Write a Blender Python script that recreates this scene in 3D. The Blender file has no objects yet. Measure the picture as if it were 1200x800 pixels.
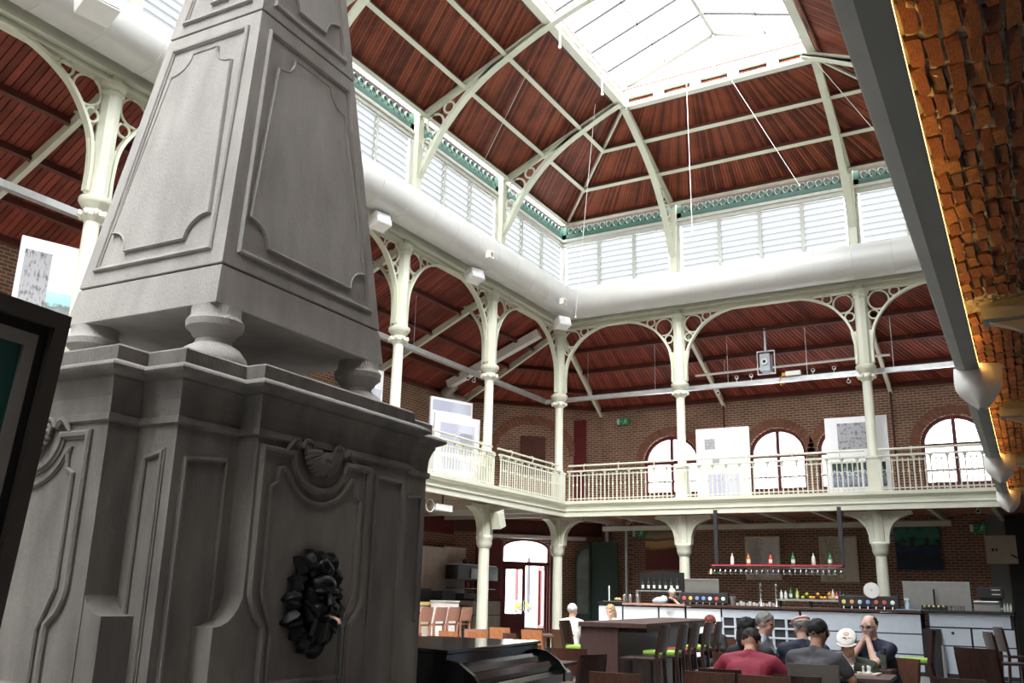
import bpy, bmesh, math, random
from mathutils import Vector, Matrix, Euler
import numpy as np
random.seed(7)
S = bpy.context.scene
C = S.collection
PI = math.pi

# ------------------------------------------------------------------ camera
cam_d = bpy.data.cameras.new('camera')
cam_d.sensor_width = 36.0
cam_d.lens = 36.0 * 1076.6 / 1200.0
cam_d.clip_start = 0.05
cam_d.clip_end = 300
cam = bpy.data.objects.new('camera', cam_d)
C.objects.link(cam)
cam.matrix_world = Matrix(((0.86428, 0.11481, 0.48974, 0.0),
                           (0.50251, -0.24311, -0.82969, 0.0),
                           (0.02380, 0.96318, -0.26780, 1.35),
                           (0, 0, 0, 1)))
S.camera = cam

# ------------------------------------------------------------------ world: bright overcast sky
W = bpy.data.worlds.new('overcast_sky')
S.world = W
W.use_nodes = True
nt = W.node_tree
nt.nodes.clear()
_o = nt.nodes.new('ShaderNodeOutputWorld')
_b = nt.nodes.new('ShaderNodeBackground')
_b.inputs['Color'].default_value = (0.93, 0.97, 1.0, 1)
_b.inputs['Strength'].default_value = 5.2
nt.links.new(_b.outputs[0], _o.inputs[0])

sun_d = bpy.data.lights.new('sun', 'SUN')
sun_d.energy = 10.0
sun_d.angle = math.radians(45)
sun_d.color = (1.0, 0.97, 0.92)
sun = bpy.data.objects.new('sun', sun_d)
C.objects.link(sun)
sun.rotation_euler = Vector((-0.36, 0.62, -1.0)).to_track_quat('-Z', 'Y').to_euler()

S.view_settings.view_transform = 'Standard'
S.view_settings.look = 'None'
S.view_settings.gamma = 1.0
S.view_settings.use_curve_mapping = False
S.view_settings.exposure = 1.0
S.cycles.max_bounces = 8
S.cycles.diffuse_bounces = 5
S.cycles.glossy_bounces = 3
S.cycles.transparent_max_bounces = 12
S.cycles.transmission_bounces = 4
S.cycles.caustics_reflective = False
S.cycles.caustics_refractive = False
S.cycles.sample_clamp_indirect = 6.0

def portal(name, loc, rot, sx, sy):
    l = bpy.data.lights.new(name, 'AREA')
    l.shape = 'RECTANGLE'
    l.size = sx
    l.size_y = sy
    l.cycles.is_portal = True
    o = bpy.data.objects.new(name, l)
    C.objects.link(o)
    o.location = loc
    o.rotation_euler = rot
    o['kind'] = 'helper'
    return o
# the daylight openings of the hall (portals guide the sky light, they give off none)
portal('skylight_portal', (-6.22, 2.85, 14.62), (0, 0, 0), 5.0, 34.9)

# ------------------------------------------------------------------ materials
MATS = {}
def _nodes(name):
    m = bpy.data.materials.new(name)
    m.use_nodes = True
    MATS[name] = m
    t = m.node_tree
    b = t.nodes['Principled BSDF']
    return m, t, b
def mat(name, col, rough=0.6, metal=0.0, var=0.12, scale=6.0, bump=0.0, bscale=None, emit=None, estr=0.0, stretch=None, spec=None, detail=4.0):
    m, t, b = _nodes(name)
    tc = t.nodes.new('ShaderNodeTexCoord')
    nz = t.nodes.new('ShaderNodeTexNoise')
    nz.inputs['Scale'].default_value = scale
    nz.inputs['Detail'].default_value = detail
    src = tc.outputs['Object']
    if stretch:
        mp = t.nodes.new('ShaderNodeMapping')
        mp.inputs['Scale'].default_value = stretch
        t.links.new(src, mp.inputs[0])
        src = mp.outputs[0]
    t.links.new(src, nz.inputs['Vector'])
    rp = t.nodes.new('ShaderNodeValToRGB')
    c = col
    rp.color_ramp.elements[0].position = 0.3
    rp.color_ramp.elements[1].position = 0.7
    rp.color_ramp.elements[0].color = (max(c[0]*(1-var), 0), max(c[1]*(1-var), 0), max(c[2]*(1-var), 0), 1)
    rp.color_ramp.elements[1].color = (min(c[0]*(1+var), 1), min(c[1]*(1+var), 1), min(c[2]*(1+var), 1), 1)
    t.links.new(nz.outputs['Fac'], rp.inputs[0])
    t.links.new(rp.outputs[0], b.inputs['Base Color'])
    b.inputs['Roughness'].default_value = rough
    b.inputs['Metallic'].default_value = metal
    if spec is not None:
        b.inputs['Specular IOR Level'].default_value = spec
    if bump:
        n2 = t.nodes.new('ShaderNodeTexNoise')
        n2.inputs['Scale'].default_value = bscale or scale * 8
        n2.inputs['Detail'].default_value = 5
        t.links.new(src, n2.inputs['Vector'])
        bp = t.nodes.new('ShaderNodeBump')
        bp.inputs['Strength'].default_value = bump
        bp.inputs['Distance'].default_value = 0.02
        t.links.new(n2.outputs['Fac'], bp.inputs['Height'])
        t.links.new(bp.outputs[0], b.inputs['Normal'])
    if emit:
        b.inputs['Emission Color'].default_value = (*emit, 1)
        b.inputs['Emission Strength'].default_value = estr
    return m
def brick_mat(name, c1, c2, mortar, bw=0.22, bh=0.075, ms=0.012, rough=0.9):
    m, t, b = _nodes(name)
    tc = t.nodes.new('ShaderNodeTexCoord')
    sp = t.nodes.new('ShaderNodeSeparateXYZ')
    cb = t.nodes.new('ShaderNodeCombineXYZ')
    t.links.new(tc.outputs['Object'], sp.inputs[0])
    t.links.new(sp.outputs['X'], cb.inputs['X'])
    t.links.new(sp.outputs['Z'], cb.inputs['Y'])
    bt = t.nodes.new('ShaderNodeTexBrick')
    bt.inputs['Scale'].default_value = 1.0
    bt.inputs['Brick Width'].default_value = bw
    bt.inputs['Row Height'].default_value = bh
    bt.inputs['Mortar Size'].default_value = ms
    bt.inputs['Mortar Smooth'].default_value = 0.2
    bt.inputs['Bias'].default_value = -0.1
    bt.inputs['Color1'].default_value = (*c1, 1)
    bt.inputs['Color2'].default_value = (*c2, 1)
    bt.inputs['Mortar'].default_value = (*mortar, 1)
    t.links.new(cb.outputs[0], bt.inputs['Vector'])
    nz = t.nodes.new('ShaderNodeTexNoise')
    nz.inputs['Scale'].default_value = 1.3
    nz.inputs['Detail'].default_value = 6
    t.links.new(tc.outputs['Object'], nz.inputs['Vector'])
    mx = t.nodes.new('ShaderNodeMix')
    mx.data_type = 'RGBA'
    mx.blend_type = 'MULTIPLY'
    mx.inputs['Factor'].default_value = 0.55
    t.links.new(bt.outputs['Color'], mx.inputs['A'])
    rp = t.nodes.new('ShaderNodeValToRGB')
    rp.color_ramp.elements[0].position = 0.3
    rp.color_ramp.elements[0].color = (0.55, 0.5, 0.5, 1)
    rp.color_ramp.elements[1].position = 0.65
    t.links.new(nz.outputs['Fac'], rp.inputs[0])
    t.links.new(rp.outputs[0], mx.inputs['B'])
    t.links.new(mx.outputs['Result'], b.inputs['Base Color'])
    bp = t.nodes.new('ShaderNodeBump')
    bp.inputs['Strength'].default_value = 0.7
    bp.inputs['Distance'].default_value = 0.012
    bp.invert = True
    t.links.new(bt.outputs['Fac'], bp.inputs['Height'])
    t.links.new(bp.outputs[0], b.inputs['Normal'])
    b.inputs['Roughness'].default_value = rough
    return m
def board_mat(name, dark, light, rough=0.6):
    # timber boards: colour per board comes from a colour attribute, grain from stretched noise
    m, t, b = _nodes(name)
    at = t.nodes.new('ShaderNodeAttribute')
    at.attribute_name = 'tone'
    tc = t.nodes.new('ShaderNodeTexCoord')
    nz = t.nodes.new('ShaderNodeTexNoise')
    nz.inputs['Scale'].default_value = 2.2
    nz.inputs['Detail'].default_value = 6
    t.links.new(tc.outputs['Object'], nz.inputs['Vector'])
    ad = t.nodes.new('ShaderNodeMath')
    ad.operation = 'ADD'
    t.links.new(at.outputs['Fac'], ad.inputs[0])
    ml = t.nodes.new('ShaderNodeMath')
    ml.operation = 'MULTIPLY_ADD'
    ml.inputs[1].default_value = 1.3
    ml.inputs[2].default_value = -0.65
    t.links.new(nz.outputs['Fac'], ml.inputs[0])
    t.links.new(ml.outputs[0], ad.inputs[1])
    rp = t.nodes.new('ShaderNodeValToRGB')
    rp.color_ramp.elements[0].color = (*dark, 1)
    rp.color_ramp.elements[1].color = (*light, 1)
    t.links.new(ad.outputs[0], rp.inputs[0])
    t.links.new(rp.outputs[0], b.inputs['Base Color'])
    b.inputs['Roughness'].default_value = rough
    b.inputs['Specular IOR Level'].default_value = 0.25
    return m
def glass_mat(name, tint=(1, 1, 1), refl=0.08, rough=0.02):
    m = bpy.data.materials.new(name)
    m.use_nodes = True
    MATS[name] = m
    t = m.node_tree
    t.nodes.clear()
    o = t.nodes.new('ShaderNodeOutputMaterial')
    mx = t.nodes.new('ShaderNodeMixShader')
    mx.inputs[0].default_value = refl
    tr = t.nodes.new('ShaderNodeBsdfTransparent')
    nz = t.nodes.new('ShaderNodeTexNoise')
    nz.inputs['Scale'].default_value = 3.0
    rp = t.nodes.new('ShaderNodeValToRGB')
    rp.color_ramp.elements[0].color = (tint[0]*0.94, tint[1]*0.94, tint[2]*0.94, 1)
    rp.color_ramp.elements[1].color = (*tint, 1)
    t.links.new(nz.outputs['Fac'], rp.inputs[0])
    t.links.new(rp.outputs[0], tr.inputs[0])
    gl = t.nodes.new('ShaderNodeBsdfGlossy')
    gl.inputs['Roughness'].default_value = rough
    t.links.new(tr.outputs[0], mx.inputs[1])
    t.links.new(gl.outputs[0], mx.inputs[2])
    t.links.new(mx.outputs[0], o.inputs[0])
    return m
def frosted_mat(name, tint=(0.9, 0.92, 0.9), through=0.55):
    # white obscured glass: part clear, part diffusing
    m = bpy.data.materials.new(name)
    m.use_nodes = True
    MATS[name] = m
    t = m.node_tree
    t.nodes.clear()
    o = t.nodes.new('ShaderNodeOutputMaterial')
    mx = t.nodes.new('ShaderNodeMixShader')
    mx.inputs[0].default_value = through
    nz = t.nodes.new('ShaderNodeTexNoise')
    nz.inputs['Scale'].default_value = 5.0
    rp = t.nodes.new('ShaderNodeValToRGB')
    rp.color_ramp.elements[0].color = (tint[0]*0.93, tint[1]*0.93, tint[2]*0.93, 1)
    rp.color_ramp.elements[1].color = (*tint, 1)
    t.links.new(nz.outputs['Fac'], rp.inputs[0])
    tl = t.nodes.new('ShaderNodeBsdfTranslucent')
    t.links.new(rp.outputs[0], tl.inputs[0])
    tr = t.nodes.new('ShaderNodeBsdfTransparent')
    t.links.new(rp.outputs[0], tr.inputs[0])
    t.links.new(tl.outputs[0], mx.inputs[1])
    t.links.new(tr.outputs[0], mx.inputs[2])
    t.links.new(mx.outputs[0], o.inputs[0])
    return m

mat('cream', (0.66, 0.665, 0.56), 0.45, var=0.05, scale=2.0)
mat('cream_green', (0.64, 0.655, 0.53), 0.45, var=0.06, scale=2.0)
mat('frame_grey', (0.62, 0.62, 0.57), 0.5, var=0.05)
mat('duct_white', (0.60, 0.60, 0.585), 0.35, var=0.04, scale=1.0)
mat('white_paint', (0.80, 0.80, 0.79), 0.4, var=0.03)
mat('teal_iron', (0.06, 0.14, 0.11), 0.5, var=0.15, scale=4)
mat('dark_timber', (0.10, 0.028, 0.02), 0.6, var=0.2, scale=3)
board_mat('roof_boards', (0.10, 0.024, 0.014), (0.33, 0.088, 0.042))
board_mat('gallery_boards', (0.12, 0.024, 0.016), (0.27, 0.06, 0.036))
mat('board_backing', (0.03, 0.01, 0.008), 0.9, var=0.1)
brick_mat('brick_wall', (0.31, 0.135, 0.085), (0.20, 0.085, 0.058), (0.46, 0.38, 0.29), ms=0.014)
brick_mat('brick_soffit', (0.50, 0.20, 0.11), (0.36, 0.13, 0.07), (0.42, 0.36, 0.30))
mat('brick_arch', (0.26, 0.115, 0.075), 0.95, var=0.2, scale=6)
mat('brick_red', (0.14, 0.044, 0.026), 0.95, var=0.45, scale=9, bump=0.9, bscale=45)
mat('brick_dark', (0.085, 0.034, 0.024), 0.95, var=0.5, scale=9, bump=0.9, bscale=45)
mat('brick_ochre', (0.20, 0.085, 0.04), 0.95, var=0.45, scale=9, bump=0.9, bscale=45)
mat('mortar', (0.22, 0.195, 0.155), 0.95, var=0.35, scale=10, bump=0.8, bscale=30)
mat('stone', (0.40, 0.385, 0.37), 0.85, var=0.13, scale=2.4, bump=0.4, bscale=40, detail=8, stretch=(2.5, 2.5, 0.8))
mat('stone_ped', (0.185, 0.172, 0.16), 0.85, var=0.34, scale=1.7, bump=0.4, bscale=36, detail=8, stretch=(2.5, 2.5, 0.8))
mat('stone_joint', (0.10, 0.095, 0.09), 0.9, var=0.2)
mat('bronze_black', (0.012, 0.012, 0.013), 0.38, 0.6, var=0.3, bump=0.2)
mat('copper_pipe', (0.70, 0.42, 0.32), 0.3, 1.0)
mat('beam_grey', (0.20, 0.205, 0.20), 0.55, var=0.08, scale=2)
mat('beam_light', (0.30, 0.31, 0.30), 0.55, var=0.08, scale=2)
mat('steel', (0.55, 0.55, 0.54), 0.3, 0.9, var=0.06)
mat('galvanised', (0.55, 0.56, 0.57), 0.4, 0.7, var=0.1)
mat('dark_metal', (0.05, 0.05, 0.055), 0.45, 0.5)
mat('bar_dark', (0.02, 0.02, 0.02), 0.8)
mat('lantern_iron', (0.22, 0.215, 0.19), 0.6, var=0.1)
mat('black', (0.012, 0.012, 0.013), 0.45, var=0.2)
mat('piano_black', (0.006, 0.006, 0.007), 0.12, var=0.1)
mat('dark_red', (0.14, 0.018, 0.022), 0.5, var=0.1)
mat('dark_green', (0.012, 0.035, 0.026), 0.5, var=0.15)
mat('floor_tile', (0.24, 0.23, 0.215), 0.45, var=0.15, scale=2, bump=0.05)
mat('plaster', (0.66, 0.62, 0.56), 0.8, var=0.08)
mat('wall_plain', (0.10, 0.07, 0.055), 0.9, var=0.15)
mat('bar_panel', (0.48, 0.53, 0.60), 0.5, var=0.04)
mat('counter_wood', (0.07, 0.032, 0.026), 0.35, var=0.2, scale=5)
mat('chair_dark', (0.040, 0.018, 0.014), 0.38, var=0.3, scale=7, stretch=(8, 8, 1))
mat('chair_brown', (0.095, 0.036, 0.022), 0.4, var=0.3, scale=7, stretch=(8, 8, 1))
mat('chair_orange', (0.50, 0.20, 0.085), 0.4, var=0.2, scale=7, stretch=(8, 8, 1))
mat('chair_pink', (0.42, 0.20, 0.14), 0.45, var=0.15, scale=7, stretch=(8, 8, 1))
mat('cushion_green', (0.30, 0.55, 0.07), 0.7, var=0.1)
mat('cushion_red', (0.35, 0.04, 0.06), 0.7, var=0.1)
mat('table_brown', (0.085, 0.045, 0.040), 0.5, var=0.12, scale=3, stretch=(6, 1, 1))
mat('paper_white', (0.80, 0.80, 0.84), 0.6, var=0.02)
mat('lamp_white', (0.80, 0.77, 0.75), 0.35, var=0.02)
mat('led', (1.0, 0.6, 0.2), 0.5, emit=(1.0, 0.52, 0.13), estr=13.0)
glass_mat('pane_glass', (0.97, 1.0, 0.99), 0.06)
glass_mat('clear_glass', (0.80, 0.84, 0.84), 0.16)
glass_mat('glassware', (0.86, 0.88, 0.88), 0.38, 0.08)
frosted_mat('louvre_glass', (0.385, 0.39, 0.39), 0.3)
frosted_mat('skylight_glass', (0.97, 0.98, 0.98), 0.75)

# ------------------------------------------------------------------ mesh helpers
class MB:
    def __init__(s):
        s.v = []
        s.f = []
        s.m = []
        s.cm = 0
    def add(s, vs, fs):
        n = len(s.v)
        s.v += [tuple(p) for p in vs]
        for f in fs:
            s.f.append(tuple(n + i for i in f))
            s.m.append(s.cm)
        return s
    def box(s, x0, x1, y0, y1, z0, z1, M=None):
        vs = [(x0,y0,z0),(x1,y0,z0),(x1,y1,z0),(x0,y1,z0),(x0,y0,z1),(x1,y0,z1),(x1,y1,z1),(x0,y1,z1)]
        if M is not None:
            vs = [tuple(M @ Vector(p)) for p in vs]
        return s.add(vs, [(3,2,1,0),(4,5,6,7),(0,1,5,4),(1,2,6,5),(2,3,7,6),(3,0,4,7)])
    def cbox(s, c, d, M=None):
        return s.box(c[0]-d[0]/2, c[0]+d[0]/2, c[1]-d[1]/2, c[1]+d[1]/2, c[2]-d[2]/2, c[2]+d[2]/2, M)
    def bar(s, a, b, w, h, up=(0,0,1)):
        # rectangular bar from a to b; w across, h along up
        a = Vector(a); b = Vector(b)
        d = (b - a)
        L = d.length
        d.normalize()
        u = Vector(up)
        x = d.cross(u)
        if x.length < 1e-5:
            x = d.cross(Vector((1,0,0)))
        x.normalize()
        u = x.cross(d)
        vs = []
        for p in (a, b):
            for (i, j) in ((-1,-1),(1,-1),(1,1),(-1,1)):
                vs.append(p + x*(i*w/2) + u*(j*h/2))
        return s.add(vs, [(3,2,1,0),(4,5,6,7),(0,1,5,4),(1,2,6,5),(2,3,7,6),(3,0,4,7)])
    def tube(s, pts, r, n=8, cap=True, closed=False):
        pts = [Vector(p) for p in pts]
        k = len(pts)
        rs = r if isinstance(r, (list, tuple)) else [r]*k
        rings = []
        ref = None
        for i in range(k):
            if closed:
                d = pts[(i+1) % k] - pts[i-1]
            else:
                d = pts[min(i+1,k-1)] - pts[max(i-1,0)]
            d.normalize()
            if ref is None:
                ref = Vector((0,0,1)) if abs(d.z) < 0.9 else Vector((1,0,0))
            x = d.cross(ref)
            if x.length < 1e-6:
                x = d.cross(Vector((0,1,0.3)))
            x.normalize()
            y = x.cross(d)
            ref = y if abs(d.z) > 0.9 else ref
            rings.append([pts[i] + (x*math.cos(2*PI*j/n) + y*math.sin(2*PI*j/n))*rs[i] for j in range(n)])
        vs = [p for rg in rings for p in rg]
        fs = []
        for i in range(k if closed else k-1):
            a = i*n
            b = ((i+1) % k)*n
            for j in range(n):
                j2 = (j+1) % n
                fs.append((a+j, a+j2, b+j2, b+j))
        if cap and not closed:
            fs.append(tuple(range(n-1,-1,-1)))
            fs.append(tuple((k-1)*n + j for j in range(n)))
        return s.add(vs, fs)
    def lathe(s, prof, n=16, c=(0,0,0), cap=True, sx=1.0, sy=1.0):
        # prof: list of (r, z) from bottom to top
        vs = []
        for (r, z) in prof:
            for j in range(n):
                a = 2*PI*j/n
                vs.append((c[0]+r*sx*math.cos(a), c[1]+r*sy*math.sin(a), c[2]+z))
        fs = []
        for i in range(len(prof)-1):
            for j in range(n):
                j2 = (j+1) % n
                fs.append((i*n+j, i*n+j2, (i+1)*n+j2, (i+1)*n+j))
        if cap:
            fs.append(tuple(range(n-1,-1,-1)))
            fs.append(tuple((len(prof)-1)*n+j for j in range(n)))
        return s.add(vs, fs)
    def loft(s, loops, cap=True):
        n = len(loops[0])
        vs = [p for l in loops for p in l]
        fs = []
        for i in range(len(loops)-1):
            for j in range(n):
                j2 = (j+1) % n
                fs.append((i*n+j, i*n+j2, (i+1)*n+j2, (i+1)*n+j))
        if cap:
            fs.append(tuple(range(n-1,-1,-1)))
            fs.append(tuple((len(loops)-1)*n+j for j in range(n)))
        return s.add(vs, fs)
    def prism(s, poly, fn, d0, d1):
        # poly: list of (u, v); fn(u, v, d) -> point
        n = len(poly)
        vs = [fn(u, v, d0) for (u, v) in poly] + [fn(u, v, d1) for (u, v) in poly]
        fs = [tuple(range(n-1,-1,-1)), tuple(range(n, 2*n))]
        for j in range(n):
            j2 = (j+1) % n
            fs.append((j, j2, n+j2, n+j))
        return s.add(vs, fs)
    def strip(s, outer, inner, fn, d0, d1):
        # band between two open polylines of equal length, extruded
        n = len(outer)
        vs = []
        for d in (d0, d1):
            vs += [fn(u, v, d) for (u, v) in outer] + [fn(u, v, d) for (u, v) in inner]
        fs = []
        o0, i0, o1, i1 = 0, n, 2*n, 3*n
        for j in range(n-1):
            fs += [(o0+j, i0+j, i0+j+1, o0+j+1), (o1+j, o1+j+1, i1+j+1, i1+j),
                   (o0+j, o0+j+1, o1+j+1, o1+j), (i0+j, i1+j, i1+j+1, i0+j+1)]
        fs += [(o0, o1, i1, i0), (o0+n-1, i0+n-1, i1+n-1, o1+n-1)]
        return s.add(vs, fs)
    def ball(s, c, r, n=10, m=7, M=None):
        # r: radius or (rx, ry, rz)
        if not isinstance(r, (tuple, list)):
            r = (r, r, r)
        vs = []
        for i in range(1, m):
            th = PI*i/m
            for j in range(n):
                a = 2*PI*j/n
                vs.append(Vector((r[0]*math.sin(th)*math.cos(a), r[1]*math.sin(th)*math.sin(a), -r[2]*math.cos(th))))
        vs.append(Vector((0, 0, -r[2])))
        vs.append(Vector((0, 0, r[2])))
        if M is not None:
            vs = [M @ p for p in vs]
        vs = [p + Vector(c) for p in vs]
        fs = []
        for i in range(m-2):
            for j in range(n):
                j2 = (j+1) % n
                fs.append((i*n+j, i*n+j2, (i+1)*n+j2, (i+1)*n+j))
        b = (m-1)*n
        for j in range(n):
            j2 = (j+1) % n
            fs.append((b, j2, j))
            fs.append((b+1, (m-2)*n+j, (m-2)*n+j2))
        return s.add(vs, fs)
    def mesh(s, name):
        me = bpy.data.meshes.new(name)
        me.from_pydata(s.v, [], s.f)
        me.update()
        return me
    def build(s, name, m, parent=None, smooth=False, loc=None, rot=None, bevel=0.0, fix=True):
        me = s.mesh(name)
        ms = m if isinstance(m, (list, tuple)) else [m]
        for x in ms:
            me.materials.append(MATS[x])
        if len(ms) > 1:
            me.polygons.foreach_set('material_index', s.m)
        if fix:
            bm = bmesh.new()
            bm.from_mesh(me)
            bmesh.ops.recalc_face_normals(bm, faces=bm.faces)
            bm.to_mesh(me)
            bm.free()
        if smooth:
            me.polygons.foreach_set('use_smooth', [True]*len(me.polygons))
            try:
                me.set_sharp_from_angle(angle=math.radians(40))
            except Exception:
                pass
        return link(name, me, parent, loc, rot, bevel)
def link(name, me, parent=None, loc=None, rot=None, bevel=0.0):
    o = bpy.data.objects.new(name, me)
    C.objects.link(o)
    if parent is not None:
        o.parent = parent
    if loc is not None:
        o.location = loc
    if rot is not None:
        o.rotation_euler = rot if isinstance(rot, (tuple, list)) else (0, 0, rot)
    if bevel:
        md = o.modifiers.new('edge', 'BEVEL')
        md.width = bevel
        md.segments = 2
        md.limit_method = 'ANGLE'
    return o
def tag(o, label=None, cat=None, group=None, kind=None):
    if label: o['label'] = label
    if cat: o['category'] = cat
    if group: o['group'] = group
    if kind: o['kind'] = kind
    return o
def thing(name, label, cat, loc=(0,0,0), rotz=0.0, group=None):
    o = bpy.data.objects.new(name, None)
    o.empty_display_size = 0.1
    C.objects.link(o)
    o.location = loc
    o.rotation_euler = (0, 0, rotz)
    return tag(o, label, cat, group)
def copy_tree(o, parent=None):
    c = o.copy()
    C.objects.link(c)
    c.parent = parent
    for ch in list(o.children):
        copy_tree(ch, c)
    return c
def dup(o, loc, rotz=0.0, label=None, group=None):
    c = copy_tree(o)
    c.location = loc
    c.rotation_euler = (0, 0, rotz)
    if label: c['label'] = label
    if group: c['group'] = group
    return c
def struct(o, label=None):
    o['kind'] = 'structure'
    if label: o['label'] = label
    return o
def arc(cx, cy, rx, ry, a0, a1, n):
    return [(cx + rx*math.cos(math.radians(a0 + (a1-a0)*i/n)), cy + ry*math.sin(math.radians(a0 + (a1-a0)*i/n))) for i in range(n+1)]
ORD = ['first', 'second', 'third', 'fourth', 'fifth', 'sixth', 'seventh', 'eighth', 'ninth', 'tenth', 'eleventh', 'twelfth']
# ------------------------------------------------------------------ the hall: constants
XL, YB, XR = -12.47, 24.0, 0.07          # column rows: left, back, right
WL, WB, WR = -16.4, 28.0, 4.2            # outer walls
YR = -18.0                                # near end of the open hall
GZ = 4.0                                 # gallery floor
LY = [24.0, 20.0, 16.05, 12.1, 8.15, 4.2, 0.25, -3.7, -7.65, -11.6, -15.0]
BX = [-12.47, -8.67, -3.73, 0.07]
def FL(u, v, d): return (XL + d, u, v)
def FB(u, v, d): return (u, YB - d, v)
def FR(u, v, d): return (XR - d, u, v)

def world_part(mb, name, m, parent, smooth=False, bevel=0.0):
    o = mb.build(name, m, parent, smooth, bevel=bevel)
    o.location = -Vector(parent.location)
    return o

# ---- floor
fb = MB().box(WL-0.5, WR+0.5, -20.5, WB+0.5, -0.12, 0.0)
struct(fb.build('floor', 'floor_tile'))

# ---- outer walls with real openings
def wall(name, p0, p1, h, ops, m, t=0.38):
    # local x along the wall, z up, inner face at y = 0; ops: (u0, u1, v0, vspring, rise)
    p0 = Vector((*p0, 0)); p1 = Vector((*p1, 0))
    d = p1 - p0
    L = d.length
    mb = MB()
    us = 0.0
    def q(a, b, c, e):
        mb.add([a, b, c, e], [(0, 1, 2, 3)])
    for (u0, u1, v0, vs, rise) in sorted(ops):
        q((us,0,0), (u0,0,0), (u0,0,h), (us,0,h))
        if v0 > 0:
            q((u0,0,0), (u1,0,0), (u1,0,v0), (u0,0,v0))
        n = 14
        pts = []
        for i in range(n+1):
            a = PI - PI*i/n
            pts.append(((u0+u1)/2 + (u1-u0)/2*math.cos(a), vs + rise*math.sin(a)))
        for i in range(n):
            (a, va), (b, vb) = pts[i], pts[i+1]
            q((a,0,va), (b,0,vb), (b,0,h), (a,0,h))
            q((a,0,va), (a,t,va), (b,t,vb), (b,0,vb))
        q((u0,0,v0), (u0,t,v0), (u0,t,vs), (u0,0,vs))
        q((u1,0,v0), (u1,0,vs), (u1,t,vs), (u1,t,v0))
        if v0 > 0:
            q((u0,0,v0), (u1,0,v0), (u1,t,v0), (u0,t,v0))
        us = u1
    q((us,0,0), (L,0,0), (L,0,h), (us,0,h))
    o = mb.build(name, m, fix=False, loc=p0, rot=math.atan2(d.y, d.x))
    return struct(o)
# back wall: local u = X + 12.93
bo = [(1.50, 3.36, 4.62, 5.68, 0.82), (4.98, 6.70, 4.62, 5.72, 0.80), (7.02, 8.74, 4.62, 5.72, 0.80), (9.86, 11.62, 4.62, 5.76, 0.80)]
wb_ = wall('wall_back', (-12.93, 28.0), (WR, 28.0), 7.55, bo, 'brick_wall')
co = [(1.58, 3.16, 0.0, 2.85, 0.30), ]
wc_ = wall('wall_corner', (WL, 24.5), (-12.93, 28.0), 7.55, co, 'brick_wall')
lo = [(38.95, 39.65, 1.8, 3.1, 0.05), (9.0, 10.6, 4.7, 5.7, 0.7), (14.0, 15.6, 4.7, 5.7, 0.7), (19.0, 20.6, 4.7, 5.7, 0.7)]
wl_ = wall('wall_left', (WL, -18.0), (WL, 24.5), 7.55, lo, 'brick_wall')
struct(MB().box(WR, WR+0.3, -20, 28, 0, 7.55).build('wall_right', 'wall_plain'))
struct(MB().box(WL, WR, -20.3, -20, 0, 9.4).build('wall_rear', 'wall_plain'))
struct(MB().box(WL-0.3, WL, -20, -18, 0, 7.55).build('wall_left_return', 'wall_plain'))

def arch_ring(parent, u0, u1, vs, rise, w=0.24, n=22, gap=0.06):
    # brick voussoirs round an arched opening, built proud of the wall in the wall's own axes
    mb = MB()
    cu = (u0+u1)/2
    for i in range(n):
        a0 = PI*(i+gap)/n
        a1 = PI*(i+1-gap)/n
        r0, r1 = (u1-u0)/2 + 0.03, rise + 0.03
        P = []
        for (a, e) in ((a0, 0), (a1, 0), (a1, w), (a0, w)):
            P.append((cu + (r0+e)*math.cos(a), vs + (r1+e)*math.sin(a)))
        mb.prism(P, lambda u, v, d: (u, -d, v), 0.0, 0.025)
    o = mb.build('brick_arch', 'brick_arch', parent)
    return o
for (u0, u1, v0, vs, rise) in bo:
    arch_ring(wb_, u0, u1, vs, rise)
# bricked-up arch with a dark red hatch on the gallery's corner wall
arch_ring(wc_, 1.30, 3.75, 5.9, 0.95, w=0.28, n=34)
hb = MB().box(2.1, 2.95, -0.05, 0.0, 5.2, 6.45)
tag(hb.build('hatch', 'dark_timber', wc_), 'dark red hatch in the bricked-up arch')
hb = MB().box(1.40, 3.65, -0.012, 0.0, 4.0, 5.9)
hb.build('arch_infill', 'brick_wall', wc_)

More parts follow.
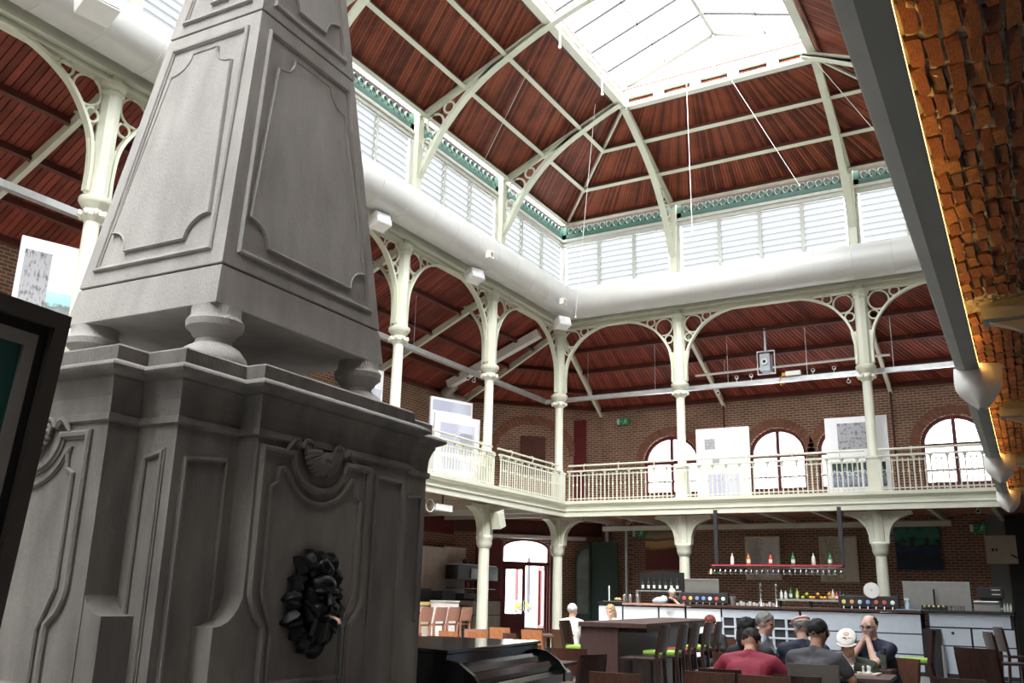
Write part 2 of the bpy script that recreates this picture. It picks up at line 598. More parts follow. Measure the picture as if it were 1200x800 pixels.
def arched_window(n, host, u0, u1, v0, vs, rise, m='dark_red', y=0.16, mull=1, trans=True):
    # frame, mullion, transom and panes in the wall's own axes
    root = bpy.data.objects.new('window_%d' % n, None)
    C.objects.link(root)
    root.matrix_world = host.matrix_world
    root.location = host.location
    root.rotation_euler = host.rotation_euler
    struct(root)
    fn = lambda u, v, d: (u, y+d, v)
    cu = (u0+u1)/2
    k = 14
    out = [(u0, v0)] + [(cu + (u1-u0)/2*math.cos(PI-PI*i/k), vs + rise*math.sin(PI-PI*i/k)) for i in range(k+1)] + [(u1, v0)]
    w = 0.10
    inn = [(u0+w, v0)] + [(cu + ((u1-u0)/2-w)*math.cos(PI-PI*i/k), vs + (rise-w)*math.sin(PI-PI*i/k)) for i in range(k+1)] + [(u1-w, v0)]
    MB().strip(out, inn, fn, -0.05, 0.05).build('frame', m, root)
    MB().box(u0, u1, y-0.06, y+0.06, v0, v0+0.09).build('sill_rail', m, root)
    top = vs + rise - w
    if mull:
        for i in range(mull):
            cx = u0 + (u1-u0)*(i+1)/(mull+1)
            MB().box(cx-0.05, cx+0.05, y-0.045, y+0.045, v0+0.05, top).build('mullion', m, root)
    if trans:
        tz = vs - 0.02
        MB().box(u0+0.05, u1-0.05, y-0.06, y+0.06, tz-0.07, tz+0.05).build('transom', m, root)
        tz = v0 + 0.42
        MB().box(u0+0.05, u1-0.05, y-0.03, y+0.03, tz-0.025, tz+0.025).build('glazing_bar', m, root)
    mb = MB()
    pts = inn
    mb.add([(u, y+0.01, v) for (u, v) in pts], [tuple(range(len(pts)))])
    mb.build('pane', 'pane_glass', root, fix=False)
    return root
wn = 1
for (u0, u1, v0, vs, rise) in bo:
    arched_window(wn, wb_, u0, u1, v0, vs, rise)
    wn += 1
for (u0, u1, v0, vs, rise) in lo[1:]:
    arched_window(wn, wl_, u0, u1, v0, vs, rise)
    wn += 1
# barred narrow window on the ground floor, left wall
u0, u1, v0, vs, rise = lo[0]
wq = arched_window(wn, wl_, u0, u1, v0, vs, rise, m='frame_grey', mull=0, trans=False)
wn += 1
for i in range(4):
    MB().tube([(u0+0.1+i*0.165, 0.06, v0), (u0+0.1+i*0.165, 0.06, vs+0.03)], 0.012, 6).build('window_bar', 'dark_metal', wq)
for z in (2.0, 2.75):
    MB().box(u0, u1, 0.05, 0.07, z, z+0.03).build('cross_bar', 'dark_metal', wq)

# ---- entrance doors in the corner wall
dr = bpy.data.objects.new('door_1', None)
C.objects.link(dr)
dr.location = wc_.location
dr.rotation_euler = wc_.rotation_euler
struct(dr)
u0, u1 = 1.58, 3.16
fn = lambda u, v, d: (u, 0.12+d, v)
out = [(u0, 0.0)] + [((u0+u1)/2 + (u1-u0)/2*math.cos(PI-PI*i/12), 2.85 + 0.30*math.sin(PI-PI*i/12)) for i in range(13)] + [(u1, 0.0)]
inn = [(u0+0.06, 0.0)] + [((u0+u1)/2 + ((u1-u0)/2-0.06)*math.cos(PI-PI*i/12), 2.83 + 0.26*math.sin(PI-PI*i/12)) for i in range(13)] + [(u1-0.06, 0.0)]
MB().strip(out, inn, fn, -0.06, 0.06).build('door_frame', 'dark_red', dr)
MB().box(u0, u1, 0.04, 0.2, 2.32, 2.44).build('transom', 'dark_red', dr)
MB().add([(u, 0.13, v) for (u, v) in inn if v > 2.3] + [(u1-0.06, 0.13, 2.4), (u0+0.06, 0.13, 2.4)], [tuple(range(15))]).build('fanlight_pane', 'pane_glass', dr, fix=False)
for (a, b, z0, nm) in ((u0+0.06, u0+0.80, 0.85, 'door_leaf'),):
    lf = MB()
    lf.box(a, a+0.10, 0.08, 0.15, 0.02, 2.32).box(b-0.10, b, 0.08, 0.15, 0.02, 2.32).box(a, b, 0.08, 0.15, 2.2, 2.32).box(a, b, 0.08, 0.15, 0.02, z0)
    lo_ = lf.build(nm, 'dark_red', dr)
    MB().add([(a+0.1, 0.115, z0), (b-0.1, 0.115, z0), (b-0.1, 0.115, 2.2), (a+0.1, 0.115, 2.2)], [(0,1,2,3)]).build('pane', 'pane_glass', lo_, fix=False)
    MB().tube([(b-0.05, 0.04, 0.95), (b-0.05, 0.04, 1.25)], 0.015, 8).build('handle', 'steel', lo_)
# the right-hand leaf stands open, turned into the doorway
lf = MB().box(u1-0.13, u1-0.06, 0.15, 0.9, 0.02, 0.5).box(u1-0.13, u1-0.06, 0.15, 0.27, 0.02, 2.32).box(u1-0.13, u1-0.06, 0.8, 0.9, 0.02, 2.32).box(u1-0.13, u1-0.06, 0.15, 0.9, 2.2, 2.32)
lo_ = lf.build('door_leaf', 'dark_red', dr)
# white awning box above the doors
aw = MB().box(1.05, 4.3, -0.22, 0.0, 3.16, 3.26)
struct(aw.build('trim_1', 'white_paint', loc=wc_.location, rot=tuple(wc_.rotation_euler)))
# dark panels beside the doors
struct(MB().box(0.7, 1.56, -0.03, 0.0, 0.0, 3.1).box(3.18, 3.6, -0.03, 0.0, 0.0, 3.1).build('trim_2', 'dark_red', loc=wc_.location, rot=tuple(wc_.rotation_euler)))
struct(MB().box(0.0, 4.93, -0.02, 0.0, 3.3, 3.75).build('trim_3', 'dark_timber', loc=wc_.location, rot=tuple(wc_.rotation_euler)))
struct(MB().box(36.0, 42.4, -0.05, 0.0, 3.2, 3.72).build('trim_4', 'dark_red', loc=wl_.location, rot=tuple(wl_.rotation_euler)))

# ---- gallery floor slabs, fascia, brick jack-arch soffits
FX, FY = -11.98, 23.52          # fascia faces
struct(MB().box(WL, FX-0.1, YR, WB, 3.86, GZ).build('gallery_floor_left', 'plaster'))
struct(MB().box(FX-0.1, WR, FY+0.1, WB, 3.86, GZ).build('gallery_floor_back', 'plaster'))
struct(MB().box(-0.40, WR, YR, FY+0.1, 3.98, 4.1).build('gallery_floor_right', 'plaster'))
prof = [(0.0, 3.57), (0.10, 3.57), (0.10, 3.70), (0.13, 3.715), (0.13, 3.745), (0.06, 3.76), (0.06, 3.86), (0.12, 3.885), (0.16, 3.92), (0.16, 4.0), (0.0, 4.0)]
mb = MB()
loops = []
for (x, y) in ((None, YR), (None, None), (-0.86, None)):
    lp = []
    for (d, z) in prof:
        px = FX - 0.13 + d
        py = FY + 0.13 - d
        lp.append((px if x is None else x, py if y is None else y, z))
    loops.append(lp)
mb.loft(loops, cap=True)
struct(mb.build('trim_5', 'cream'), 'cream moulded fascia round the gallery edge')
# brick vaulting under the left and back galleries, with cream cross beams
def soffit(name, x0, x1, y0, y1, axis, z=3.72, rise=0.10, step=1.32):
    mb = MB()
    if axis == 'y':
        n = max(1, round((y1-y0)/step))
        for k in range(n):
            a = y0 + (y1-y0)*k/n
            b = y0 + (y1-y0)*(k+1)/n
            m_ = 8
            for i in range(m_):
                t0, t1 = i/m_, (i+1)/m_
                z0, z1 = z + rise*math.sin(PI*t0), z + rise*math.sin(PI*t1)
                mb.add([(x0, a+(b-a)*t0, z0), (x1, a+(b-a)*t0, z0), (x1, a+(b-a)*t1, z1), (x0, a+(b-a)*t1, z1)], [(0,1,2,3)])
    else:
        n = max(1, round((x1-x0)/step))
        for k in range(n):
            a = x0 + (x1-x0)*k/n
            b = x0 + (x1-x0)*(k+1)/n
            m_ = 8
            for i in range(m_):
                t0, t1 = i/m_, (i+1)/m_
                z0, z1 = z + rise*math.sin(PI*t0), z + rise*math.sin(PI*t1)
                mb.add([(a+(b-a)*t0, y0, z0), (a+(b-a)*t0, y1, z0), (a+(b-a)*t1, y1, z1), (a+(b-a)*t1, y0, z1)], [(0,1,2,3)])
    o = struct(mb.build(name, 'soffit_brick', fix=False))
    return o, n
m, t, b = _nodes('soffit_brick')
tc = t.nodes.new('ShaderNodeTexCoord')
bt = t.nodes.new('ShaderNodeTexBrick')
for kk, vv in (('Scale', 1.0), ('Brick Width', 0.2), ('Row Height', 0.08), ('Mortar Size', 0.012)):
    bt.inputs[kk].default_value = vv
bt.inputs['Color1'].default_value = (0.60, 0.22, 0.12, 1)
bt.inputs['Color2'].default_value = (0.45, 0.15, 0.085, 1)
bt.inputs['Mortar'].default_value = (0.36, 0.30, 0.25, 1)
t.links.new(tc.outputs['Object'], bt.inputs['Vector'])
t.links.new(bt.outputs['Color'], b.inputs['Base Color'])
b.inputs['Roughness'].default_value = 0.95
s1, n1 = soffit('ceiling_under_left_gallery', WL, FX-0.12, YR, 23.9, 'y')
for k in range(n1+1):
    y = YR + (23.9-YR)*k/n1
    MB().box(WL, FX-0.12, y-0.05, y+0.05, 3.60, 3.74).build('cross_beam', 'cream', s1)
s2, n2 = soffit('ceiling_under_back_gallery', FX-0.12, WR, FY+0.12, WB, 'x')
for k in range(n2+1):
    x = FX-0.12 + (WR-FX+0.12)*k/n2
    MB().box(x-0.05, x+0.05, FY+0.12, WB, 3.60, 3.74).build('cross_beam', 'cream', s2)
struct(MB().add([(WL, 23.9, 3.74), (FX-0.12, 23.9, 3.74), (FX-0.12, WB, 3.74), (WL, WB, 3.74)], [(0,1,2,3)]).build('ceiling_under_corner_gallery', 'soffit_brick', fix=False))
# long cream service pipe under the back gallery
struct(MB().box(-12.4, -2.4, 26.9, 27.05, 3.42, 3.56).build('trim_6', 'cream'), 'cream service trunking under the back gallery')

# ---- timber roofs
def boards(name, a0, a1, b0, b1, m, wdt=0.10, parent=None, th=0.018):
    # boards run from edge a to edge b; normal chosen to face down
    a0, a1, b0, b1 = map(Vector, (a0, a1, b0, b1))
    L = max((a1-a0).length, (b1-b0).length)
    n = int(L/wdt)
    nrm = ((a1-a0) if (a1-a0).length > 1e-3 else (b1-b0)).cross(b0-a0).normalized()
    if nrm.z > 0:
        nrm = -nrm
    V, Fc, T = [], [], []
    g = 0.075
    for i in range(n):
        t0, t1 = (i+g)/n, (i+1-g)/n
        tone = random.random()
        off = nrm*(random.random()*0.006)
        P = [a0.lerp(a1, t0), a0.lerp(a1, t1), b0.lerp(b1, t1), b0.lerp(b1, t0)]
        k = len(V)
        V += [p + off for p in P] + [p - nrm*th for p in P]
        Fc += [(k, k+1, k+2, k+3), (k, k+4, k+5, k+1), (k+1, k+5, k+6, k+2), (k+2, k+6, k+7, k+3), (k+3, k+7, k+4, k)]
        T += [tone]*8
    me = bpy.data.meshes.new(name)
    me.from_pydata([tuple(v) for v in V], [], Fc)
    at = me.attributes.new('tone', 'FLOAT', 'POINT')
    at.data.foreach_set('value', T)
    me.materials.append(MATS[m])
    me.update()
    o = link(name, me, parent)
    o['kind'] = 'stuff'
    return o
def roof_plane(name, a0, a1, b0, b1, m, purl=(), lip=True, wdt=0.09):
    nrm = ((Vector(a1)-Vector(a0)) if (Vector(a1)-Vector(a0)).length > 1e-3 else (Vector(b1)-Vector(b0))).cross(Vector(b0)-Vector(a0)).normalized()
    if nrm.z > 0:
        nrm = -nrm
    off = -nrm*0.02
    back = MB().add([Vector(p)+off for p in (a0, a1, b1, b0)], [(0,1,2,3)])
    o = struct(back.build(name, 'board_backing', fix=False))
    boards('ceiling_boards', a0, a1, b0, b1, m, wdt, o)
    for t in purl:
        p = Vector(a0).lerp(Vector(b0), t)
        q = Vector(a1).lerp(Vector(b1), t)
        pb = MB().bar(p + nrm*0.085, q + nrm*0.085, 0.07, 0.17, up=nrm).build('purlin', 'dark_timber', o)
        if lip:
            MB().bar(p + nrm*0.18, q + nrm*0.18, 0.10, 0.03, up=nrm).build('purlin_flange', 'cream_green', pb)
    return o
ZF, ZT = 12.62, 14.12         # roof foot, lantern curb
FXL, FYB, FXR = -12.15, 23.7, -0.27
LXL, LXR, LYE, LYN = -8.70, -3.74, 20.3, -14.6
up_l = roof_plane('ceiling_left', (LXL, LYN, ZT), (LXL, LYE, ZT), (FXL, YR, ZF), (FXL, FYB, ZF), 'roof_boards', (0.34, 0.67, 0.985))
up_b = roof_plane('ceiling_back', (LXL, LYE, ZT), (LXR, LYE, ZT), (FXL, FYB, ZF), (FXR, FYB, ZF), 'roof_boards', (0.34, 0.67, 0.985))
up_r = roof_plane('ceiling_right', (LXR, LYN, ZT), (LXR, LYE, ZT), (FXR, YR, ZF), (FXR, FYB, ZF), 'roof_boards', (0.34, 0.67, 0.985))
up_n = roof_plane('ceiling_near', (LXL, LYN, ZT), (LXR, LYN, ZT), (FXL, YR, ZF), (FXR, YR, ZF), 'roof_boards', (0.67,))
for (p, q) in (((FXL, FYB, ZF), (LXL, LYE, ZT)), ((FXR, FYB, ZF), (LXR, LYE, ZT))):
    MB().bar(Vector(p)-Vector((0,0,0.13)), Vector(q)-Vector((0,0,0.13)), 0.06, 0.06).build('hip_bar', 'cream_green', up_b)
GT, GB = 9.36, 7.52           # lean-to roof over the gallery: top, foot
pf = (0.26, 0.5, 0.75, 0.97)
gl = roof_plane('ceiling_gallery_left', (XL, YR, GT), (XL, YB, GT), (WL, YR, GB), (WL, 24.5, GB), 'gallery_boards', pf, False, 0.13)
gc = roof_plane('ceiling_gallery_corner', (XL, YB, GT), (XL, YB, GT), (WL, 24.5, GB), (-12.93, WB, GB), 'gallery_boards', (0.5, 0.75, 0.97), False, 0.13)
gb = roof_plane('ceiling_gallery_back', (XL, YB, GT), (XR, YB, GT), (-12.93, WB, GB), (WR, WB, GB), 'gallery_boards', pf, False, 0.13)
gr = roof_plane('ceiling_gallery_right', (XR, YR, GT), (XR, YB, GT), (WR, YR, GB), (WR, WB, GB), 'gallery_boards', (0.5,), False, 0.2)
struct(MB().add([(WL, YR, 9.4), (WR, YR, 9.4), (WR, -20.2, 7.5), (WL, -20.2, 7.5)], [(0,1,2,3)]).build('ceiling_near_gallery', 'board_backing', fix=False))
nco = struct(MB().box(FXL-0.2, FXR+0.2, YR-0.1, YR, 9.3, 10.3).box(FXL-0.2, FXR+0.2, YR-0.1, YR, 11.9, 12.7).build('wall_near_clerestory', 'wall_plain'))
MB().box(FXL-0.2, FXR+0.2, YR-0.05, YR-0.04, 10.3, 11.9).build('pane', 'louvre_glass', nco)
# rafters of the gallery roof (cream, one behind each column)
def rafter(host, a, b):
    a = Vector(a); b = Vector(b)
    dn = Vector((0, 0, -0.16))
    MB().bar(a+dn, b+dn, 0.10, 0.16).build('rafter', 'cream_green', host)
for y in LY[1:]:
    rafter(gl, (XL, y, GT), (WL, y, GB))
for x in BX[1:]:
    rafter(gb, (x, YB, GT), (x, WB, GB))
rafter(gc, (XL, YB, GT), (WL, 24.5, GB))
rafter(gc, (XL, YB, GT), (-12.93, WB, GB))

# ---- beam, cladding and round air duct along the arcade
def sweep_lb(prof, name, m, x_end=XR, smooth=False, parent=None, y0=YR):
    # profile (d inward, z) swept along the left row, round the corner, along the back row
    loops = [[FL(y0, z, d) for (d, z) in prof],
             [(XL + d, YB - d, z) for (d, z) in prof],
             [FB(x_end, z, d) for (d, z) in prof]]
    return MB().loft(loops).build(name, m, parent, smooth)
struct(sweep_lb([(-0.14, 9.22), (0.08, 9.22), (0.08, 9.25), (0.02, 9.27), (0.02, 9.34), (0.14, 9.36), (0.14, 9.42), (-0.14, 9.42)], 'trim_7', 'cream'), 'cream iron lintel beam above the arcade')
struct(sweep_lb([(-0.16, 9.38), (0.06, 9.38), (0.06, 10.32), (-0.16, 10.32)], 'wall_spandrel', 'cream'))
dc, dz, drr = 0.56, 9.82, 0.46
du = sweep_lb([(dc + drr*math.cos(2*PI*i/28), dz + drr*math.sin(2*PI*i/28)) for i in range(28)], 'air_duct', 'duct_white', x_end=-0.15, smooth=True, y0=YR+0.3)
tag(du, 'large round white air duct running along the arcade under the clerestory', 'duct')
for y in [YR + 0.6 + 0.95*i for i in range(44)]:
    if y < 23.2:
        sm = MB()
        k = 28
        pts = [(XL + dc + (drr+0.004)*math.cos(2*PI*i/k), y, dz + (drr+0.004)*math.sin(2*PI*i/k)) for i in range(k)]
        sm.tube(pts, 0.007, 4, closed=True)
        sm.build('seam', 'duct_white', du)
for x in [-11.3 + 0.95*i for i in range(12)]:
    sm = MB()
    k = 28
    pts = [(x, YB - dc - (drr+0.004)*math.cos(2*PI*i/k), dz + (drr+0.004)*math.sin(2*PI*i/k)) for i in range(k)]
    sm.tube(pts, 0.007, 4, closed=True)
    sm.build('seam', 'duct_white', du)

# ---- clerestory: louvred windows, teal lattice band
WZ0, WZ1 = 10.32, 11.88
slat_cache = {}
def slat_mesh(L):
    k = round(L, 2)
    if k not in slat_cache:
        mb = MB()
        M = Matrix.Rotation(math.radians(-58), 4, 'X')
        mb.box(-L/2, L/2, -0.088, 0.088, -0.004, 0.004, M)
        me = mb.mesh('slat')
        me.materials.append(MATS['louvre_glass'])
        slat_cache[k] = me
    return slat_cache[k]
def clerestory(F, u0, u1, n, rz, end=0.16):
    global wn
    root = bpy.data.objects.new('window_%d' % wn, None)
    wn += 1
    C.objects.link(root)
    struct(root)
    a, b = u0 + end, u1 - end
    # surround
    fr = MB()
    fr.prism([(u0, WZ1), (u1, WZ1), (u1, 12.14), (u0, 12.14)], F, 0.0, 0.13)
    fr.prism([(u0, 12.02), (u1, 12.02), (u1, 12.10), (u0, 12.10)], F, 0.13, 0.19)
    fr.prism([(u0, WZ1+0.02), (u1, WZ1+0.02), (u1, WZ1+0.07), (u0, WZ1+0.07)], F, 0.13, 0.16)
    fr.prism([(u0, WZ0), (a, WZ0), (a, WZ1), (u0, WZ1)], F, 0.0, 0.13)
    fr.prism([(b, WZ0), (u1, WZ0), (u1, WZ1), (b, WZ1)], F, 0.0, 0.13)
    fr.prism([(a-0.07, WZ0), (a-0.02, WZ0), (a-0.02, WZ1), (a-0.07, WZ1)], F, 0.13, 0.16)
    fr.prism([(b+0.02, WZ0), (b+0.07, WZ0), (b+0.07, WZ1), (b+0.02, WZ1)], F, 0.13, 0.16)
    fr.build('frame', 'frame_grey', root)
    w = (b-a)/n
    for i in range(1, n):
        x = a + w*i
        MB().prism([(x-0.045, WZ0), (x+0.045, WZ0), (x+0.045, WZ1), (x-0.045, WZ1)], F, 0.0, 0.10).build('mullion', 'frame_grey', root)
    sw = w - 0.09
    me = slat_mesh(sw)
    for i in range(n):
        cx = a + w*(i+0.5)
        for k in range(9):
            z = WZ0 + 0.09 + k*(WZ1-WZ0)/9.0
            o = link('slat', me, root, F(cx, z, 0.05), (0, 0, rz))
    # teal lattice band with a row of rings, dark-coloured board behind for the void's shade
    bd = MB()
    bd.prism([(u0, 12.14), (u1, 12.14), (u1, 12.27), (u0, 12.27)], F, 0.10, 0.16)
    bd.prism([(u0, 12.14), (u0+0.22, 12.14), (u0+0.22, 12.52), (u0, 12.52)], F, 0.10, 0.16)
    bd.prism([(u1-0.22, 12.14), (u1, 12.14), (u1, 12.52), (u1-0.22, 12.52)], F, 0.10, 0.16)
    m_ = int((u1-u0-0.5)/0.215)
    for k in range(m_):
        cx = u0 + 0.25 + (u1-u0-0.5)*(k+0.5)/m_
        pts = [F(cx + 0.080*math.cos(2*PI*j/12), 12.37 + 0.105*math.sin(2*PI*j/12), 0.13) for j in range(12)]
        bd.tube(pts, 0.030, 5, closed=True)
        bd.prism([(cx-0.02, 12.30), (cx+0.06, 12.27), (cx+0.06, 12.34), (cx+0.0, 12.37)], F, 0.11, 0.15)
    bd.build('lattice_band', 'teal_iron', root)
    vd = MB().prism([(u0, 12.14), (u1, 12.14), (u1, 12.66), (u0, 12.66)], F, -0.02, 0.05)
    vd.build('void_board', 'board_backing', root)
    return root
for i in range(6):
    clerestory(FL, LY[i+1], LY[i], 3, PI/2)
nw = MB()
nw.prism([(YR, 9.36), (LY[6], 9.36), (LY[6], WZ0), (YR, WZ0)], FL, -0.1, 0.1)
nw.prism([(YR, WZ1), (LY[6], WZ1), (LY[6], 12.7), (YR, 12.7)], FL, -0.1, 0.1)
for y in LY[6:]:
    nw.prism([(y-0.2, WZ0), (y+0.2, WZ0), (y+0.2, WZ1), (y-0.2, WZ1)], FL, -0.1, 0.1)
nwo = struct(nw.build('wall_left_clerestory', 'frame_grey'))
MB().prism([(YR, WZ0), (LY[6], WZ0), (LY[6], WZ1), (YR, WZ1)], FL, 0.0, 0.006).build('pane', 'louvre_glass', nwo)
clerestory(FB, BX[0]+0.05, BX[1], 3, 0)
clerestory(FB, BX[1], BX[2], 4, 0)
clerestory(FB, BX[2], BX[3], 3, 0)
# right clerestory (behind the viewer's shoulder): wall openings shut by an added opaque sheet
rw = MB()
rw.prism([(YR, 9.36), (YB, 9.36), (YB, WZ0), (YR, WZ0)], FR, -0.1, 0.1)
rw.prism([(YR, WZ1), (YB, WZ1), (YB, 12.7), (YR, 12.7)], FR, -0.1, 0.1)
for y in LY:
    rw.prism([(y-0.2, WZ0), (y+0.2, WZ0), (y+0.2, WZ1), (y-0.2, WZ1)], FR, -0.1, 0.1)
rwo = struct(rw.build('wall_right_clerestory', 'frame_grey'))
MB().prism([(YR, WZ0), (YB, WZ0), (YB, WZ1), (YR, WZ1)], FR, 0.0, 0.006).build('pane', 'frame_grey', rwo)  # unseen opaque sheet instead of glass, added to keep light off the obelisk
# thin rail on top of the duct, back side
struct(MB().tube([(-12.0, 23.62, 10.30), (-0.3, 23.62, 10.30)], 0.02, 6).build('trim_8', 'dark_metal'), 'dark cable along the top of the duct')

# ---- lantern over the hall: slotted curb, glazed gable
RZ, EZ = 15.55, 14.62
XM = (LXL+LXR)/2
lan = bpy.data.objects.new('roof_lantern', None)
C.objects.link(lan)
lan.location = (XM, LYE, ZT)
tag(lan, 'white glazed roof lantern with slotted curb and gable end', 'skylight')
def lpart(mb, name, m='white_paint', smooth=False):
    return world_part(mb, name, m, lan, smooth)
def curb(F2, u0, u1, n):
    # slotted girder: two chords with plates between
    mb = MB()
    P = lambda a, b, z0, z1, d0, d1: mb.prism([(a, z0), (b, z0), (b, z1), (a, z1)], F2, d0, d1)
    P(u0, u1, 13.92, 14.02, -0.10, 0.10)
    P(u0, u1, 14.20, 14.30, -0.05, 0.05)
    for i in range(n+1):
        x = u0 + (u1-u0)*i/n
        P(x-0.14, x+0.14, 14.02, 14.20, -0.03, 0.03)
    P(u0, u1, 14.30, 14.36, -0.02, 0.22)
    lpart(MB().prism([(u0, 13.95), (u1, 13.95), (u1, 14.34), (u0, 14.34)], F2, 0.16, 0.20), 'slot_backing', 'dark_timber')
    P(u0, u1, 14.36, 14.52, 0.14, 0.18)
    P(u0, u1, 14.50, 14.62, 0.10, 0.26)
    lpart(mb, 'curb', 'cream')
    st = MB()
    st.prism([(u0, 14.40), (u1, 14.40), (u1, 14.42), (u0, 14.42)], F2, 0.12, 0.14)
    st.prism([(u0, 14.55), (u1, 14.55), (u1, 14.57), (u0, 14.57)], F2, 0.08, 0.10)
    lpart(st, 'curb_stripe', 'dark_red')
curb(lambda u, v, d: (LXL - d, u, v), LYN, LYE, 27)
curb(lambda u, v, d: (LXR + d, u, v), LYN, LYE, 27)
curb(lambda u, v, d: (u, LYE + d, v), LXL, LXR, 5)
curb(lambda u, v, d: (u, LYN - d, v), LXL, LXR, 5)
YA, YZ = LYN-0.15, LYE+0.18
lpart(MB().bar((XM, YA, RZ), (XM, YZ, RZ), 0.09, 0.16), 'ridge_beam', 'lantern_iron')
for sgn in (-1, 1):
    xe = XM + sgn*(LXR-LXL)/2 + sgn*0.18
    n = 36
    for i in range(n+1):
        y = YA + (YZ-YA)*i/n
        big = (i == n or i == 0)
        lpart(MB().bar((XM, y, RZ), (xe, y, EZ), 0.12 if big else 0.035, 0.14 if big else 0.06), 'glazing_bar', 'lantern_iron' if big else 'bar_dark')
    for i in range(n):
        y0_, y1_ = YA + (YZ-YA)*i/n, YA + (YZ-YA)*(i+1)/n
        mb = MB().add([(XM, y0_, RZ+0.04), (XM, y1_, RZ+0.04), (xe, y1_, EZ+0.04), (xe, y0_, EZ+0.04)], [(0,1,2,3)])
        o = mb.build('glass_pane', 'skylight_glass', lan, fix=False)
        o.location = -Vector(lan.location)
    lpart(MB().tube([(XM + (xe-XM)*0.5, YA, (RZ+EZ)/2-0.02), (XM + (xe-XM)*0.5, YZ, (RZ+EZ)/2-0.02)], 0.016, 5), 'purlin_rod', 'bar_dark')
# gable end: struts and king post, glazed
lpart(MB().bar((XM, LYE+0.1, RZ), (XM, LYE+0.1, 14.4), 0.07, 0.07), 'king_post', 'lantern_iron')
lpart(MB().bar((XM-2.45, LYE+0.1, 14.66), (XM, LYE+0.1, RZ-0.02), 0.09, 0.09), 'gable_strut', 'lantern_iron')
lpart(MB().bar((XM+2.45, LYE+0.1, 14.66), (XM, LYE+0.1, RZ-0.02), 0.09, 0.09), 'gable_strut', 'lantern_iron')
for ye in (YA, YZ):
    o = MB().add([(XM-2.6, ye, EZ), (XM+2.6, ye, EZ), (XM, ye, RZ)], [(0,1,2)]).build('gable_pane', 'skylight_glass', lan, fix=False)
    o.location = -Vector(lan.location)
# ------------------------------------------------------------------ iron columns
def ring_pts(c, r, n=18):
    return [(c[0] + r*math.cos(2*PI*i/n), 0, c[1] + r*math.sin(2*PI*i/n)) for i in range(n)]
FNX = lambda u, v, d: (u, d, v)
_br = {}
def bracket_meshes():
    # upper arcade bracket along +x, z from the gallery floor
    pts = [(0.20, 3.28), (0.20, 3.7), (0.25, 4.12), (0.40, 4.46), (0.66, 4.80), (0.93, 5.00), (1.26, 5.15), (1.60, 5.23), (1.95, 5.25)]
    # smooth by interpolation
    sm = []
    for i in range(len(pts)-1):
        p0 = pts[max(i-1, 0)]; p1 = pts[i]; p2 = pts[i+1]; p3 = pts[min(i+2, len(pts)-1)]
        for k in range(4):
            t = k/4
            q = []
            for a in range(2):
                q.append(0.5*((2*p1[a]) + (-p0[a]+p2[a])*t + (2*p0[a]-5*p1[a]+4*p2[a]-p3[a])*t*t + (-p0[a]+3*p1[a]-3*p2[a]+p3[a])*t**3))
            sm.append(tuple(q))
    sm.append(pts[-1])
    out, inn = [], []
    for i in range(len(sm)):
        a = Vector(sm[max(i-1, 0)]); b = Vector(sm[min(i+1, len(sm)-1)])
        d = (b-a).normalized()
        n = Vector((d.y, -d.x))
        out.append(tuple(Vector(sm[i]) - n*0.028))
        inn.append(tuple(Vector(sm[i]) + n*0.028))
    mb = MB().strip(out, inn, FNX, -0.065, 0.065)
    arch = mb.mesh('bracket_arch')
    gp = [(0.13, 3.22), (0.215, 3.24), (0.235, 3.75), (0.30, 4.12), (0.27, 4.17), (0.20, 4.13), (0.15, 4.15), (0.13, 4.15)]
    gm = MB().prism(gp, FNX, -0.02, 0.02)
    for k in range(7):
        for (x, z) in ((0.19, 3.32+0.11*k),):
            gm.ball((x, -0.02, z), 0.014, 6, 4)
            gm.ball((x, 0.02, z), 0.014, 6, 4)
    gus = gm.mesh('gusset')
    rings = []
    for (c, r) in (((0.435, 4.915), 0.25), ((0.83, 5.10), 0.12), ((0.295, 4.545), 0.115)):
        rings.append(MB().tube(ring_pts(c, r), 0.024, 6, closed=True).mesh('ring'))
    sp = MB().prism([(1.40, 5.17), (1.80, 5.24), (2.6, 5.24), (2.6, 5.14), (1.8, 5.21)], FNX, -0.02, 0.02)
    for me in [arch, gus] + rings:
        me.materials.append(MATS['cream_green'])
        bm = bmesh.new(); bm.from_mesh(me); bmesh.ops.recalc_face_normals(bm, faces=bm.faces); bm.to_mesh(me); bm.free()
    return arch, gus, rings
ARCH, GUS, RINGS = bracket_meshes()
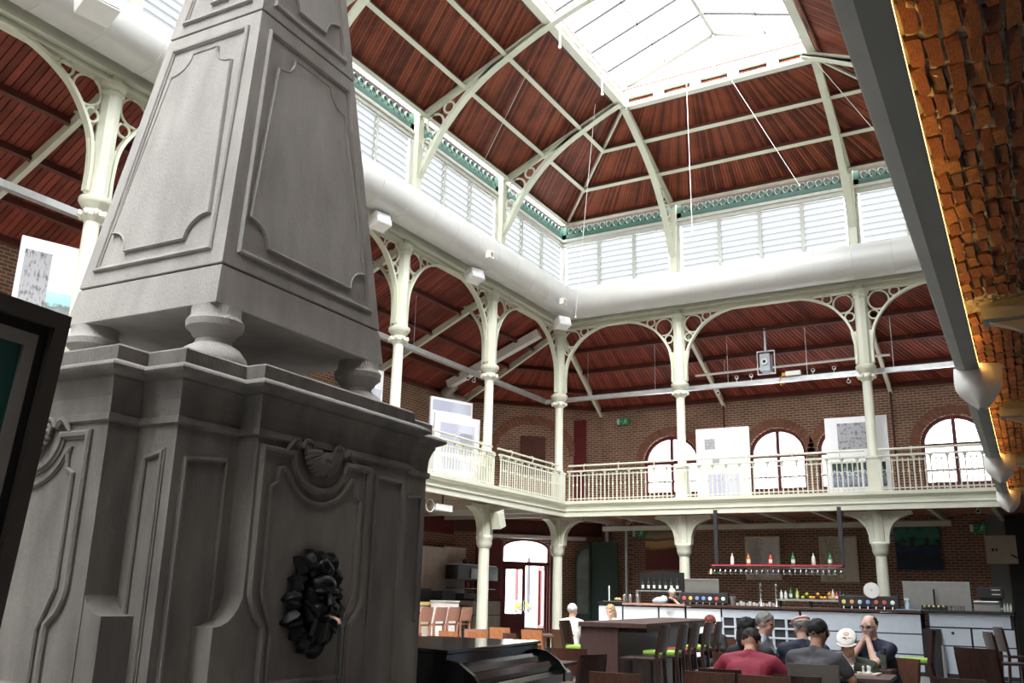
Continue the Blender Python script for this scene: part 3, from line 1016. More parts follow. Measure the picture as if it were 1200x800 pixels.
def upper_column(x, y, dirs, label):
    t = thing('gallery_column', label, 'column', (x, y, GZ), 0, 'iron columns of the gallery arcade')
    MB().box(-0.17, 0.17, -0.17, 0.17, 0, 0.06).box(-0.15, 0.15, -0.15, 0.15, 0.06, 0.84).box(-0.17, 0.17, -0.17, 0.17, 0.84, 0.90).build('plinth', 'cream', t)
    MB().lathe([(0.14, 0.90), (0.14, 0.94), (0.122, 0.98), (0.118, 2.9)], 16).build('shaft', 'cream', t, True)
    nk = MB().lathe([(0.118, 2.80), (0.19, 2.90), (0.17, 2.95), (0.155, 3.0), (0.23, 3.10), (0.25, 3.13), (0.25, 3.20), (0.18, 3.24)], 12)
    for k in range(8):
        a = 2*PI*(k+0.5)/8
        nk.ball((0.2*math.cos(a), 0.2*math.sin(a), 2.93), (0.045, 0.045, 0.06), 6, 5)
    nk.build('neck_capital', 'cream', t, True)
    MB().lathe([(0.165, 3.2), (0.165, 5.1)], 8).build('upper_shaft', 'cream', t)
    MB().lathe([(0.17, 4.98), (0.205, 5.03), (0.175, 5.08), (0.215, 5.13), (0.215, 5.22)], 8).build('top_capital', 'cream_green', t)
    MB().box(-0.08, 0.08, -0.08, 0.08, 5.22, 5.46).build('clamp', 'cream_green', t)
    for a in dirs:
        b = link('bracket', ARCH, t, (0, 0, 0), (0, 0, a))
        link('gusset', GUS, b)
        for r in RINGS:
            link('ring', r, b)
    return t
for i, y in enumerate(LY[:7]):
    if i == 0:
        upper_column(XL, y, (0, -PI/2), 'cream iron gallery column at the inner corner of the two arcades')
    else:
        upper_column(XL, y, (PI/2, -PI/2, PI), 'cream iron gallery column of the left arcade, %s from the corner column' % ORD[i-1])
for i, x in enumerate(BX[1:3]):
    upper_column(x, YB, (0, PI, PI/2), 'cream iron gallery column of the back arcade, %s' % ('left of the hanging projector' if i == 0 else 'in front of the tall photo board'))

def lower_column(x, y, dirs, label):
    t = thing('ground_column', label, 'column', (x, y, 0), 0, 'iron columns under the gallery')
    MB().lathe([(0.25, 0), (0.25, 0.10), (0.20, 0.16), (0.20, 0.32), (0.17, 0.38), (0.145, 0.44)], 16).build('base', 'cream', t, True)
    MB().lathe([(0.145, 0.44), (0.135, 2.55)], 20).build('shaft', 'cream', t, True)
    nk = MB().lathe([(0.135, 2.50), (0.17, 2.54), (0.20, 2.62), (0.20, 2.72), (0.215, 2.74), (0.215, 2.80), (0.16, 2.83)], 12)
    nk.build('neck_capital', 'cream', t, True)
    MB().lathe([(0.155, 2.8), (0.15, 3.57)], 8).build('upper_shaft', 'cream', t)
    pr = [(0.10, 2.80), (0.19, 2.80), (0.20, 3.0), (0.245, 3.17), (0.33, 3.31), (0.47, 3.42), (0.66, 3.50), (0.76, 3.52), (0.78, 3.57), (0.10, 3.57)]
    for a in dirs:
        bm_ = MB().prism(pr, FNX, -0.07, 0.07)
        bm_.strip([(0.19, 2.80), (0.20, 3.0), (0.245, 3.17), (0.33, 3.31), (0.47, 3.42), (0.66, 3.50), (0.78, 3.53)],
                  [(0.23, 2.80), (0.235, 2.99), (0.28, 3.15), (0.36, 3.28), (0.49, 3.385), (0.67, 3.465), (0.79, 3.49)], FNX, -0.10, 0.10)
        b = bm_.build('bracket', 'cream', t, rot=(0, 0, a))
        MB().tube([(0.30+0.06*math.cos(2*PI*k/12), -0.075, 3.42+0.06*math.sin(2*PI*k/12)) for k in range(12)], 0.018, 5, closed=True).build('rosette', 'cream_green', b)
        MB().tube([(0.30+0.06*math.cos(2*PI*k/12), 0.075, 3.42+0.06*math.sin(2*PI*k/12)) for k in range(12)], 0.018, 5, closed=True).build('rosette', 'cream_green', b)
    return t
for i, y in enumerate(LY):
    if i == 0:
        lower_column(XL, y, (0, -PI/2), 'cream iron column beside the entrance doors, under the gallery corner')
    elif i <= 5:
        lower_column(XL, y, (PI/2, -PI/2), 'cream iron column under the left gallery, %s from the corner one' % ORD[i-1])
lower_column(BX[1], YB, (0, PI), 'cream iron column behind the bar, beside the mountain painting')
lower_column(BX[2], YB, (0, PI), 'cream iron column behind the bar with a white disc before it')

# ------------------------------------------------------------------ arched roof ribs
def rib_meshes():
    arcp = [(0.16, 10.30), (0.23, 10.75), (0.48, 11.15), (0.86, 11.83), (1.2, 12.27), (1.66, 12.74), (2.24, 13.16), (2.81, 13.46), (3.3, 13.70), (3.78, 13.90)]
    sm = []
    for i in range(len(arcp)-1):
        p0 = arcp[max(i-1, 0)]; p1 = arcp[i]; p2 = arcp[i+1]; p3 = arcp[min(i+2, len(arcp)-1)]
        for k in range(3):
            t = k/3
            sm.append(tuple(0.5*((2*p1[a]) + (-p0[a]+p2[a])*t + (2*p0[a]-5*p1[a]+4*p2[a]-p3[a])*t*t + (-p0[a]+3*p1[a]-3*p2[a]+p3[a])*t**3) for a in range(2)))
    sm.append(arcp[-1])
    out, inn, fo, fi = [], [], [], []
    for i in range(len(sm)):
        a = Vector(sm[max(i-1, 0)]); b = Vector(sm[min(i+1, len(sm)-1)])
        d = (b-a).normalized()
        n = Vector((d.y, -d.x))
        p = Vector(sm[i])
        out.append(tuple(p - n*0.14)); inn.append(tuple(p))
        fo.append(tuple(p)); fi.append(tuple(p + n*0.025))
    low = MB().strip(out, inn, FNX, -0.015, 0.015).strip(fo, fi, FNX, -0.09, 0.09)
    for i in range(0, len(sm)-1):
        p = Vector(sm[i]).lerp(Vector(sm[i+1]), 0.5)
        for s_ in (-0.055, 0.055):
            low.ball((p.x+0.02, s_, p.y-0.02), 0.014, 5, 3)
    top = MB()
    top.bar((0.30, 0, 12.50), (3.78, 0, 14.02), 0.18, 0.05)
    top.bar((0.30, 0, 12.44), (3.78, 0, 13.96), 0.03, 0.14)
    post = MB().box(0.12, 0.30, -0.09, 0.09, 10.25, 12.55).box(0.30, 0.32, -0.10, 0.10, 10.25, 12.50)
    rings = [MB().tube(ring_pts(c, r), 0.028, 6, closed=True) for (c, r) in (((1.10, 12.55), 0.145), ((0.72, 12.22), 0.235), ((0.50, 11.73), 0.13))]
    return low, top, post, rings
def rib(loc, rz, label):
    t = thing('roof_rib', label, 'roof rib', loc, rz, 'arched iron roof ribs')
    low, top, post, rings = rib_meshes()
    for (mb, nm) in ((low, 'arch_chord'), (top, 'rafter_chord'), (post, 'wall_post')):
        mb.build(nm, 'cream_green', t)
    for r in rings:
        r.build('ring', 'cream_green', t, True)
    return t
r0 = None
def put_rib(x, y, rz, label):
    global r0
    if r0 is None:
        r0 = rib((x, y, 0), rz, label)
        return r0
    return dup(r0, (x, y, 0), rz, label)
for i, y in enumerate(LY[1:6]):
    put_rib(XL, y, 0, 'cream arched roof rib on the left clerestory, %s from the far corner' % ORD[i])
put_rib(BX[1], YB, -PI/2, 'cream arched roof rib on the back clerestory near the far corner')
put_rib(BX[2], YB, -PI/2, 'cream arched roof rib on the back clerestory beside the grey beam')
for i, y in enumerate(LY[1:4]):
    put_rib(XR-0.28, y, PI, 'cream arched roof rib on the right roof slope, %s from the far end' % ORD[i])
# cross ribs under the lantern, joining the opposite arches
for i, y in enumerate(LY[2:5]):
    a = [(LXL + (LXR-LXL)*k/16, 0, 13.95 + 0.55*math.sin(PI*k/16)) for k in range(17)]
    t = thing('lantern_cross_rib', 'white arched tie rib across the lantern, %s from the gable end' % ORD[i], 'roof rib', (0, y, 0), 0, 'tie ribs across the lantern')
    o_ = [(p[0], p[2]+0.09) for p in a]
    i_ = [(p[0], p[2]-0.05) for p in a]
    MB().strip(o_, i_, FNX, -0.03, 0.03).build('web', 'cream', t)
    MB().strip(i_, [(p[0], p[1]-0.025) for p in i_], FNX, -0.08, 0.08).build('flange', 'cream', t)

# ------------------------------------------------------------------ gallery railings
def baluster_mesh(thick):
    r = 0.020 if thick else 0.0145
    pr = [(r*1.0, 0.0), (r, 0.40), (r*2.0, 0.43), (r*2.0, 0.45), (r, 0.48), (r, 0.76)]
    if thick:
        pr = [(r*1.3, 0.0), (r, 0.06), (r, 0.72), (r*2.2, 0.79), (r*3.2, 0.82)]
    me = MB().lathe(pr, 6).mesh('baluster')
    me.materials.append(MATS['cream'])
    return me
BT, BN = baluster_mesh(True), baluster_mesh(False)
def railing(F, u0, u1, label):
    c = F((u0+u1)/2, GZ, 0.30)
    t = thing('railing', label, 'railing', c, 0, 'cream iron railings of the gallery')
    P = lambda a, b, z0, z1, d0, d1: MB().prism([(a, z0), (b, z0), (b, z1), (a, z1)], F, d0, d1)
    world_part(P(u0, u1, 4.07, 4.095, 0.285, 0.315), 'bottom_rail', 'cream', t)
    world_part(P(u0, u1, 4.73, 4.755, 0.285, 0.315), 'middle_rail', 'cream', t)
    world_part(P(u0, u1, 4.845, 4.885, 0.255, 0.345), 'top_rail', 'cream_green', t)
    world_part(MB().tube([F(u0, 5.03, 0.24), F(u1, 5.03, 0.24)], 0.026, 8), 'handrail', 'cream', t, True)
    n = max(3, round((u1-u0)/0.122))
    for i in range(n):
        u = u0 + (u1-u0)*(i+0.5)/n
        p = Vector(F(u, GZ+0.03, 0.30)) - Vector(c)
        link('baluster', BT if i % 3 == 0 else BN, t, p)
    k = max(2, round((u1-u0)/1.25))
    for i in range(k):
        u = u0 + (u1-u0)*(i+0.5)/k
        pts = [F(u, 4.88, 0.30), F(u, 4.98, 0.345), F(u, 5.05, 0.32), F(u, 5.06, 0.27), F(u, 5.03, 0.24)]
        world_part(MB().tube(pts, 0.013, 6), 'handrail_bracket', 'cream', t, True)
    return t
for i in range(5):
    a, b = LY[i+1]+0.15, LY[i]-0.15
    if i == 0:
        b = 23.55
    railing(FL, a, b, 'cream railing of the left gallery, %s section from the corner' % ORD[i])
for i in range(3):
    a, b = BX[i]+0.15, BX[i+1]-0.15
    if i == 0: a = BX[0]+0.45
    if i == 2: b = -0.5
    railing(FB, a, b, 'cream railing of the back gallery, %s' % ('section by the corner', 'wide middle section', 'section next to the grey beam')[i])
# ------------------------------------------------------------------ the stone fountain obelisk
OBX, OBY = -4.90, 4.43
ob = thing('fountain_obelisk', 'tall grey stone obelisk fountain with panelled shaft on a moulded pedestal', 'fountain', (OBX, OBY, 0), math.radians(2.5))
def plan(o, z):
    ax, AY, CY, CX, by, BXh = 0.665, 1.485, 1.285, 0.955, 0.83, 1.10
    q = [(ax+o, -(AY+o)), (ax+o, -(CY+o)), (CX+o, -(CY+o)), (CX+o, -(by+o)), (BXh+o, -(by+o))]
    pts = q + [(x, -y) for (x, y) in reversed(q)] + [(-x, -y) for (x, y) in q] + [(-x, y) for (x, y) in reversed(q)]
    return [(x, y, z) for (x, y) in pts]
body = MB()
lv = [(0.06, 0.0), (0.06, 0.55), (0.02, 0.60), (-0.075, 0.62), (-0.075, 2.19), (-0.055, 2.20), (-0.055, 2.235), (-0.07, 2.24), (-0.065, 2.33), (-0.05, 2.38), (-0.03, 2.42), (-0.03, 2.44)]
body.loft([plan(o, z) for (o, z) in lv], cap=False)
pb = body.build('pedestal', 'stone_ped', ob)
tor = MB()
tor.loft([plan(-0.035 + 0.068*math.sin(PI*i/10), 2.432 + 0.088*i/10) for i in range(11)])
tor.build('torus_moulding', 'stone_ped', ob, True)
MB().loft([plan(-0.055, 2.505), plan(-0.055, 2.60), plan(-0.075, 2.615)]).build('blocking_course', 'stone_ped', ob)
# concave aprons filling the re-entrant corners of the pedestal
for (sx, sy) in ((1, -1), (1, 1), (-1, -1), (-1, 1)):
    mb = MB()
    cv = [(0.0, 1.36)] + [(0.15 - 0.15*math.cos(math.radians(a)), 1.36 - 0.15*math.sin(math.radians(a))) for a in (15, 30, 45, 60, 75, 90)] + [(0.15, 0.6), (0.0, 0.6)]
    mb.prism(cv, lambda u, v, d: (sx*(0.58+u), sy*(1.20+d), v), 0.0, 0.205)
    cv2 = [(0.0, 1.36)] + [(0.2 - 0.2*math.cos(math.radians(a)), 1.36 - 0.2*math.sin(math.radians(a))) for a in (15, 30, 45, 60, 75, 90)] + [(0.2, 0.6), (0.0, 0.6)]
    mb.prism(cv2, lambda u, v, d: (sx*(0.875+d), sy*(0.75+u), v), 0.0, 0.148)
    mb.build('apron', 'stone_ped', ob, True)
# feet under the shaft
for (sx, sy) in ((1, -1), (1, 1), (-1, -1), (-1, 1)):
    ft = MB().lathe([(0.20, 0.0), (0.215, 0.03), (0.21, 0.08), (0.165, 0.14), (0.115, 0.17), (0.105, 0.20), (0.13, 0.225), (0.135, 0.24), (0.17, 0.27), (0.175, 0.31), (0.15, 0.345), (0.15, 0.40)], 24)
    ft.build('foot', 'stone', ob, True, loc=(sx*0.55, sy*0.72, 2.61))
# shaft blocks, tapering
def sh(z):
    t = (z-3.0)/2.41
    return 0.675 - 0.231*t, 0.855 - 0.34*t
def block(z0, z1, name, m='stone', gap=0.006):
    a = sh(z0); b = sh(z1)
    q = lambda h, z, e=0: [(-h[0]+e, -h[1]+e, z), (h[0]-e, -h[1]+e, z), (h[0]-e, h[1]-e, z), (-h[0]+e, h[1]-e, z)]
    return MB().loft([q(a, z0+gap, 0.004), q(a, z0+gap+0.006), q(b, z1-gap-0.006), q(b, z1-gap, 0.004)]).build(name, m, ob)
block(3.0, 3.27, 'shaft_block')
block(3.27, 5.30, 'shaft_block')
block(5.30, 7.2, 'shaft_block')
q = lambda h, z: [(-h[0], -h[1], z), (h[0], -h[1], z), (h[0], h[1], z), (-h[0], h[1], z)]
MB().loft([q((0.26, 0.28), 7.19), q((0.03, 0.03), 9.3)]).build('apex', 'stone', ob)
MB().loft([[(x*0.985, y*0.985, z) for (x, y, z) in q(sh(3.02), 3.02)], [(x*0.97, y*0.97, z) for (x, y, z) in q(sh(7.1), 7.1)]]).build('core', 'stone_joint', ob)
# mouldings: polyline on a face, swept with a small profile
def mould(path, fn, w=0.035, h=0.03, closed=False):
    mb = MB()
    P = [Vector(p) for p in path]
    n = len(P)
    secs = []
    for i in range(n):
        a = P[i-1] if (i > 0 or closed) else None
        b = P[(i+1) % n] if (i < n-1 or closed) else None
        d1 = (P[i]-a).normalized() if a is not None else None
        d2 = (b-P[i]).normalized() if b is not None else None
        if d1 is None: d1 = d2
        if d2 is None: d2 = d1
        nn = Vector((-(d1.y+d2.y), d1.x+d2.x))
        if nn.length < 1e-6: nn = Vector((-d1.y, d1.x))
        nn.normalize()
        k = 1.0/max(0.4, nn.dot(Vector((-d1.y, d1.x))))
        nn *= k
        sec = []
        for (s_, e) in ((-0.5, 0.0), (-0.5, 0.6), (-0.25, 1.0), (0.15, 0.9), (0.3, 0.45), (0.5, 0.35), (0.5, 0.0)):
            p = P[i] + nn*(s_*w)
            sec.append(fn(p.x, p.y, e*h))
        secs.append(sec)
    if closed:
        secs.append(secs[0])
    mb.loft(secs, cap=not closed)
    return mb
def face_A(u, v, d):
    # sloping near face (-Y); u across (local x), v height
    hy = sh(v)[1]
    return (u, -(hy + d), v)
def face_B(u, v, d):
    hx = sh(v)[0]
    return (hx + d, u, v)
for (F_, idx) in ((face_A, 0), (face_B, 1)):
    for (za, zb) in ((3.40, 5.16), (5.42, 7.0)):
        wa, wb2 = sh(za)[idx]-0.12, sh(zb)[idx]-0.11
        mould([(-wa, za), (wa, za), (wb2, zb), (-wb2, zb)], F_, 0.036, 0.026, True).build('panel_moulding', 'stone', ob)
        # inner raised field with scooped corners
        wa2, wb3 = wa-0.075, wb2-0.075
        z0, z1 = za+0.10, zb-0.10
        r = 0.17
        def W_(z): return wa2 + (wb3-wa2)*(z-z0)/(z1-z0)
        pts = []
        for (cx, cz, a0, a1) in ((-1, z0, 90, 0), (1, z0, 180, 90), (1, z1, 270, 180), (-1, z1, 0, -90)):
            for k in range(7):
                a = math.radians(a0 + (a1-a0)*k/6)
                zz = cz + r*math.sin(a)*0.95
                pts.append((cx*W_(cz) + r*math.cos(a), zz))
        fld = MB().prism(pts, F_, -0.01, 0.022)
        fld.build('raised_field', 'stone', ob)
        mould(pts, F_, 0.016, 0.030, True).build('field_moulding', 'stone', ob)
# pedestal panels
hb_ = 1.10 - 0.075
ha_ = 1.485 - 0.075
PB = lambda u, v, d: (hb_ + d, u, v)
PA = lambda u, v, d: (u, -(ha_ + d), v)
CA = lambda u, v, d: (u, -(1.285 - 0.075 + d), v)
CB = lambda u, v, d: (0.955 - 0.075 + d, u, v)
def ped_panel(F_, hw, cu, dark):
    z1 = 2.13
    rx, rz = 0.25, 0.19
    L = [(cu-rx, z1), (cu-hw, z1), (cu-hw, 1.36)]
    L += [(cu-hw+0.02*k*k/6, 1.36-0.035*k) for k in range(1, 5)] + [(cu-hw+0.12, 1.16), (cu-hw+0.12, 0.78), (cu+hw-0.12, 0.78), (cu+hw-0.12, 1.16)]
    L += [(cu+hw-0.02*k*k/6, 1.36-0.035*k) for k in range(4, 0, -1)] + [(cu+hw, 1.36), (cu+hw, z1), (cu+rx, z1)]
    arcp = [(cu+rx*math.cos(math.radians(a)), z1+rz*math.sin(math.radians(a))) for a in range(-10, -180, -12)]
    mould(L + arcp, F_, 0.045, 0.028, True).build('panel_moulding', 'stone_ped', ob)
    s = 0.085
    L2 = [(cu-rx-0.07, z1-0.09), (cu-hw+s+0.06, z1-0.10), (cu-hw+s+0.05, z1-0.18), (cu-hw+s, z1-0.21), (cu-hw+s, 1.34)] + [(cu-hw+s+0.10, 1.13), (cu-hw+s+0.10, 0.86), (cu+hw-s-0.10, 0.86), (cu+hw-s-0.10, 1.13), (cu+hw-s, 1.34), (cu+hw-s, z1-0.21), (cu+hw-s-0.05, z1-0.18), (cu+hw-s-0.06, z1-0.10), (cu+rx+0.07, z1-0.09)]
    a2 = [(cu+(rx+0.07)*math.cos(math.radians(a)), z1+(rz+0.08)*math.sin(math.radians(a))) for a in range(-25, -160, -12)]
    mould(L2 + a2, F_, 0.03, 0.022, True).build('panel_moulding', 'stone_ped', ob)
    sc = MB()
    for k in range(15):
        a = math.radians(-170 + 160*k/14)
        lx, lz = 0.17, 0.16
        w_ = 1.0 - 0.18*math.exp(-((k-7)/1.3)**2)
        pts = [F_(cu + lx*w_*t_*math.cos(a), z1+0.05 + lz*w_*t_*math.sin(a), 0.012 + 0.05*math.sin(PI*min(t_, 0.98))) for t_ in (0.1, 0.35, 0.6, 0.85, 1.0)]
        sc.tube(pts, [0.006, 0.012, 0.018, 0.022, 0.013], 6)
    for s_ in (-1, 1):
        sp = []
        for k in range(22):
            a = k*0.42
            rr = 0.06*(1-k/26)
            sp.append(F_(cu + s_*(0.14 + rr*math.cos(a)), z1 + 0.045 + rr*math.sin(a), 0.03))
        sc.tube(sp, 0.014, 6)
        sp = [F_(cu + s_*(0.21 + 0.022*k), z1 + 0.045 + 0.04*math.sin(k*0.8), 0.02) for k in range(6)]
        sc.tube(sp, [0.018, 0.024, 0.022, 0.018, 0.014, 0.008], 6)
    sc.build('shell_ornament', 'stone_ped', ob, True)
ped_panel(PB, 0.50, -0.21, True)
mould([(0.38, 0.78), (0.38, 2.1), (0.68, 2.1), (0.68, 0.78)], PB, 0.035, 0.022, True).build('panel_moulding', 'stone_ped', ob)
ped_panel(PA, 0.46, 0.0, False)
for (F_, a, b) in ((CA, 0.67, 0.80), (CB, -1.14, -0.84), (CB, 0.84, 1.14)):
    mould([(a, 0.75), (a, 2.02), (b, 2.05), (b, 0.75)], F_, 0.03, 0.022, True).build('panel_moulding', 'stone_ped', ob)
# bronze mask spouting water
MY, MZ = -0.20, 1.30
mk = MB()
mx = hb_
def M_(x, y, z): return (mx + x, MY + y, MZ + z)
mk.ball(M_(0.04, 0, 0.0), (0.10, 0.125, 0.17), 14, 10)
mk.ball(M_(0.08, 0, 0.09), (0.085, 0.10, 0.07), 12, 8)
for s_ in (-1, 1):
    mk.ball(M_(0.125, s_*0.055, 0.055), (0.03, 0.045, 0.020), 8, 6)
    mk.ball(M_(0.125, s_*0.05, 0.02), (0.022, 0.026, 0.018), 8, 6)
    mk.ball(M_(0.115, s_*0.062, -0.045), (0.045, 0.045, 0.04), 10, 7)
    mk.tube([M_(0.13, s_*0.015, -0.045), M_(0.135, s_*0.06, -0.06), M_(0.11, s_*0.11, -0.035), M_(0.08, s_*0.14, 0.0)], [0.022, 0.026, 0.02, 0.01], 7)
    mk.tube([M_(0.09, s_*0.03, -0.10), M_(0.09, s_*0.06, -0.19), M_(0.06, s_*0.05, -0.25)], [0.035, 0.03, 0.012], 7)
mk.tube([M_(0.12, 0, 0.06), M_(0.155, 0, 0.01), M_(0.165, 0, -0.02)], [0.016, 0.022, 0.03], 8)
mk.ball(M_(0.13, 0, -0.085), (0.04, 0.04, 0.022), 8, 6)
mk.tube([M_(0.09, 0, -0.12), M_(0.09, 0, -0.2), M_(0.06, 0, -0.27)], [0.05, 0.04, 0.012], 8)
mask = mk.build('mask', 'bronze_black', ob, True)
for k in range(15):
    a = 2*PI*k/15 + 0.2
    ln = 0.10 + 0.035*((k*7) % 3)/2
    lf = MB()
    ca, sa = math.cos(a), math.sin(a)
    c0 = (0.135*ca, 0.19*sa)
    rows = []
    for i in range(6):
        t_ = i/5
        w = 0.068*math.sin(PI*(0.22+0.72*t_))*(1+0.12*math.cos(i*PI))
        cy, cz = c0[0] + ca*ln*t_, c0[1] + sa*ln*t_
        bow = 0.03 + 0.05*math.sin(PI*t_)
        rows.append([M_(bow*0.6, cy - sa*w, cz + ca*w), M_(bow+0.02, cy - sa*w*0.4, cz + ca*w*0.4), M_(bow+0.005, cy, cz), M_(bow+0.02, cy + sa*w*0.4, cz - ca*w*0.4), M_(bow*0.6, cy + sa*w, cz - ca*w), M_(-0.01, cy, cz)])
    lf.loft(rows)
    lf.build('acanthus_leaf', 'bronze_black', mask, True)
for k in range(3):
    y = (k-1)*0.055
    MB().ball(M_(0.09-0.02*abs(k-1), y, 0.175+0.02*(1-abs(k-1))), (0.04, 0.05, 0.055), 8, 6).build('crest_leaf', 'bronze_black', mask, True)
MB().tube([M_(0.13, 0.0, -0.085), M_(0.19, 0.0, -0.09), M_(0.225, 0.0, -0.105), M_(0.232, 0.0, -0.125)], 0.011, 8).build('spout_pipe', 'copper_pipe', ob, True)
glass_mat('water', (0.9, 0.93, 0.95), 0.35, 0.05)
ws = MB().tube([M_(0.232, 0.0, -0.12), M_(0.240, 0.002, -0.25), M_(0.244, -0.002, -0.5), M_(0.246, 0.002, -0.75)], [0.010, 0.008, 0.007, 0.009], 7)
ws.build('water_jet', 'water', ob, True)
# basin at the foot of the fountain
bs = MB().lathe([(0.42, 0.0), (0.45, 0.05), (0.38, 0.30), (0.55, 0.50), (0.58, 0.56), (0.53, 0.56), (0.45, 0.48)], 24, (1.40, -0.2, 0), cap=False, sx=0.75)
bs.build('basin', 'stone_ped', ob, True)
MB().lathe([(0.46, 0.50), (0.0, 0.505)], 24, (1.40, -0.2, 0), cap=False, sx=0.75).build('basin_water', 'water', ob)

# ------------------------------------------------------------------ grey steel edge beam of the near gallery, with brick vaults
BSL = -0.0245                       # the beam runs a little off the hall's axis
def bx_(y): return -0.352 + BSL*y   # outer lower edge
def BF(u, v, d): return (bx_(u) + d, u, v)
bm1 = MB()
bm1.prism([(-2.0, 3.50), (23.45, 3.50), (23.45, 3.525), (-2.0, 3.525)], BF, 0.0, 0.122)
bmo = bm1.build('steel_beam', 'beam_grey')
tag(bmo, 'long grey steel edge beam of the near gallery, running down the right side', 'beam')
slp = MB().loft([[BF(y_, 3.50, 0.0), BF(y_, 3.545, -0.075), BF(y_, 3.56, -0.085), BF(y_, 3.97, -0.085), BF(y_, 3.97, 0.0)] for y_ in (-2.0, 23.45)])
slp.build('fascia_slope', 'beam_light', bmo)
MB().prism([(-2.0, 3.525), (23.45, 3.525), (23.45, 3.97), (-2.0, 3.97)], BF, 0.004, 0.10).build('web', 'beam_grey', bmo)
MB().prism([(-2.0, 3.82), (23.45, 3.82), (23.45, 3.845), (-2.0, 3.845)], BF, -0.11, -0.085).build('lower_bead', 'beam_grey', bmo)
MB().prism([(-2.0, 3.95), (23.45, 3.95), (23.45, 4.0), (-2.0, 4.0)], BF, -0.14, 0.05).build('top_flange', 'beam_grey', bmo)
led = MB().prism([(-1.5, 3.535), (22.5, 3.535), (22.5, 3.555), (-1.5, 3.555)], BF, 0.102, 0.120).build('led_strip', 'led')
tag(led, 'glowing warm orange light strip along the grey steel beam', 'light strip')
# vault: courses run along the beam, rising gently away from it
def vz(s): return 3.645 + 0.15*math.sin(min(1.0, s/1.3)*PI/2)
vb = MB()
ns = 14
for i in range(ns):
    s0, s1 = 0.10 + 2.6*i/ns, 0.10 + 2.6*(i+1)/ns
    for k in range(26):
        y0_, y1_ = -2 + 26*k/26, -2 + 26*(k+1)/26
        vb.add([(bx_(y0_)+s0, y0_, vz(s0)+0.012), (bx_(y0_)+s1, y0_, vz(s1)+0.012), (bx_(y1_)+s1, y1_, vz(s1)+0.012), (bx_(y1_)+s0, y1_, vz(s0)+0.012)], [(0,1,2,3)])
vr = random.Random(11)
gx, gy = 34, 190
hts = [[vr.uniform(-0.012, 0.012) + (0.018 if vr.random() < 0.035 else 0) for _ in range(gy+1)] for _ in range(gx+1)]
gv = []
for i in range(gx+1):
    for k in range(gy+1):
        s_ = 0.13 + 1.0*i/gx
        y_ = 2.0 + 6.0*k/gy
        gv.append((bx_(y_)+s_, y_, vz(s_) - 0.008 - hts[i][k]*0.8))
vb.add(gv, [(i*(gy+1)+k, (i+1)*(gy+1)+k, (i+1)*(gy+1)+k+1, i*(gy+1)+k+1) for i in range(gx) for k in range(gy)])
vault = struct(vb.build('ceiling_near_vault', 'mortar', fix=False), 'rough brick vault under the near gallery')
rnd = random.Random(3)
def brick_variant(seed):
    r = random.Random(seed)
    bm = bmesh.new()
    bmesh.ops.create_cube(bm, size=1.0)
    bmesh.ops.bevel(bm, geom=bm.edges[:], offset=0.10, segments=1, affect='EDGES')
    for v in bm.verts:
        v.co += Vector((r.uniform(-0.10, 0.10), r.uniform(-0.05, 0.05), r.uniform(-0.2, 0.2)))
    me = bpy.data.meshes.new('brick')
    bm.to_mesh(me)
    bm.free()
    me.materials.append(MATS[('brick_red', 'brick_red', 'brick_dark', 'brick_ochre', 'brick_red')[seed % 5]])
    return me
BV = [brick_variant(i) for i in range(10)]
crossY = [7.92, 12.2, 16.3, 20.4]
rest = MB()
placed = 0
cells = []
s = 0.118
ci = 0
while s < 1.25:
    cw = rnd.uniform(0.056, 0.070)
    y = 2.2 + rnd.uniform(0, 0.2)
    while y < 22.8:
        ln = rnd.uniform(0.19, 0.25)
        if not any(abs(y + ln/2 - c) < 0.20 for c in crossY):
            cells.append((y + ln/2, s + cw/2, ln, cw))
        y += ln + rnd.uniform(0.012, 0.022)
    s += cw + rnd.uniform(0.010, 0.018)
    ci += 1
cells.sort()
single = [c for c in cells if c[0] < 8.0 and c[1] < 0.95][:300]
sset = set(single)
for c in cells:
    (yc, sc_, ln, cw) = c
    sl = math.atan2(vz(sc_+0.05)-vz(sc_-0.05), 0.1)
    loc = Vector((bx_(yc)+sc_, yc, vz(sc_) + rnd.uniform(-0.012, 0.010)))
    eu = (rnd.uniform(-0.03, 0.03), -sl + rnd.uniform(-0.06, 0.06), rnd.uniform(-0.03, 0.03) - BSL*-1)
    if c in sset:
        o = link('brick', BV[rnd.randrange(10)], vault, loc, eu)
        o.scale = (cw, ln, 0.055)
    else:
        M = Matrix.Translation(loc) @ Euler(eu).to_matrix().to_4x4()
        rest.cm = rnd.choice((0, 0, 1, 2))
        rest.box(-cw/2, cw/2, -ln/2, ln/2, -0.027, 0.027, M)
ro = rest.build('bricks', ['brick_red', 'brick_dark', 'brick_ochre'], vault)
ro['kind'] = 'stuff'
for i, yc in enumerate(crossY):
    cb_ = MB()
    fnc = lambda u, v, d: (bx_(yc) + u, yc + d, v)
    cb_.prism([(0.22, 3.53), (3.4, 3.53), (3.4, 3.62), (0.22, 3.62)], fnc, -0.13, 0.13)
    cb_.prism([(0.22, 3.62), (3.4, 3.62), (3.4, 3.9), (0.22, 3.9)], fnc, -0.02, 0.02)
    o = struct(cb_.build('trim_%d' % (10+i), 'beam_grey'), 'grey steel cross beam under the brick vault')
    MB().prism([(0.26, 3.53), (0.40, 3.48), (0.48, 3.44), (0.60, 3.42), (0.85, 3.42), (0.85, 3.53)], fnc, -0.05, 0.05).build('haunch', 'beam_grey', o)
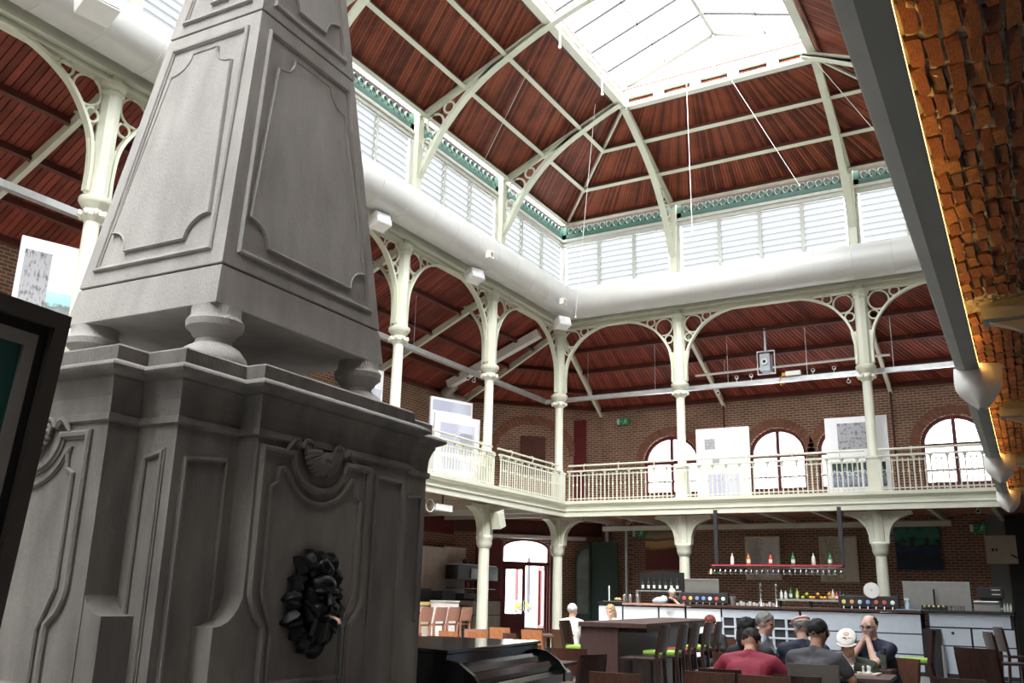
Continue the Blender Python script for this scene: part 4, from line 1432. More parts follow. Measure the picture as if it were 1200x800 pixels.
# uplighters: curved white shades clamped to the beam
def uplighter(y, label, s_=1.0):
    t = thing('wall_lamp', label, 'lamp', (bx_(y)+0.11, y, 3.42), math.radians(-8), 'white shield lamps on the grey beam')
    t.scale = (1.4, 1.4, 1.4)
    # shield: curved plate tapering to a rounded point below
    n, m_ = 10, 9
    fr, bk = [], []
    for j in range(m_+1):
        v = j/m_
        z = 0.10 - 0.30*v
        hw = 0.155*(1 - 0.12*v) if v < 0.45 else 0.155*0.946*max(0.10, math.cos((v-0.45)/0.55*1.42))
        a, b = [], []
        for i in range(n+1):
            u = -1 + 2*i/n
            bow = -0.10*(1-u*u) - 0.06*math.sin(PI*v)
            a.append((u*hw, bow, z))
            b.append((u*hw*0.97, bow+0.012, z))
        fr.append(a); bk.append(b)
    mb = MB()
    for g, flip in ((fr, False), (bk, True)):
        base = len(mb.v)
        mb.v += [p for r_ in g for p in r_]
        for j in range(m_):
            for i in range(n):
                q_ = (base+j*(n+1)+i, base+j*(n+1)+i+1, base+(j+1)*(n+1)+i+1, base+(j+1)*(n+1)+i)
                mb.f.append(q_ if not flip else q_[::-1]); mb.m.append(0)
    mb.build('shade', 'lamp_white', t, True)
    MB().box(-0.05, 0.05, -0.02, 0.05, 0.0, 0.10).build('bracket', 'dark_metal', t)
    MB().lathe([(0.03, -0.06), (0.03, 0.03)], 10).build('bulb_holder', 'dark_metal', t)
    return t
uplighter(9.5, 'white shield-shaped lamp nearest on the grey beam')
uplighter(15.4, 'white shield-shaped lamp in the middle of the three on the grey beam')
uplighter(20.3, 'white shield-shaped lamp farthest along the grey beam')

# ------------------------------------------------------------------ framed display board at the left edge
mat('frame_brown', (0.055, 0.048, 0.044), 0.5, var=0.1)
mat('teal_card', (0.010, 0.075, 0.072), 0.6, var=0.08)
mat('card_grey', (0.22, 0.205, 0.195), 0.7, var=0.05)
mat('card_light', (0.33, 0.33, 0.33), 0.7, var=0.05)
sb = thing('display_board', 'tall dark brown framed display board with teal map sheet, at the left edge', 'sign', (-2.81, 1.70, 0), math.radians(90+4))
# local: x along the board (far end = 0, towards the viewer = negative), y = back, z up
M0 = Matrix.Translation((0, 0, 1.9)) @ Matrix.Rotation(math.radians(1.4), 4, 'Y') @ Matrix.Translation((0, 0, -1.9)) @ Matrix.Rotation(math.radians(4.0), 4, 'X')
def SB(x0, x1, y0, y1, z0, z1): return MB().box(x0, x1, y0, y1, z0, z1, Matrix.Translation((0, 0, 0.25)) @ M0 @ Matrix.Translation((0, 0, -0.25)))
W_, H_ = 0.95, 2.185
def Frm(i0, i1, y0, y1):
    m_ = MB()
    Mx = Matrix.Translation((0, 0, 0.25)) @ M0 @ Matrix.Translation((0, 0, -0.25))
    m_.box(-W_+i0, -i0, y0, y1, H_-i1, H_-i0, Mx).box(-W_+i0, -i0, y0, y1, 0.25+i0, 0.25+i1, Mx)
    m_.box(-W_+i0, -W_+i1, y0, y1, 0.25+i1, H_-i1, Mx).box(-i1, -i0, y0, y1, 0.25+i1, H_-i1, Mx)
    return m_
Frm(0.0, 0.05, -0.03, 0.06).build('outer_frame', 'frame_brown', sb)
Frm(0.05, 0.085, -0.005, 0.05).build('inner_frame', 'black', sb)
Frm(0.085, 0.125, -0.012, 0.05).build('mount', 'card_grey', sb)
SB(-W_+0.12, -0.12, 0.0, 0.04, 0.37, H_-0.12).build('map_sheet', 'teal_card', sb)
SB(-W_+0.20, -0.20, -0.006, 0.0, 0.5, H_-0.22).build('map_print', 'card_light', sb)
SB(-W_+0.28, -0.26, -0.010, -0.006, 0.9, H_-0.27).build('map_drawing', 'card_grey', sb)
SB(-W_+0.05, -W_+0.11, -0.01, 0.05, 0.0, 0.27).build('leg', 'frame_brown', sb)
SB(-0.11, -0.05, -0.01, 0.05, 0.0, 0.27).build('leg', 'frame_brown', sb)
MB().box(-W_, 0, -0.25, 0.3, 0.0, 0.03).build('foot_plate', 'frame_brown', sb)
# ------------------------------------------------------------------ the bar
BYF = 21.3
mat('counter_cream', (0.62, 0.55, 0.45), 0.5, var=0.05)
mat('bar_white', (0.72, 0.75, 0.80), 0.5, var=0.03)
mat('counter_pink', (0.42, 0.24, 0.19), 0.4, var=0.1)
mat('dark_gap', (0.02, 0.02, 0.025), 0.7)
mat('shelf_red', (0.45, 0.05, 0.07), 0.5)
mat('glow_off', (0.75, 0.75, 0.78), 0.4)
def bar_unit(x0, x1, label, style, m='bar_panel'):
    t = thing('bar_cabinet', label, 'bar cabinet', ((x0+x1)/2, BYF, 0), 0, 'cabinets of the bar')
    w = (x1-x0)/2
    MB().box(-w, w, 0.03, 0.62, 0.0, 1.22).build('carcass', 'dark_gap', t)
    MB().box(-w, w, -0.01, 0.05, 0.0, 0.07).build('plinth', 'dark_gap', t)
    def pan(a, b, z0, z1, nm='panel', mm=None):
        return MB().box(a, b, 0.0, 0.035, z0, z1).build(nm, mm or m, t)
    g = 0.012
    if style == 'plain':
        pan(-w+g, w-g, 0.08, 0.62); pan(-w+g, w-g, 0.645, 1.20)
    elif style == 'lines':
        pan(-w+g, w-g, 0.08, 0.40); pan(-w+g, w-g, 0.425, 0.80); pan(-w+g, w-g, 0.825, 1.20)
    elif style == 'shelves':
        pan(-w+g, w-g, 1.02, 1.20, 'rail')
        pan(-w+g, w-g, 0.08, 0.22, 'rail')
        n = 6
        for i in range(n+1):
            x = -w + g + (2*w-2*g)*i/n
            pan(x-0.025, x+0.025, 0.22, 1.02, 'stile')
        for z in (0.40, 0.62, 0.82):
            MB().box(-w+g, w-g, -0.01, 0.035, z-0.02, z+0.02).build('shelf', m, t)
    elif style == 'drawers':
        pan(-w+0.02, w-0.06, 0.98, 1.24, 'apron')
        for (a, b) in ((-w+g, -0.02), (0.02, w-g)):
            for (z0, z1) in ((0.08, 0.60), (0.625, 0.95)):
                d = pan(a, b, z0, z1, 'drawer_front')
                if z1 > 0.9:
                    MB().lathe([(0.03, 0), (0.03, 0.01)], 12).build('knob_hole', 'black', d, loc=((a+b)/2+0.05, -0.012, 0.86), rot=(PI/2, 0, 0))
    return t
bar_unit(-9.93, -9.30, 'small white bar cabinet at the left end of the bar, with an open niche', 'lines', 'bar_white')
bar_unit(-9.28, -8.38, 'wide white bar cabinet under the pink counter edge, nearest the left end', 'plain', 'bar_white')
bar_unit(-8.36, -7.72, 'narrow white bar cabinet with a wire handle, behind the high table', 'plain', 'bar_white')
bar_unit(-7.69, -6.86, 'plain pale bar cabinet below the left row of beer taps', 'plain', 'bar_white')
bar_unit(-6.84, -5.10, 'wide blue-grey bar cabinet with open pigeonhole shelves', 'shelves')
bar_unit(-5.07, -2.64, 'widest blue-grey bar cabinet with long horizontal panels, behind the men at the table', 'lines')
bar_unit(-2.50, -0.95, 'blue-grey drawer cabinet at the right end of the bar', 'drawers')
wr = MB().tube([(-8.15, BYF-0.03, 1.10), (-7.98, BYF-0.05, 1.10)], 0.012, 6)
tag(wr.build('cabinet_handle', 'steel'), 'small wire handle on the narrow white bar cabinet', 'handle')
ct = thing('bar_counter', 'long dark wooden bar counter top running over the cabinets', 'counter', (-5.1, BYF, 1.22))
world_part(MB().box(-7.69, -2.62, BYF-0.06, BYF+0.70, 1.235, 1.285), 'worktop', 'counter_wood', ct, bevel=0.006)
world_part(MB().box(-9.28, -7.70, BYF-0.06, BYF+0.70, 1.235, 1.285), 'worktop_left', 'counter_pink', ct, bevel=0.006)
world_part(MB().box(-9.93, -9.30, BYF-0.04, BYF+0.70, 1.235, 1.30), 'worktop_end', 'black', ct, bevel=0.006)
world_part(MB().box(-2.56, -0.93, BYF-0.08, BYF+0.70, 1.25, 1.30), 'worktop_right', 'black', ct, bevel=0.006)
bbk = thing('dark_side_panel', 'black upright panel between the two right-hand bar cabinets', 'panel', (-2.56, BYF-0.1, 0))
MB().box(-0.06, 0.28, 0.0, 0.09, 0, 0.93).build('board', 'black', bbk)
MB().tube([(0.30, -0.02, 0), (0.30, -0.02, 0.62)], 0.035, 12).build('steel_post', 'steel', bbk, True)

CZ = 1.285
# beer tap consoles: dark box with a row of coloured badges
def taps(x0, x1, label, cols):
    t = thing('tap_console', label, 'beer taps', ((x0+x1)/2, BYF+0.45, CZ), 0, 'beer tap consoles on the bar')
    w = (x1-x0)/2
    MB().box(-w, w, -0.08, 0.12, 0.03, 0.27).build('housing', 'dark_metal', t, bevel=0.01)
    MB().box(-w+0.05, w-0.05, -0.02, 0.08, 0.0, 0.03).build('foot', 'dark_metal', t)
    for i, c in enumerate(cols):
        x = -w + 2*w*(i+0.7)/(len(cols)+0.4)
        nm = 'badge_%s' % c
        b = MB().lathe([(0.045, 0), (0.045, 0.015), (0.035, 0.02)], 14).build('badge', nm, t, rot=(PI/2, 0, 0), loc=(x, -0.08, 0.14))
        MB().tube([(x, -0.09, 0.05), (x, -0.13, 0.04), (x, -0.14, 0.0)], 0.012, 6).build('tap_spout', 'steel', t)
for n, c in dict(red=(0.7, 0.12, 0.10), yellow=(0.8, 0.62, 0.15), blue=(0.25, 0.35, 0.75), white=(0.85, 0.85, 0.85), orange=(0.8, 0.4, 0.1), pale=(0.6, 0.72, 0.85)).items():
    mat('badge_'+n, c, 0.35, var=0.05)
taps(-7.97, -6.80, 'dark beer tap console with coloured badges, left one on the bar', ['red', 'yellow', 'blue', 'blue', 'white', 'red', 'white'])
taps(-4.33, -3.10, 'dark beer tap console with coloured badges, right one on the bar', ['yellow', 'orange', 'pale', 'blue', 'red', 'red', 'white'])
dk = thing('round_sign', 'round white disc sign above the right beer tap console', 'sign', (-3.62, BYF+0.38, CZ+0.27))
MB().lathe([(0.165, 0), (0.165, 0.03)], 32).build('disc', 'white_paint', dk, rot=(PI/2, 0, 0), loc=(0, 0, 0.12))
MB().lathe([(0.02, 0), (0.02, 0.012)], 12).build('hub', 'galvanised', dk, rot=(PI/2, 0, 0), loc=(0, -0.03, 0.12))
MB().box(-0.02, 0.02, 0.0, 0.04, -0.03, 0.0).build('stem', 'dark_metal', dk)
# steel splash screens
def screen(x0, x1, z1, y, label):
    t = thing('steel_screen', label, 'splash screen', ((x0+x1)/2, y, CZ))
    w = (x1-x0)/2
    MB().box(-w, w, 0, 0.03, 0.0, z1-CZ).build('sheet', 'steel', t, bevel=0.004)
    MB().box(-w, w, -0.02, 0.03, z1-CZ, z1-CZ+0.02).build('edge', 'galvanised', t)
screen(-3.03, -1.72, 1.86, BYF+0.66, 'wide brushed steel splash screen at the right end of the bar')
screen(-7.95, -7.10, 1.86, BYF+0.66, 'small pale splash screen behind the left beer tap console')
# items on the counter
def bottle(loc, h, r, m, label, cap='black', group='bottles'):
    t = thing('bottle', label, 'bottle', loc, 0, group)
    MB().lathe([(r, 0), (r, h*0.55), (r*0.85, h*0.62), (r*0.36, h*0.74), (r*0.34, h*0.95)], 12).build('body', m, t, True)
    MB().lathe([(r*0.42, h*0.94), (r*0.42, h)], 10).build('cap', cap, t)
    MB().lathe([(r*1.02, h*0.16), (r*1.02, h*0.44)], 12, cap=False).build('paper_label', 'bottle_label', t)
    return t
mat('bottle_label', (0.75, 0.72, 0.65), 0.6, var=0.2)
for n, c in dict(green=(0.03, 0.22, 0.08), amber=(0.50, 0.16, 0.03), dark=(0.02, 0.03, 0.03), red=(0.45, 0.05, 0.03), lime=(0.40, 0.55, 0.05), orange=(0.75, 0.33, 0.04), pale=(0.6, 0.62, 0.6)).items():
    mat('bottle_'+n, c, 0.12, var=0.1)
bt_ = [('pale', 'clear'), ('amber', 'amber'), ('red', 'red'), ('green', 'dark green'), ('pale', 'clear'), ('green', 'green'), ('pale', 'clear'), ('pale', 'clear'), ('dark', 'dark')]
# hanging shelf with bottles above and stemmed glasses below
HY = 23.0
hs = thing('hanging_shelf', 'red-edged hanging glass rack above the bar, on dark posts', 'shelf', (-6.0, HY, 2.25))
world_part(MB().box(-7.56, -4.42, HY-0.16, HY+0.16, 2.215, 2.25), 'shelf_board', 'shelf_red', hs)
for x in (-7.46, -4.44):
    world_part(MB().box(x-0.045, x+0.045, HY-0.03, HY+0.03, 2.2, 3.6), 'post', 'dark_metal', hs)
for y in (-0.1, 0.1):
    world_part(MB().tube([(-7.56, HY+y, 2.18), (-4.42, HY+y, 2.18)], 0.012, 6), 'glass_rail', 'steel', hs)
xs = [-6.98, -6.50, -6.02, -5.50, -5.02, -4.62]
names = ['leftmost on the rack', 'second from the left on the rack', 'third from the left on the rack', 'fourth from the left on the rack', 'fifth from the left on the rack', 'rightmost on the rack, by the post']
for i, x in enumerate([-7.07, -6.66, -6.12, -5.58, -5.1, -4.72]):
    m_, c_ = [('pale', 'clear'), ('amber', 'amber'), ('red', 'red'), ('green', 'dark green'), ('pale', 'clear'), ('green', 'green')][i]
    bottle((x, HY, 2.25), 0.30, 0.045, 'bottle_'+m_, '%s bottle standing %s' % (c_, names[i]), group='bottles on the hanging rack')
gm = MB().lathe([(0.045, 0.0), (0.055, -0.005), (0.008, -0.02), (0.007, -0.07), (0.042, -0.11), (0.048, -0.15), (0.040, -0.19)], 12, cap=False).mesh('glass_bowl')
gm.materials.append(MATS['glassware'])
gm.polygons.foreach_set('use_smooth', [True]*len(gm.polygons))
for i in range(24):
    for j, yy in enumerate((-0.06, 0.08)):
        o = link('stemmed_glass', gm, None, (-7.5 + 3.02*i/23, HY+yy, 2.216))
        tag(o, 'stemmed glass hanging upside down from the red-edged rack', 'glass', 'glasses on the hanging rack')
bn = MB().lathe([(0.03, 0.12), (0.06, 0.02), (0.075, 0.0), (0.07, -0.01), (0.02, 0.1)], 14)
bl = bn.build('bell', 'brass', None, True, loc=(-7.62, HY, 2.03)) if 'brass' in MATS else None
if bl is None:
    mat('brass', (0.55, 0.45, 0.25), 0.35, 0.8)
    bl = bn.build('bell', 'brass', None, True, loc=(-7.62, HY, 2.03))
tag(bl, 'small brass bell hanging at the left end of the glass rack', 'bell')
MB().tube([(0, 0, 0.11), (0.06, 0, 0.17)], 0.008, 5).build('hook', 'dark_metal', bl)
# back shelf with fruit and bottles
bk = thing('back_shelf', 'low grey back shelf behind the bar holding bottles and oranges', 'shelf', (-5.14, 22.6, 0))
MB().box(-0.76, 0.76, -0.15, 0.2, 1.42, 1.46).build('board', 'galvanised', bk)
for x in (-0.7, 0.0, 0.7):
    MB().box(x-0.02, x+0.02, -0.1, 0.1, 0, 1.42).build('leg', 'dark_metal', bk)
rr = random.Random(5)
fruit = ['lime', 'lime', 'green', 'orange', 'orange', 'orange', 'orange', 'orange']
for i in range(9):
    c = (-5.30 + 0.085*i + rr.uniform(-0.01, 0.01), 22.55 + rr.uniform(-0.05, 0.05), 1.50 + (0.075 if i % 3 == 1 else 0))
    kind_ = 'lime' if i < 2 else 'orange'
    o = thing(kind_, '%s in the fruit pile on the back shelf' % ('green lime' if i < 2 else 'bright orange'), 'fruit', (c[0], c[1], c[2]-0.04), 0, 'limes on the back shelf' if i < 2 else 'oranges on the back shelf')
    MB().ball((0, 0, 0.04), 0.042, 12, 8).build('flesh', 'bottle_lime' if i < 2 else 'bottle_orange', o, True)
    MB().ball((0, 0, 0.082), 0.007, 6, 4).build('stem', 'dark_green', o)
for i in range(9):
    m_, c_ = [('pale', 'clear'), ('green', 'green'), ('lime', 'yellow-green'), ('amber', 'amber'), ('pale', 'clear'), ('red', 'red'), ('dark', 'dark'), ('pale', 'clear'), ('dark', 'dark')][i]
    x = [-5.82, -5.6, -5.45, -4.72, -4.64, -4.56, -4.48, -5.72, -4.41][i]
    bottle((x, 22.68, 1.46), rr.uniform(0.2, 0.28), 0.035, 'bottle_'+m_, '%s bottle %s on the low back shelf' % (c_, ['at the left end', 'left of the limes', 'behind the limes', 'right of the oranges', 'beside the oranges on the right', 'third right of the oranges', 'near the right end', 'second from the left end', 'at the right end'][i]), group='bottles on the back shelf')
# bottle cooler rack on the left
rk = thing('bottle_rack', 'black wall rack of small bottles left of the column behind the bar', 'rack', (-8.95, 22.9, 0))
MB().box(-0.58, 0.62, 0.05, 0.12, 1.60, 2.05).build('back_board', 'black', rk)
MB().box(-0.62, 0.62, -0.12, 0.10, 1.57, 1.60).build('shelf', 'galvanised', rk)
MB().box(-0.62, -0.56, -0.1, 0.1, 0, 1.60).build('leg', 'galvanised', rk)
MB().box(0.56, 0.62, -0.1, 0.1, 0, 1.60).build('leg', 'galvanised', rk)
for i in range(7):
    bottle((-9.40 + i*0.155, 22.86, 1.60), 0.30, 0.035, 'bottle_dark', 'dark bottle standing in the black wall rack left of the column', 'copper_pipe', 'bottles in the black rack')
tk = thing('steel_shaker', 'row of steel cups below the black bottle rack', 'cups', (-9.3, BYF+0.5, CZ))
for i, x in enumerate((-0.15, 0.0, 0.2)):
    MB().lathe([(0.035, 0), (0.045, 0.16), (0.03, 0.2)], 12).build('cup', 'steel', tk, True, loc=(x, 0, 0))
# cups on the counter
for i in range(12):
    c = thing('coffee_cup', 'small white coffee cup stacked on the bar right of the left taps', 'cup', (-6.60 + 0.075*i, BYF+0.42 + 0.05*(i % 2), CZ), 0, 'white cups on the bar')
    MB().lathe([(0.022, 0), (0.036, 0.06 + 0.02*((i*5) % 3)), (0.032, 0.055)], 10).build('bowl', 'white_paint', c, True)
    MB().tube([(0.034, 0, 0.045), (0.052, 0, 0.035), (0.03, 0, 0.015)], 0.006, 5).build('handle', 'white_paint', c)
bk2 = thing('ice_bucket', 'small steel ice bucket at the right end of the left tap console', 'bucket', (-6.72, BYF+0.45, CZ))
MB().lathe([(0.05, 0), (0.075, 0.20), (0.07, 0.20), (0.05, 0.02)], 14, cap=False).build('pail', 'steel', bk2, True)
MB().tube([(-0.075, 0, 0.18), (-0.05, 0, 0.25), (0.05, 0, 0.25), (0.075, 0, 0.18)], 0.006, 5).build('handle', 'steel', bk2)
for i, x in enumerate((-6.05, -5.70)):
    t = thing('spirit_dispenser', 'chrome bar dispenser tower on the counter, %s of the pair' % ('left' if i == 0 else 'right'), 'dispenser', (x, BYF+0.45, CZ), 0, 'dispenser towers on the bar')
    MB().lathe([(0.05, 0), (0.025, 0.03), (0.02, 0.42), (0.03, 0.46), (0.015, 0.5)], 12).build('tower', 'steel', t, True)
    for z in (0.2, 0.32, 0.42):
        MB().ball((0.03, -0.03, z), 0.028, 8, 6).build('knob', 'dark_metal', t, True)
bb_ = thing('bread_tray', 'steel tray with bread rolls and a white candle at the bar\'s left end', 'tray', (-9.7, BYF+0.35, 1.30))
MB().box(-0.22, 0.22, -0.12, 0.12, 0, 0.02).build('tray', 'steel', bb_)
mat('bread', (0.55, 0.34, 0.16), 0.8, var=0.2)
for i, x in enumerate((0.1, 0.17)):
    MB().ball((x, 0, 0.06), (0.06, 0.045, 0.04), 10, 6).build('roll', 'bread', bb_, True)
MB().tube([(-0.1, 0, 0.02), (-0.1, 0, 0.38)], 0.018, 8).build('candle', 'white_paint', bb_)
mat('cloth_blue', (0.42, 0.58, 0.72), 0.8, var=0.15)
tg = thing('towel', 'crumpled pale blue towel lying on the bar before the bartender', 'towel', (-8.45, BYF+0.3, CZ))
MB().ball((0, 0, 0.07), (0.17, 0.12, 0.085), 14, 8).ball((0.09, 0.02, 0.10), (0.1, 0.08, 0.09), 10, 7).ball((-0.1, -0.02, 0.05), (0.09, 0.08, 0.06), 10, 7).build('cloth', 'cloth_blue', tg, True)
# right end items
fs = thing('glass_washer', 'low steel box with glasses at the far right of the bar', 'appliance', (-1.42, BYF+0.45, 1.30))
MB().box(-0.24, 0.24, -0.1, 0.15, 0, 0.20).build('body', 'steel', fs, bevel=0.01)
MB().box(-0.24, 0.24, -0.11, -0.1, 0.14, 0.16).build('slot', 'dark_gap', fs)
cm = thing('coffee_grinder', 'dark appliance with white lettering above the steel box', 'appliance', (-1.35, BYF+0.72, 1.30))
MB().box(-0.24, 0.24, 0, 0.2, 0.26, 0.48).build('body', 'black', cm, bevel=0.01)
MB().box(-0.2, 0.2, 0.05, 0.15, 0, 0.26).build('stand', 'dark_metal', cm)
for z in (0.33, 0.42):
    MB().box(0.02, 0.18, -0.006, 0, z, z+0.015).build('lettering', 'white_paint', cm)
for i in range(4):
    bottle((-1.16 + 0.055*i, BYF+0.40, 1.30), 0.18, 0.022, 'bottle_green' if i == 0 else 'bottle_pale', 'small bottle in the row at the far right end of the bar', group='small bottles at the right end')
dsh = thing('dish_rack', 'black and yellow tray of glasses before the steel splash screen', 'rack', (-2.40, BYF+0.35, 1.30))
MB().box(-0.24, 0.24, -0.1, 0.12, 0, 0.09).build('tray', 'black', dsh)
for i in range(5):
    MB().ball((-0.18 + 0.09*i, -0.09, 0.06), 0.035, 8, 6).build('glass', 'brass', dsh, True)
MB().tube([(0.0, 0.1, 0.09), (0.0, 0.1, 0.42)], 0.018, 8).build('rod', 'black', dsh)
for i in range(5):
    o = thing('tumbler', 'clear tumbler in the row right of the black tray on the bar', 'glass', (-2.08 + 0.06*i, BYF+0.35, 1.30), 0, 'tumblers at the right of the bar')
    MB().lathe([(0.022, 0), (0.027, 0.09)], 10, cap=False).build('wall', 'clear_glass', o, True)
    MB().lathe([(0.022, 0), (0.022, 0.01)], 10).build('bottom', 'clear_glass', o)
so = thing('soap_bottle', 'blue and white spray bottle left of the steel splash screen', 'bottle', (-2.92, BYF+0.35, CZ))
MB().lathe([(0.045, 0), (0.045, 0.12), (0.02, 0.17), (0.015, 0.2)], 12).build('body', 'cloth_blue', so, True)
MB().box(-0.06, 0.03, -0.015, 0.015, 0.2, 0.24).build('spray_head', 'white_paint', so)
bt2 = thing('blue_mat', 'blue bar mat lying at the counter\'s right corner', 'mat', (-2.85, BYF+0.15, CZ))
mat('mat_blue', (0.10, 0.22, 0.40), 0.6)
MB().box(-0.28, 0.22, -0.12, 0.12, 0, 0.012).build('sheet', 'mat_blue', bt2)
MB().box(-0.26, 0.20, -0.10, 0.10, 0.012, 0.018).build('ribbing', 'cloth_blue', bt2)

# ------------------------------------------------------------------ pictures, signs on the back wall
def art_mat(name, fn_nodes):
    m = bpy.data.materials.new(name)
    m.use_nodes = True
    MATS[name] = m
    fn_nodes(m.node_tree, m.node_tree.nodes['Principled BSDF'])
def ramp_noise(t, b, stops, scale, coord='Z', mixn=0.5, detail=4.0, span=(0, 1)):
    tc = t.nodes.new('ShaderNodeTexCoord')
    sp = t.nodes.new('ShaderNodeSeparateXYZ')
    t.links.new(tc.outputs['Generated'], sp.inputs[0])
    nz = t.nodes.new('ShaderNodeTexNoise')
    nz.inputs['Scale'].default_value = scale
    nz.inputs['Detail'].default_value = detail
    t.links.new(tc.outputs['Generated'], nz.inputs['Vector'])
    ma = t.nodes.new('ShaderNodeMath')
    ma.operation = 'MULTIPLY_ADD'
    ma.inputs[1].default_value = mixn
    ma.inputs[2].default_value = -mixn/2
    t.links.new(nz.outputs['Fac'], ma.inputs[0])
    ad = t.nodes.new('ShaderNodeMath')
    t.links.new(sp.outputs[coord], ad.inputs[0])
    t.links.new(ma.outputs[0], ad.inputs[1])
    rp = t.nodes.new('ShaderNodeValToRGB')
    el = rp.color_ramp.elements
    while len(el) > 1:
        el.remove(el[0])
    el[0].position = stops[0][0]
    el[0].color = (*stops[0][1], 1)
    for (p, c) in stops[1:]:
        e = el.new(p)
        e.color = (*c, 1)
    t.links.new(ad.outputs[0], rp.inputs[0])
    t.links.new(rp.outputs[0], b.inputs['Base Color'])
    b.inputs['Roughness'].default_value = 0.6
art_mat('art_mountain', lambda t, b: ramp_noise(t, b, [(0.0, (0.13, 0.02, 0.02)), (0.48, (0.15, 0.03, 0.025)), (0.50, (0.05, 0.035, 0.035)), (0.58, (0.55, 0.32, 0.13)), (0.70, (0.62, 0.38, 0.16)), (0.74, (0.12, 0.09, 0.07)), (0.84, (0.45, 0.34, 0.18)), (1.0, (0.16, 0.14, 0.11))], 2.2, 'Z', 0.25))
art_mat('art_blue', lambda t, b: ramp_noise(t, b, [(0.0, (0.02, 0.035, 0.09)), (0.3, (0.015, 0.02, 0.03)), (0.5, (0.03, 0.05, 0.12)), (0.62, (0.01, 0.02, 0.02)), (0.75, (0.03, 0.20, 0.12)), (0.9, (0.05, 0.22, 0.16)), (1.0, (0.02, 0.10, 0.09))], 4.5, 'Z', 0.9))
art_mat('art_sheet', lambda t, b: ramp_noise(t, b, [(0.0, (0.62, 0.58, 0.62)), (0.35, (0.45, 0.42, 0.42)), (0.5, (0.68, 0.65, 0.65)), (0.7, (0.64, 0.60, 0.60)), (1.0, (0.7, 0.67, 0.67))], 9, 'X', 0.8))
art_mat('art_flowers', lambda t, b: ramp_noise(t, b, [(0.0, (0.60, 0.57, 0.48)), (0.3, (0.42, 0.38, 0.28)), (0.45, (0.70, 0.67, 0.60)), (0.55, (0.45, 0.30, 0.15)), (0.65, (0.72, 0.69, 0.62)), (1.0, (0.64, 0.62, 0.55))], 6, 'X', 1.5))
art_mat('art_photo', lambda t, b: ramp_noise(t, b, [(0.0, (0.35, 0.35, 0.38)), (0.35, (0.03, 0.03, 0.035)), (0.5, (0.16, 0.16, 0.18)), (0.6, (0.45, 0.45, 0.5)), (0.7, (0.05, 0.05, 0.06)), (1.0, (0.25, 0.25, 0.28))], 9, 'Y', 1.6, 8.0))
art_mat('art_crowd', lambda t, b: ramp_noise(t, b, [(0.0, (0.12, 0.13, 0.18)), (0.35, (0.30, 0.34, 0.45)), (0.48, (0.05, 0.05, 0.07)), (0.55, (0.65, 0.7, 0.8)), (0.68, (0.02, 0.05, 0.04)), (1.0, (0.015, 0.03, 0.03))], 8, 'Z', 0.8, 6.0))
art_mat('art_text', lambda t, b: ramp_noise(t, b, [(0.0, (0.45, 0.46, 0.58)), (0.5, (0.38, 0.40, 0.52)), (0.6, (0.55, 0.56, 0.66)), (1.0, (0.5, 0.52, 0.62))], 22, 'X', 1.2))
art_mat('art_map', lambda t, b: ramp_noise(t, b, [(0.0, (0.70, 0.70, 0.76)), (0.48, (0.62, 0.62, 0.70)), (0.50, (0.40, 0.40, 0.48)), (0.52, (0.66, 0.66, 0.74)), (1.0, (0.70, 0.70, 0.76))], 6, 'X', 1.2))
art_mat('art_teal', lambda t, b: ramp_noise(t, b, [(0.0, (0.35, 0.38, 0.36)), (0.4, (0.16, 0.18, 0.18)), (0.5, (0.30, 0.55, 0.58)), (1.0, (0.40, 0.68, 0.72))], 3, 'Z', 0.6))
mat('frame_gold', (0.62, 0.54, 0.36), 0.4, 0.3)
def picture(x0, x1, z0, z1, m, frame, label, y=27.97, fw=0.05):
    t = thing('picture', label, 'picture', ((x0+x1)/2, y, z0))
    w, h = (x1-x0)/2, z1-z0
    if frame:
        f = MB()
        f.box(-w, w, -0.05, 0, 0, fw).box(-w, w, -0.05, 0, h-fw, h).box(-w, -w+fw, -0.05, 0, fw, h-fw).box(w-fw, w, -0.05, 0, fw, h-fw)
        f.build('frame', frame, t)
        MB().box(-w+fw, w-fw, -0.03, -0.005, fw, h-fw).build('picture_sheet', m, t)
    else:
        MB().box(-w, w, -0.04, 0, 0, h).build('canvas', m, t)
        MB().box(-w, w, -0.03, 0.02, -0.004, 0).build('canvas_edge', 'dark_timber', t)
    return t
picture(-11.38, -10.05, 2.30, 3.47, 'art_mountain', None, 'unframed dark red mountain landscape painting beside the green exit sign')
picture(-8.18, -7.14, 2.01, 3.27, 'art_sheet', 'frame_gold', 'framed pale grey print behind the hanging glass rack')
picture(-6.02, -4.97, 1.98, 3.25, 'art_flowers', 'frame_gold', 'framed botanical print behind the right end of the glass rack')
picture(-3.95, -2.80, 2.33, 3.48, 'art_blue', None, 'unframed dark blue and green abstract painting right of the column')
pz = thing('notice_sheet', 'pale sheet with two small dark drawings, at the right end of the back wall', 'poster', (-1.35, 27.97, 2.50))
MB().box(-0.37, 0.37, -0.02, 0, 0, 0.73).build('sheet', 'counter_cream', pz)
MB().box(0.05, 0.22, -0.024, -0.02, 0.30, 0.34, Matrix.Rotation(0.6, 4, 'Y')).build('drawing', 'black', pz)
MB().box(-0.22, -0.17, -0.024, -0.02, 0.32, 0.40).box(-0.13, -0.09, -0.024, -0.02, 0.32, 0.40).build('drawing', 'dark_metal', pz)
mat('sign_green', (0.02, 0.30, 0.12), 0.5, var=0.05)
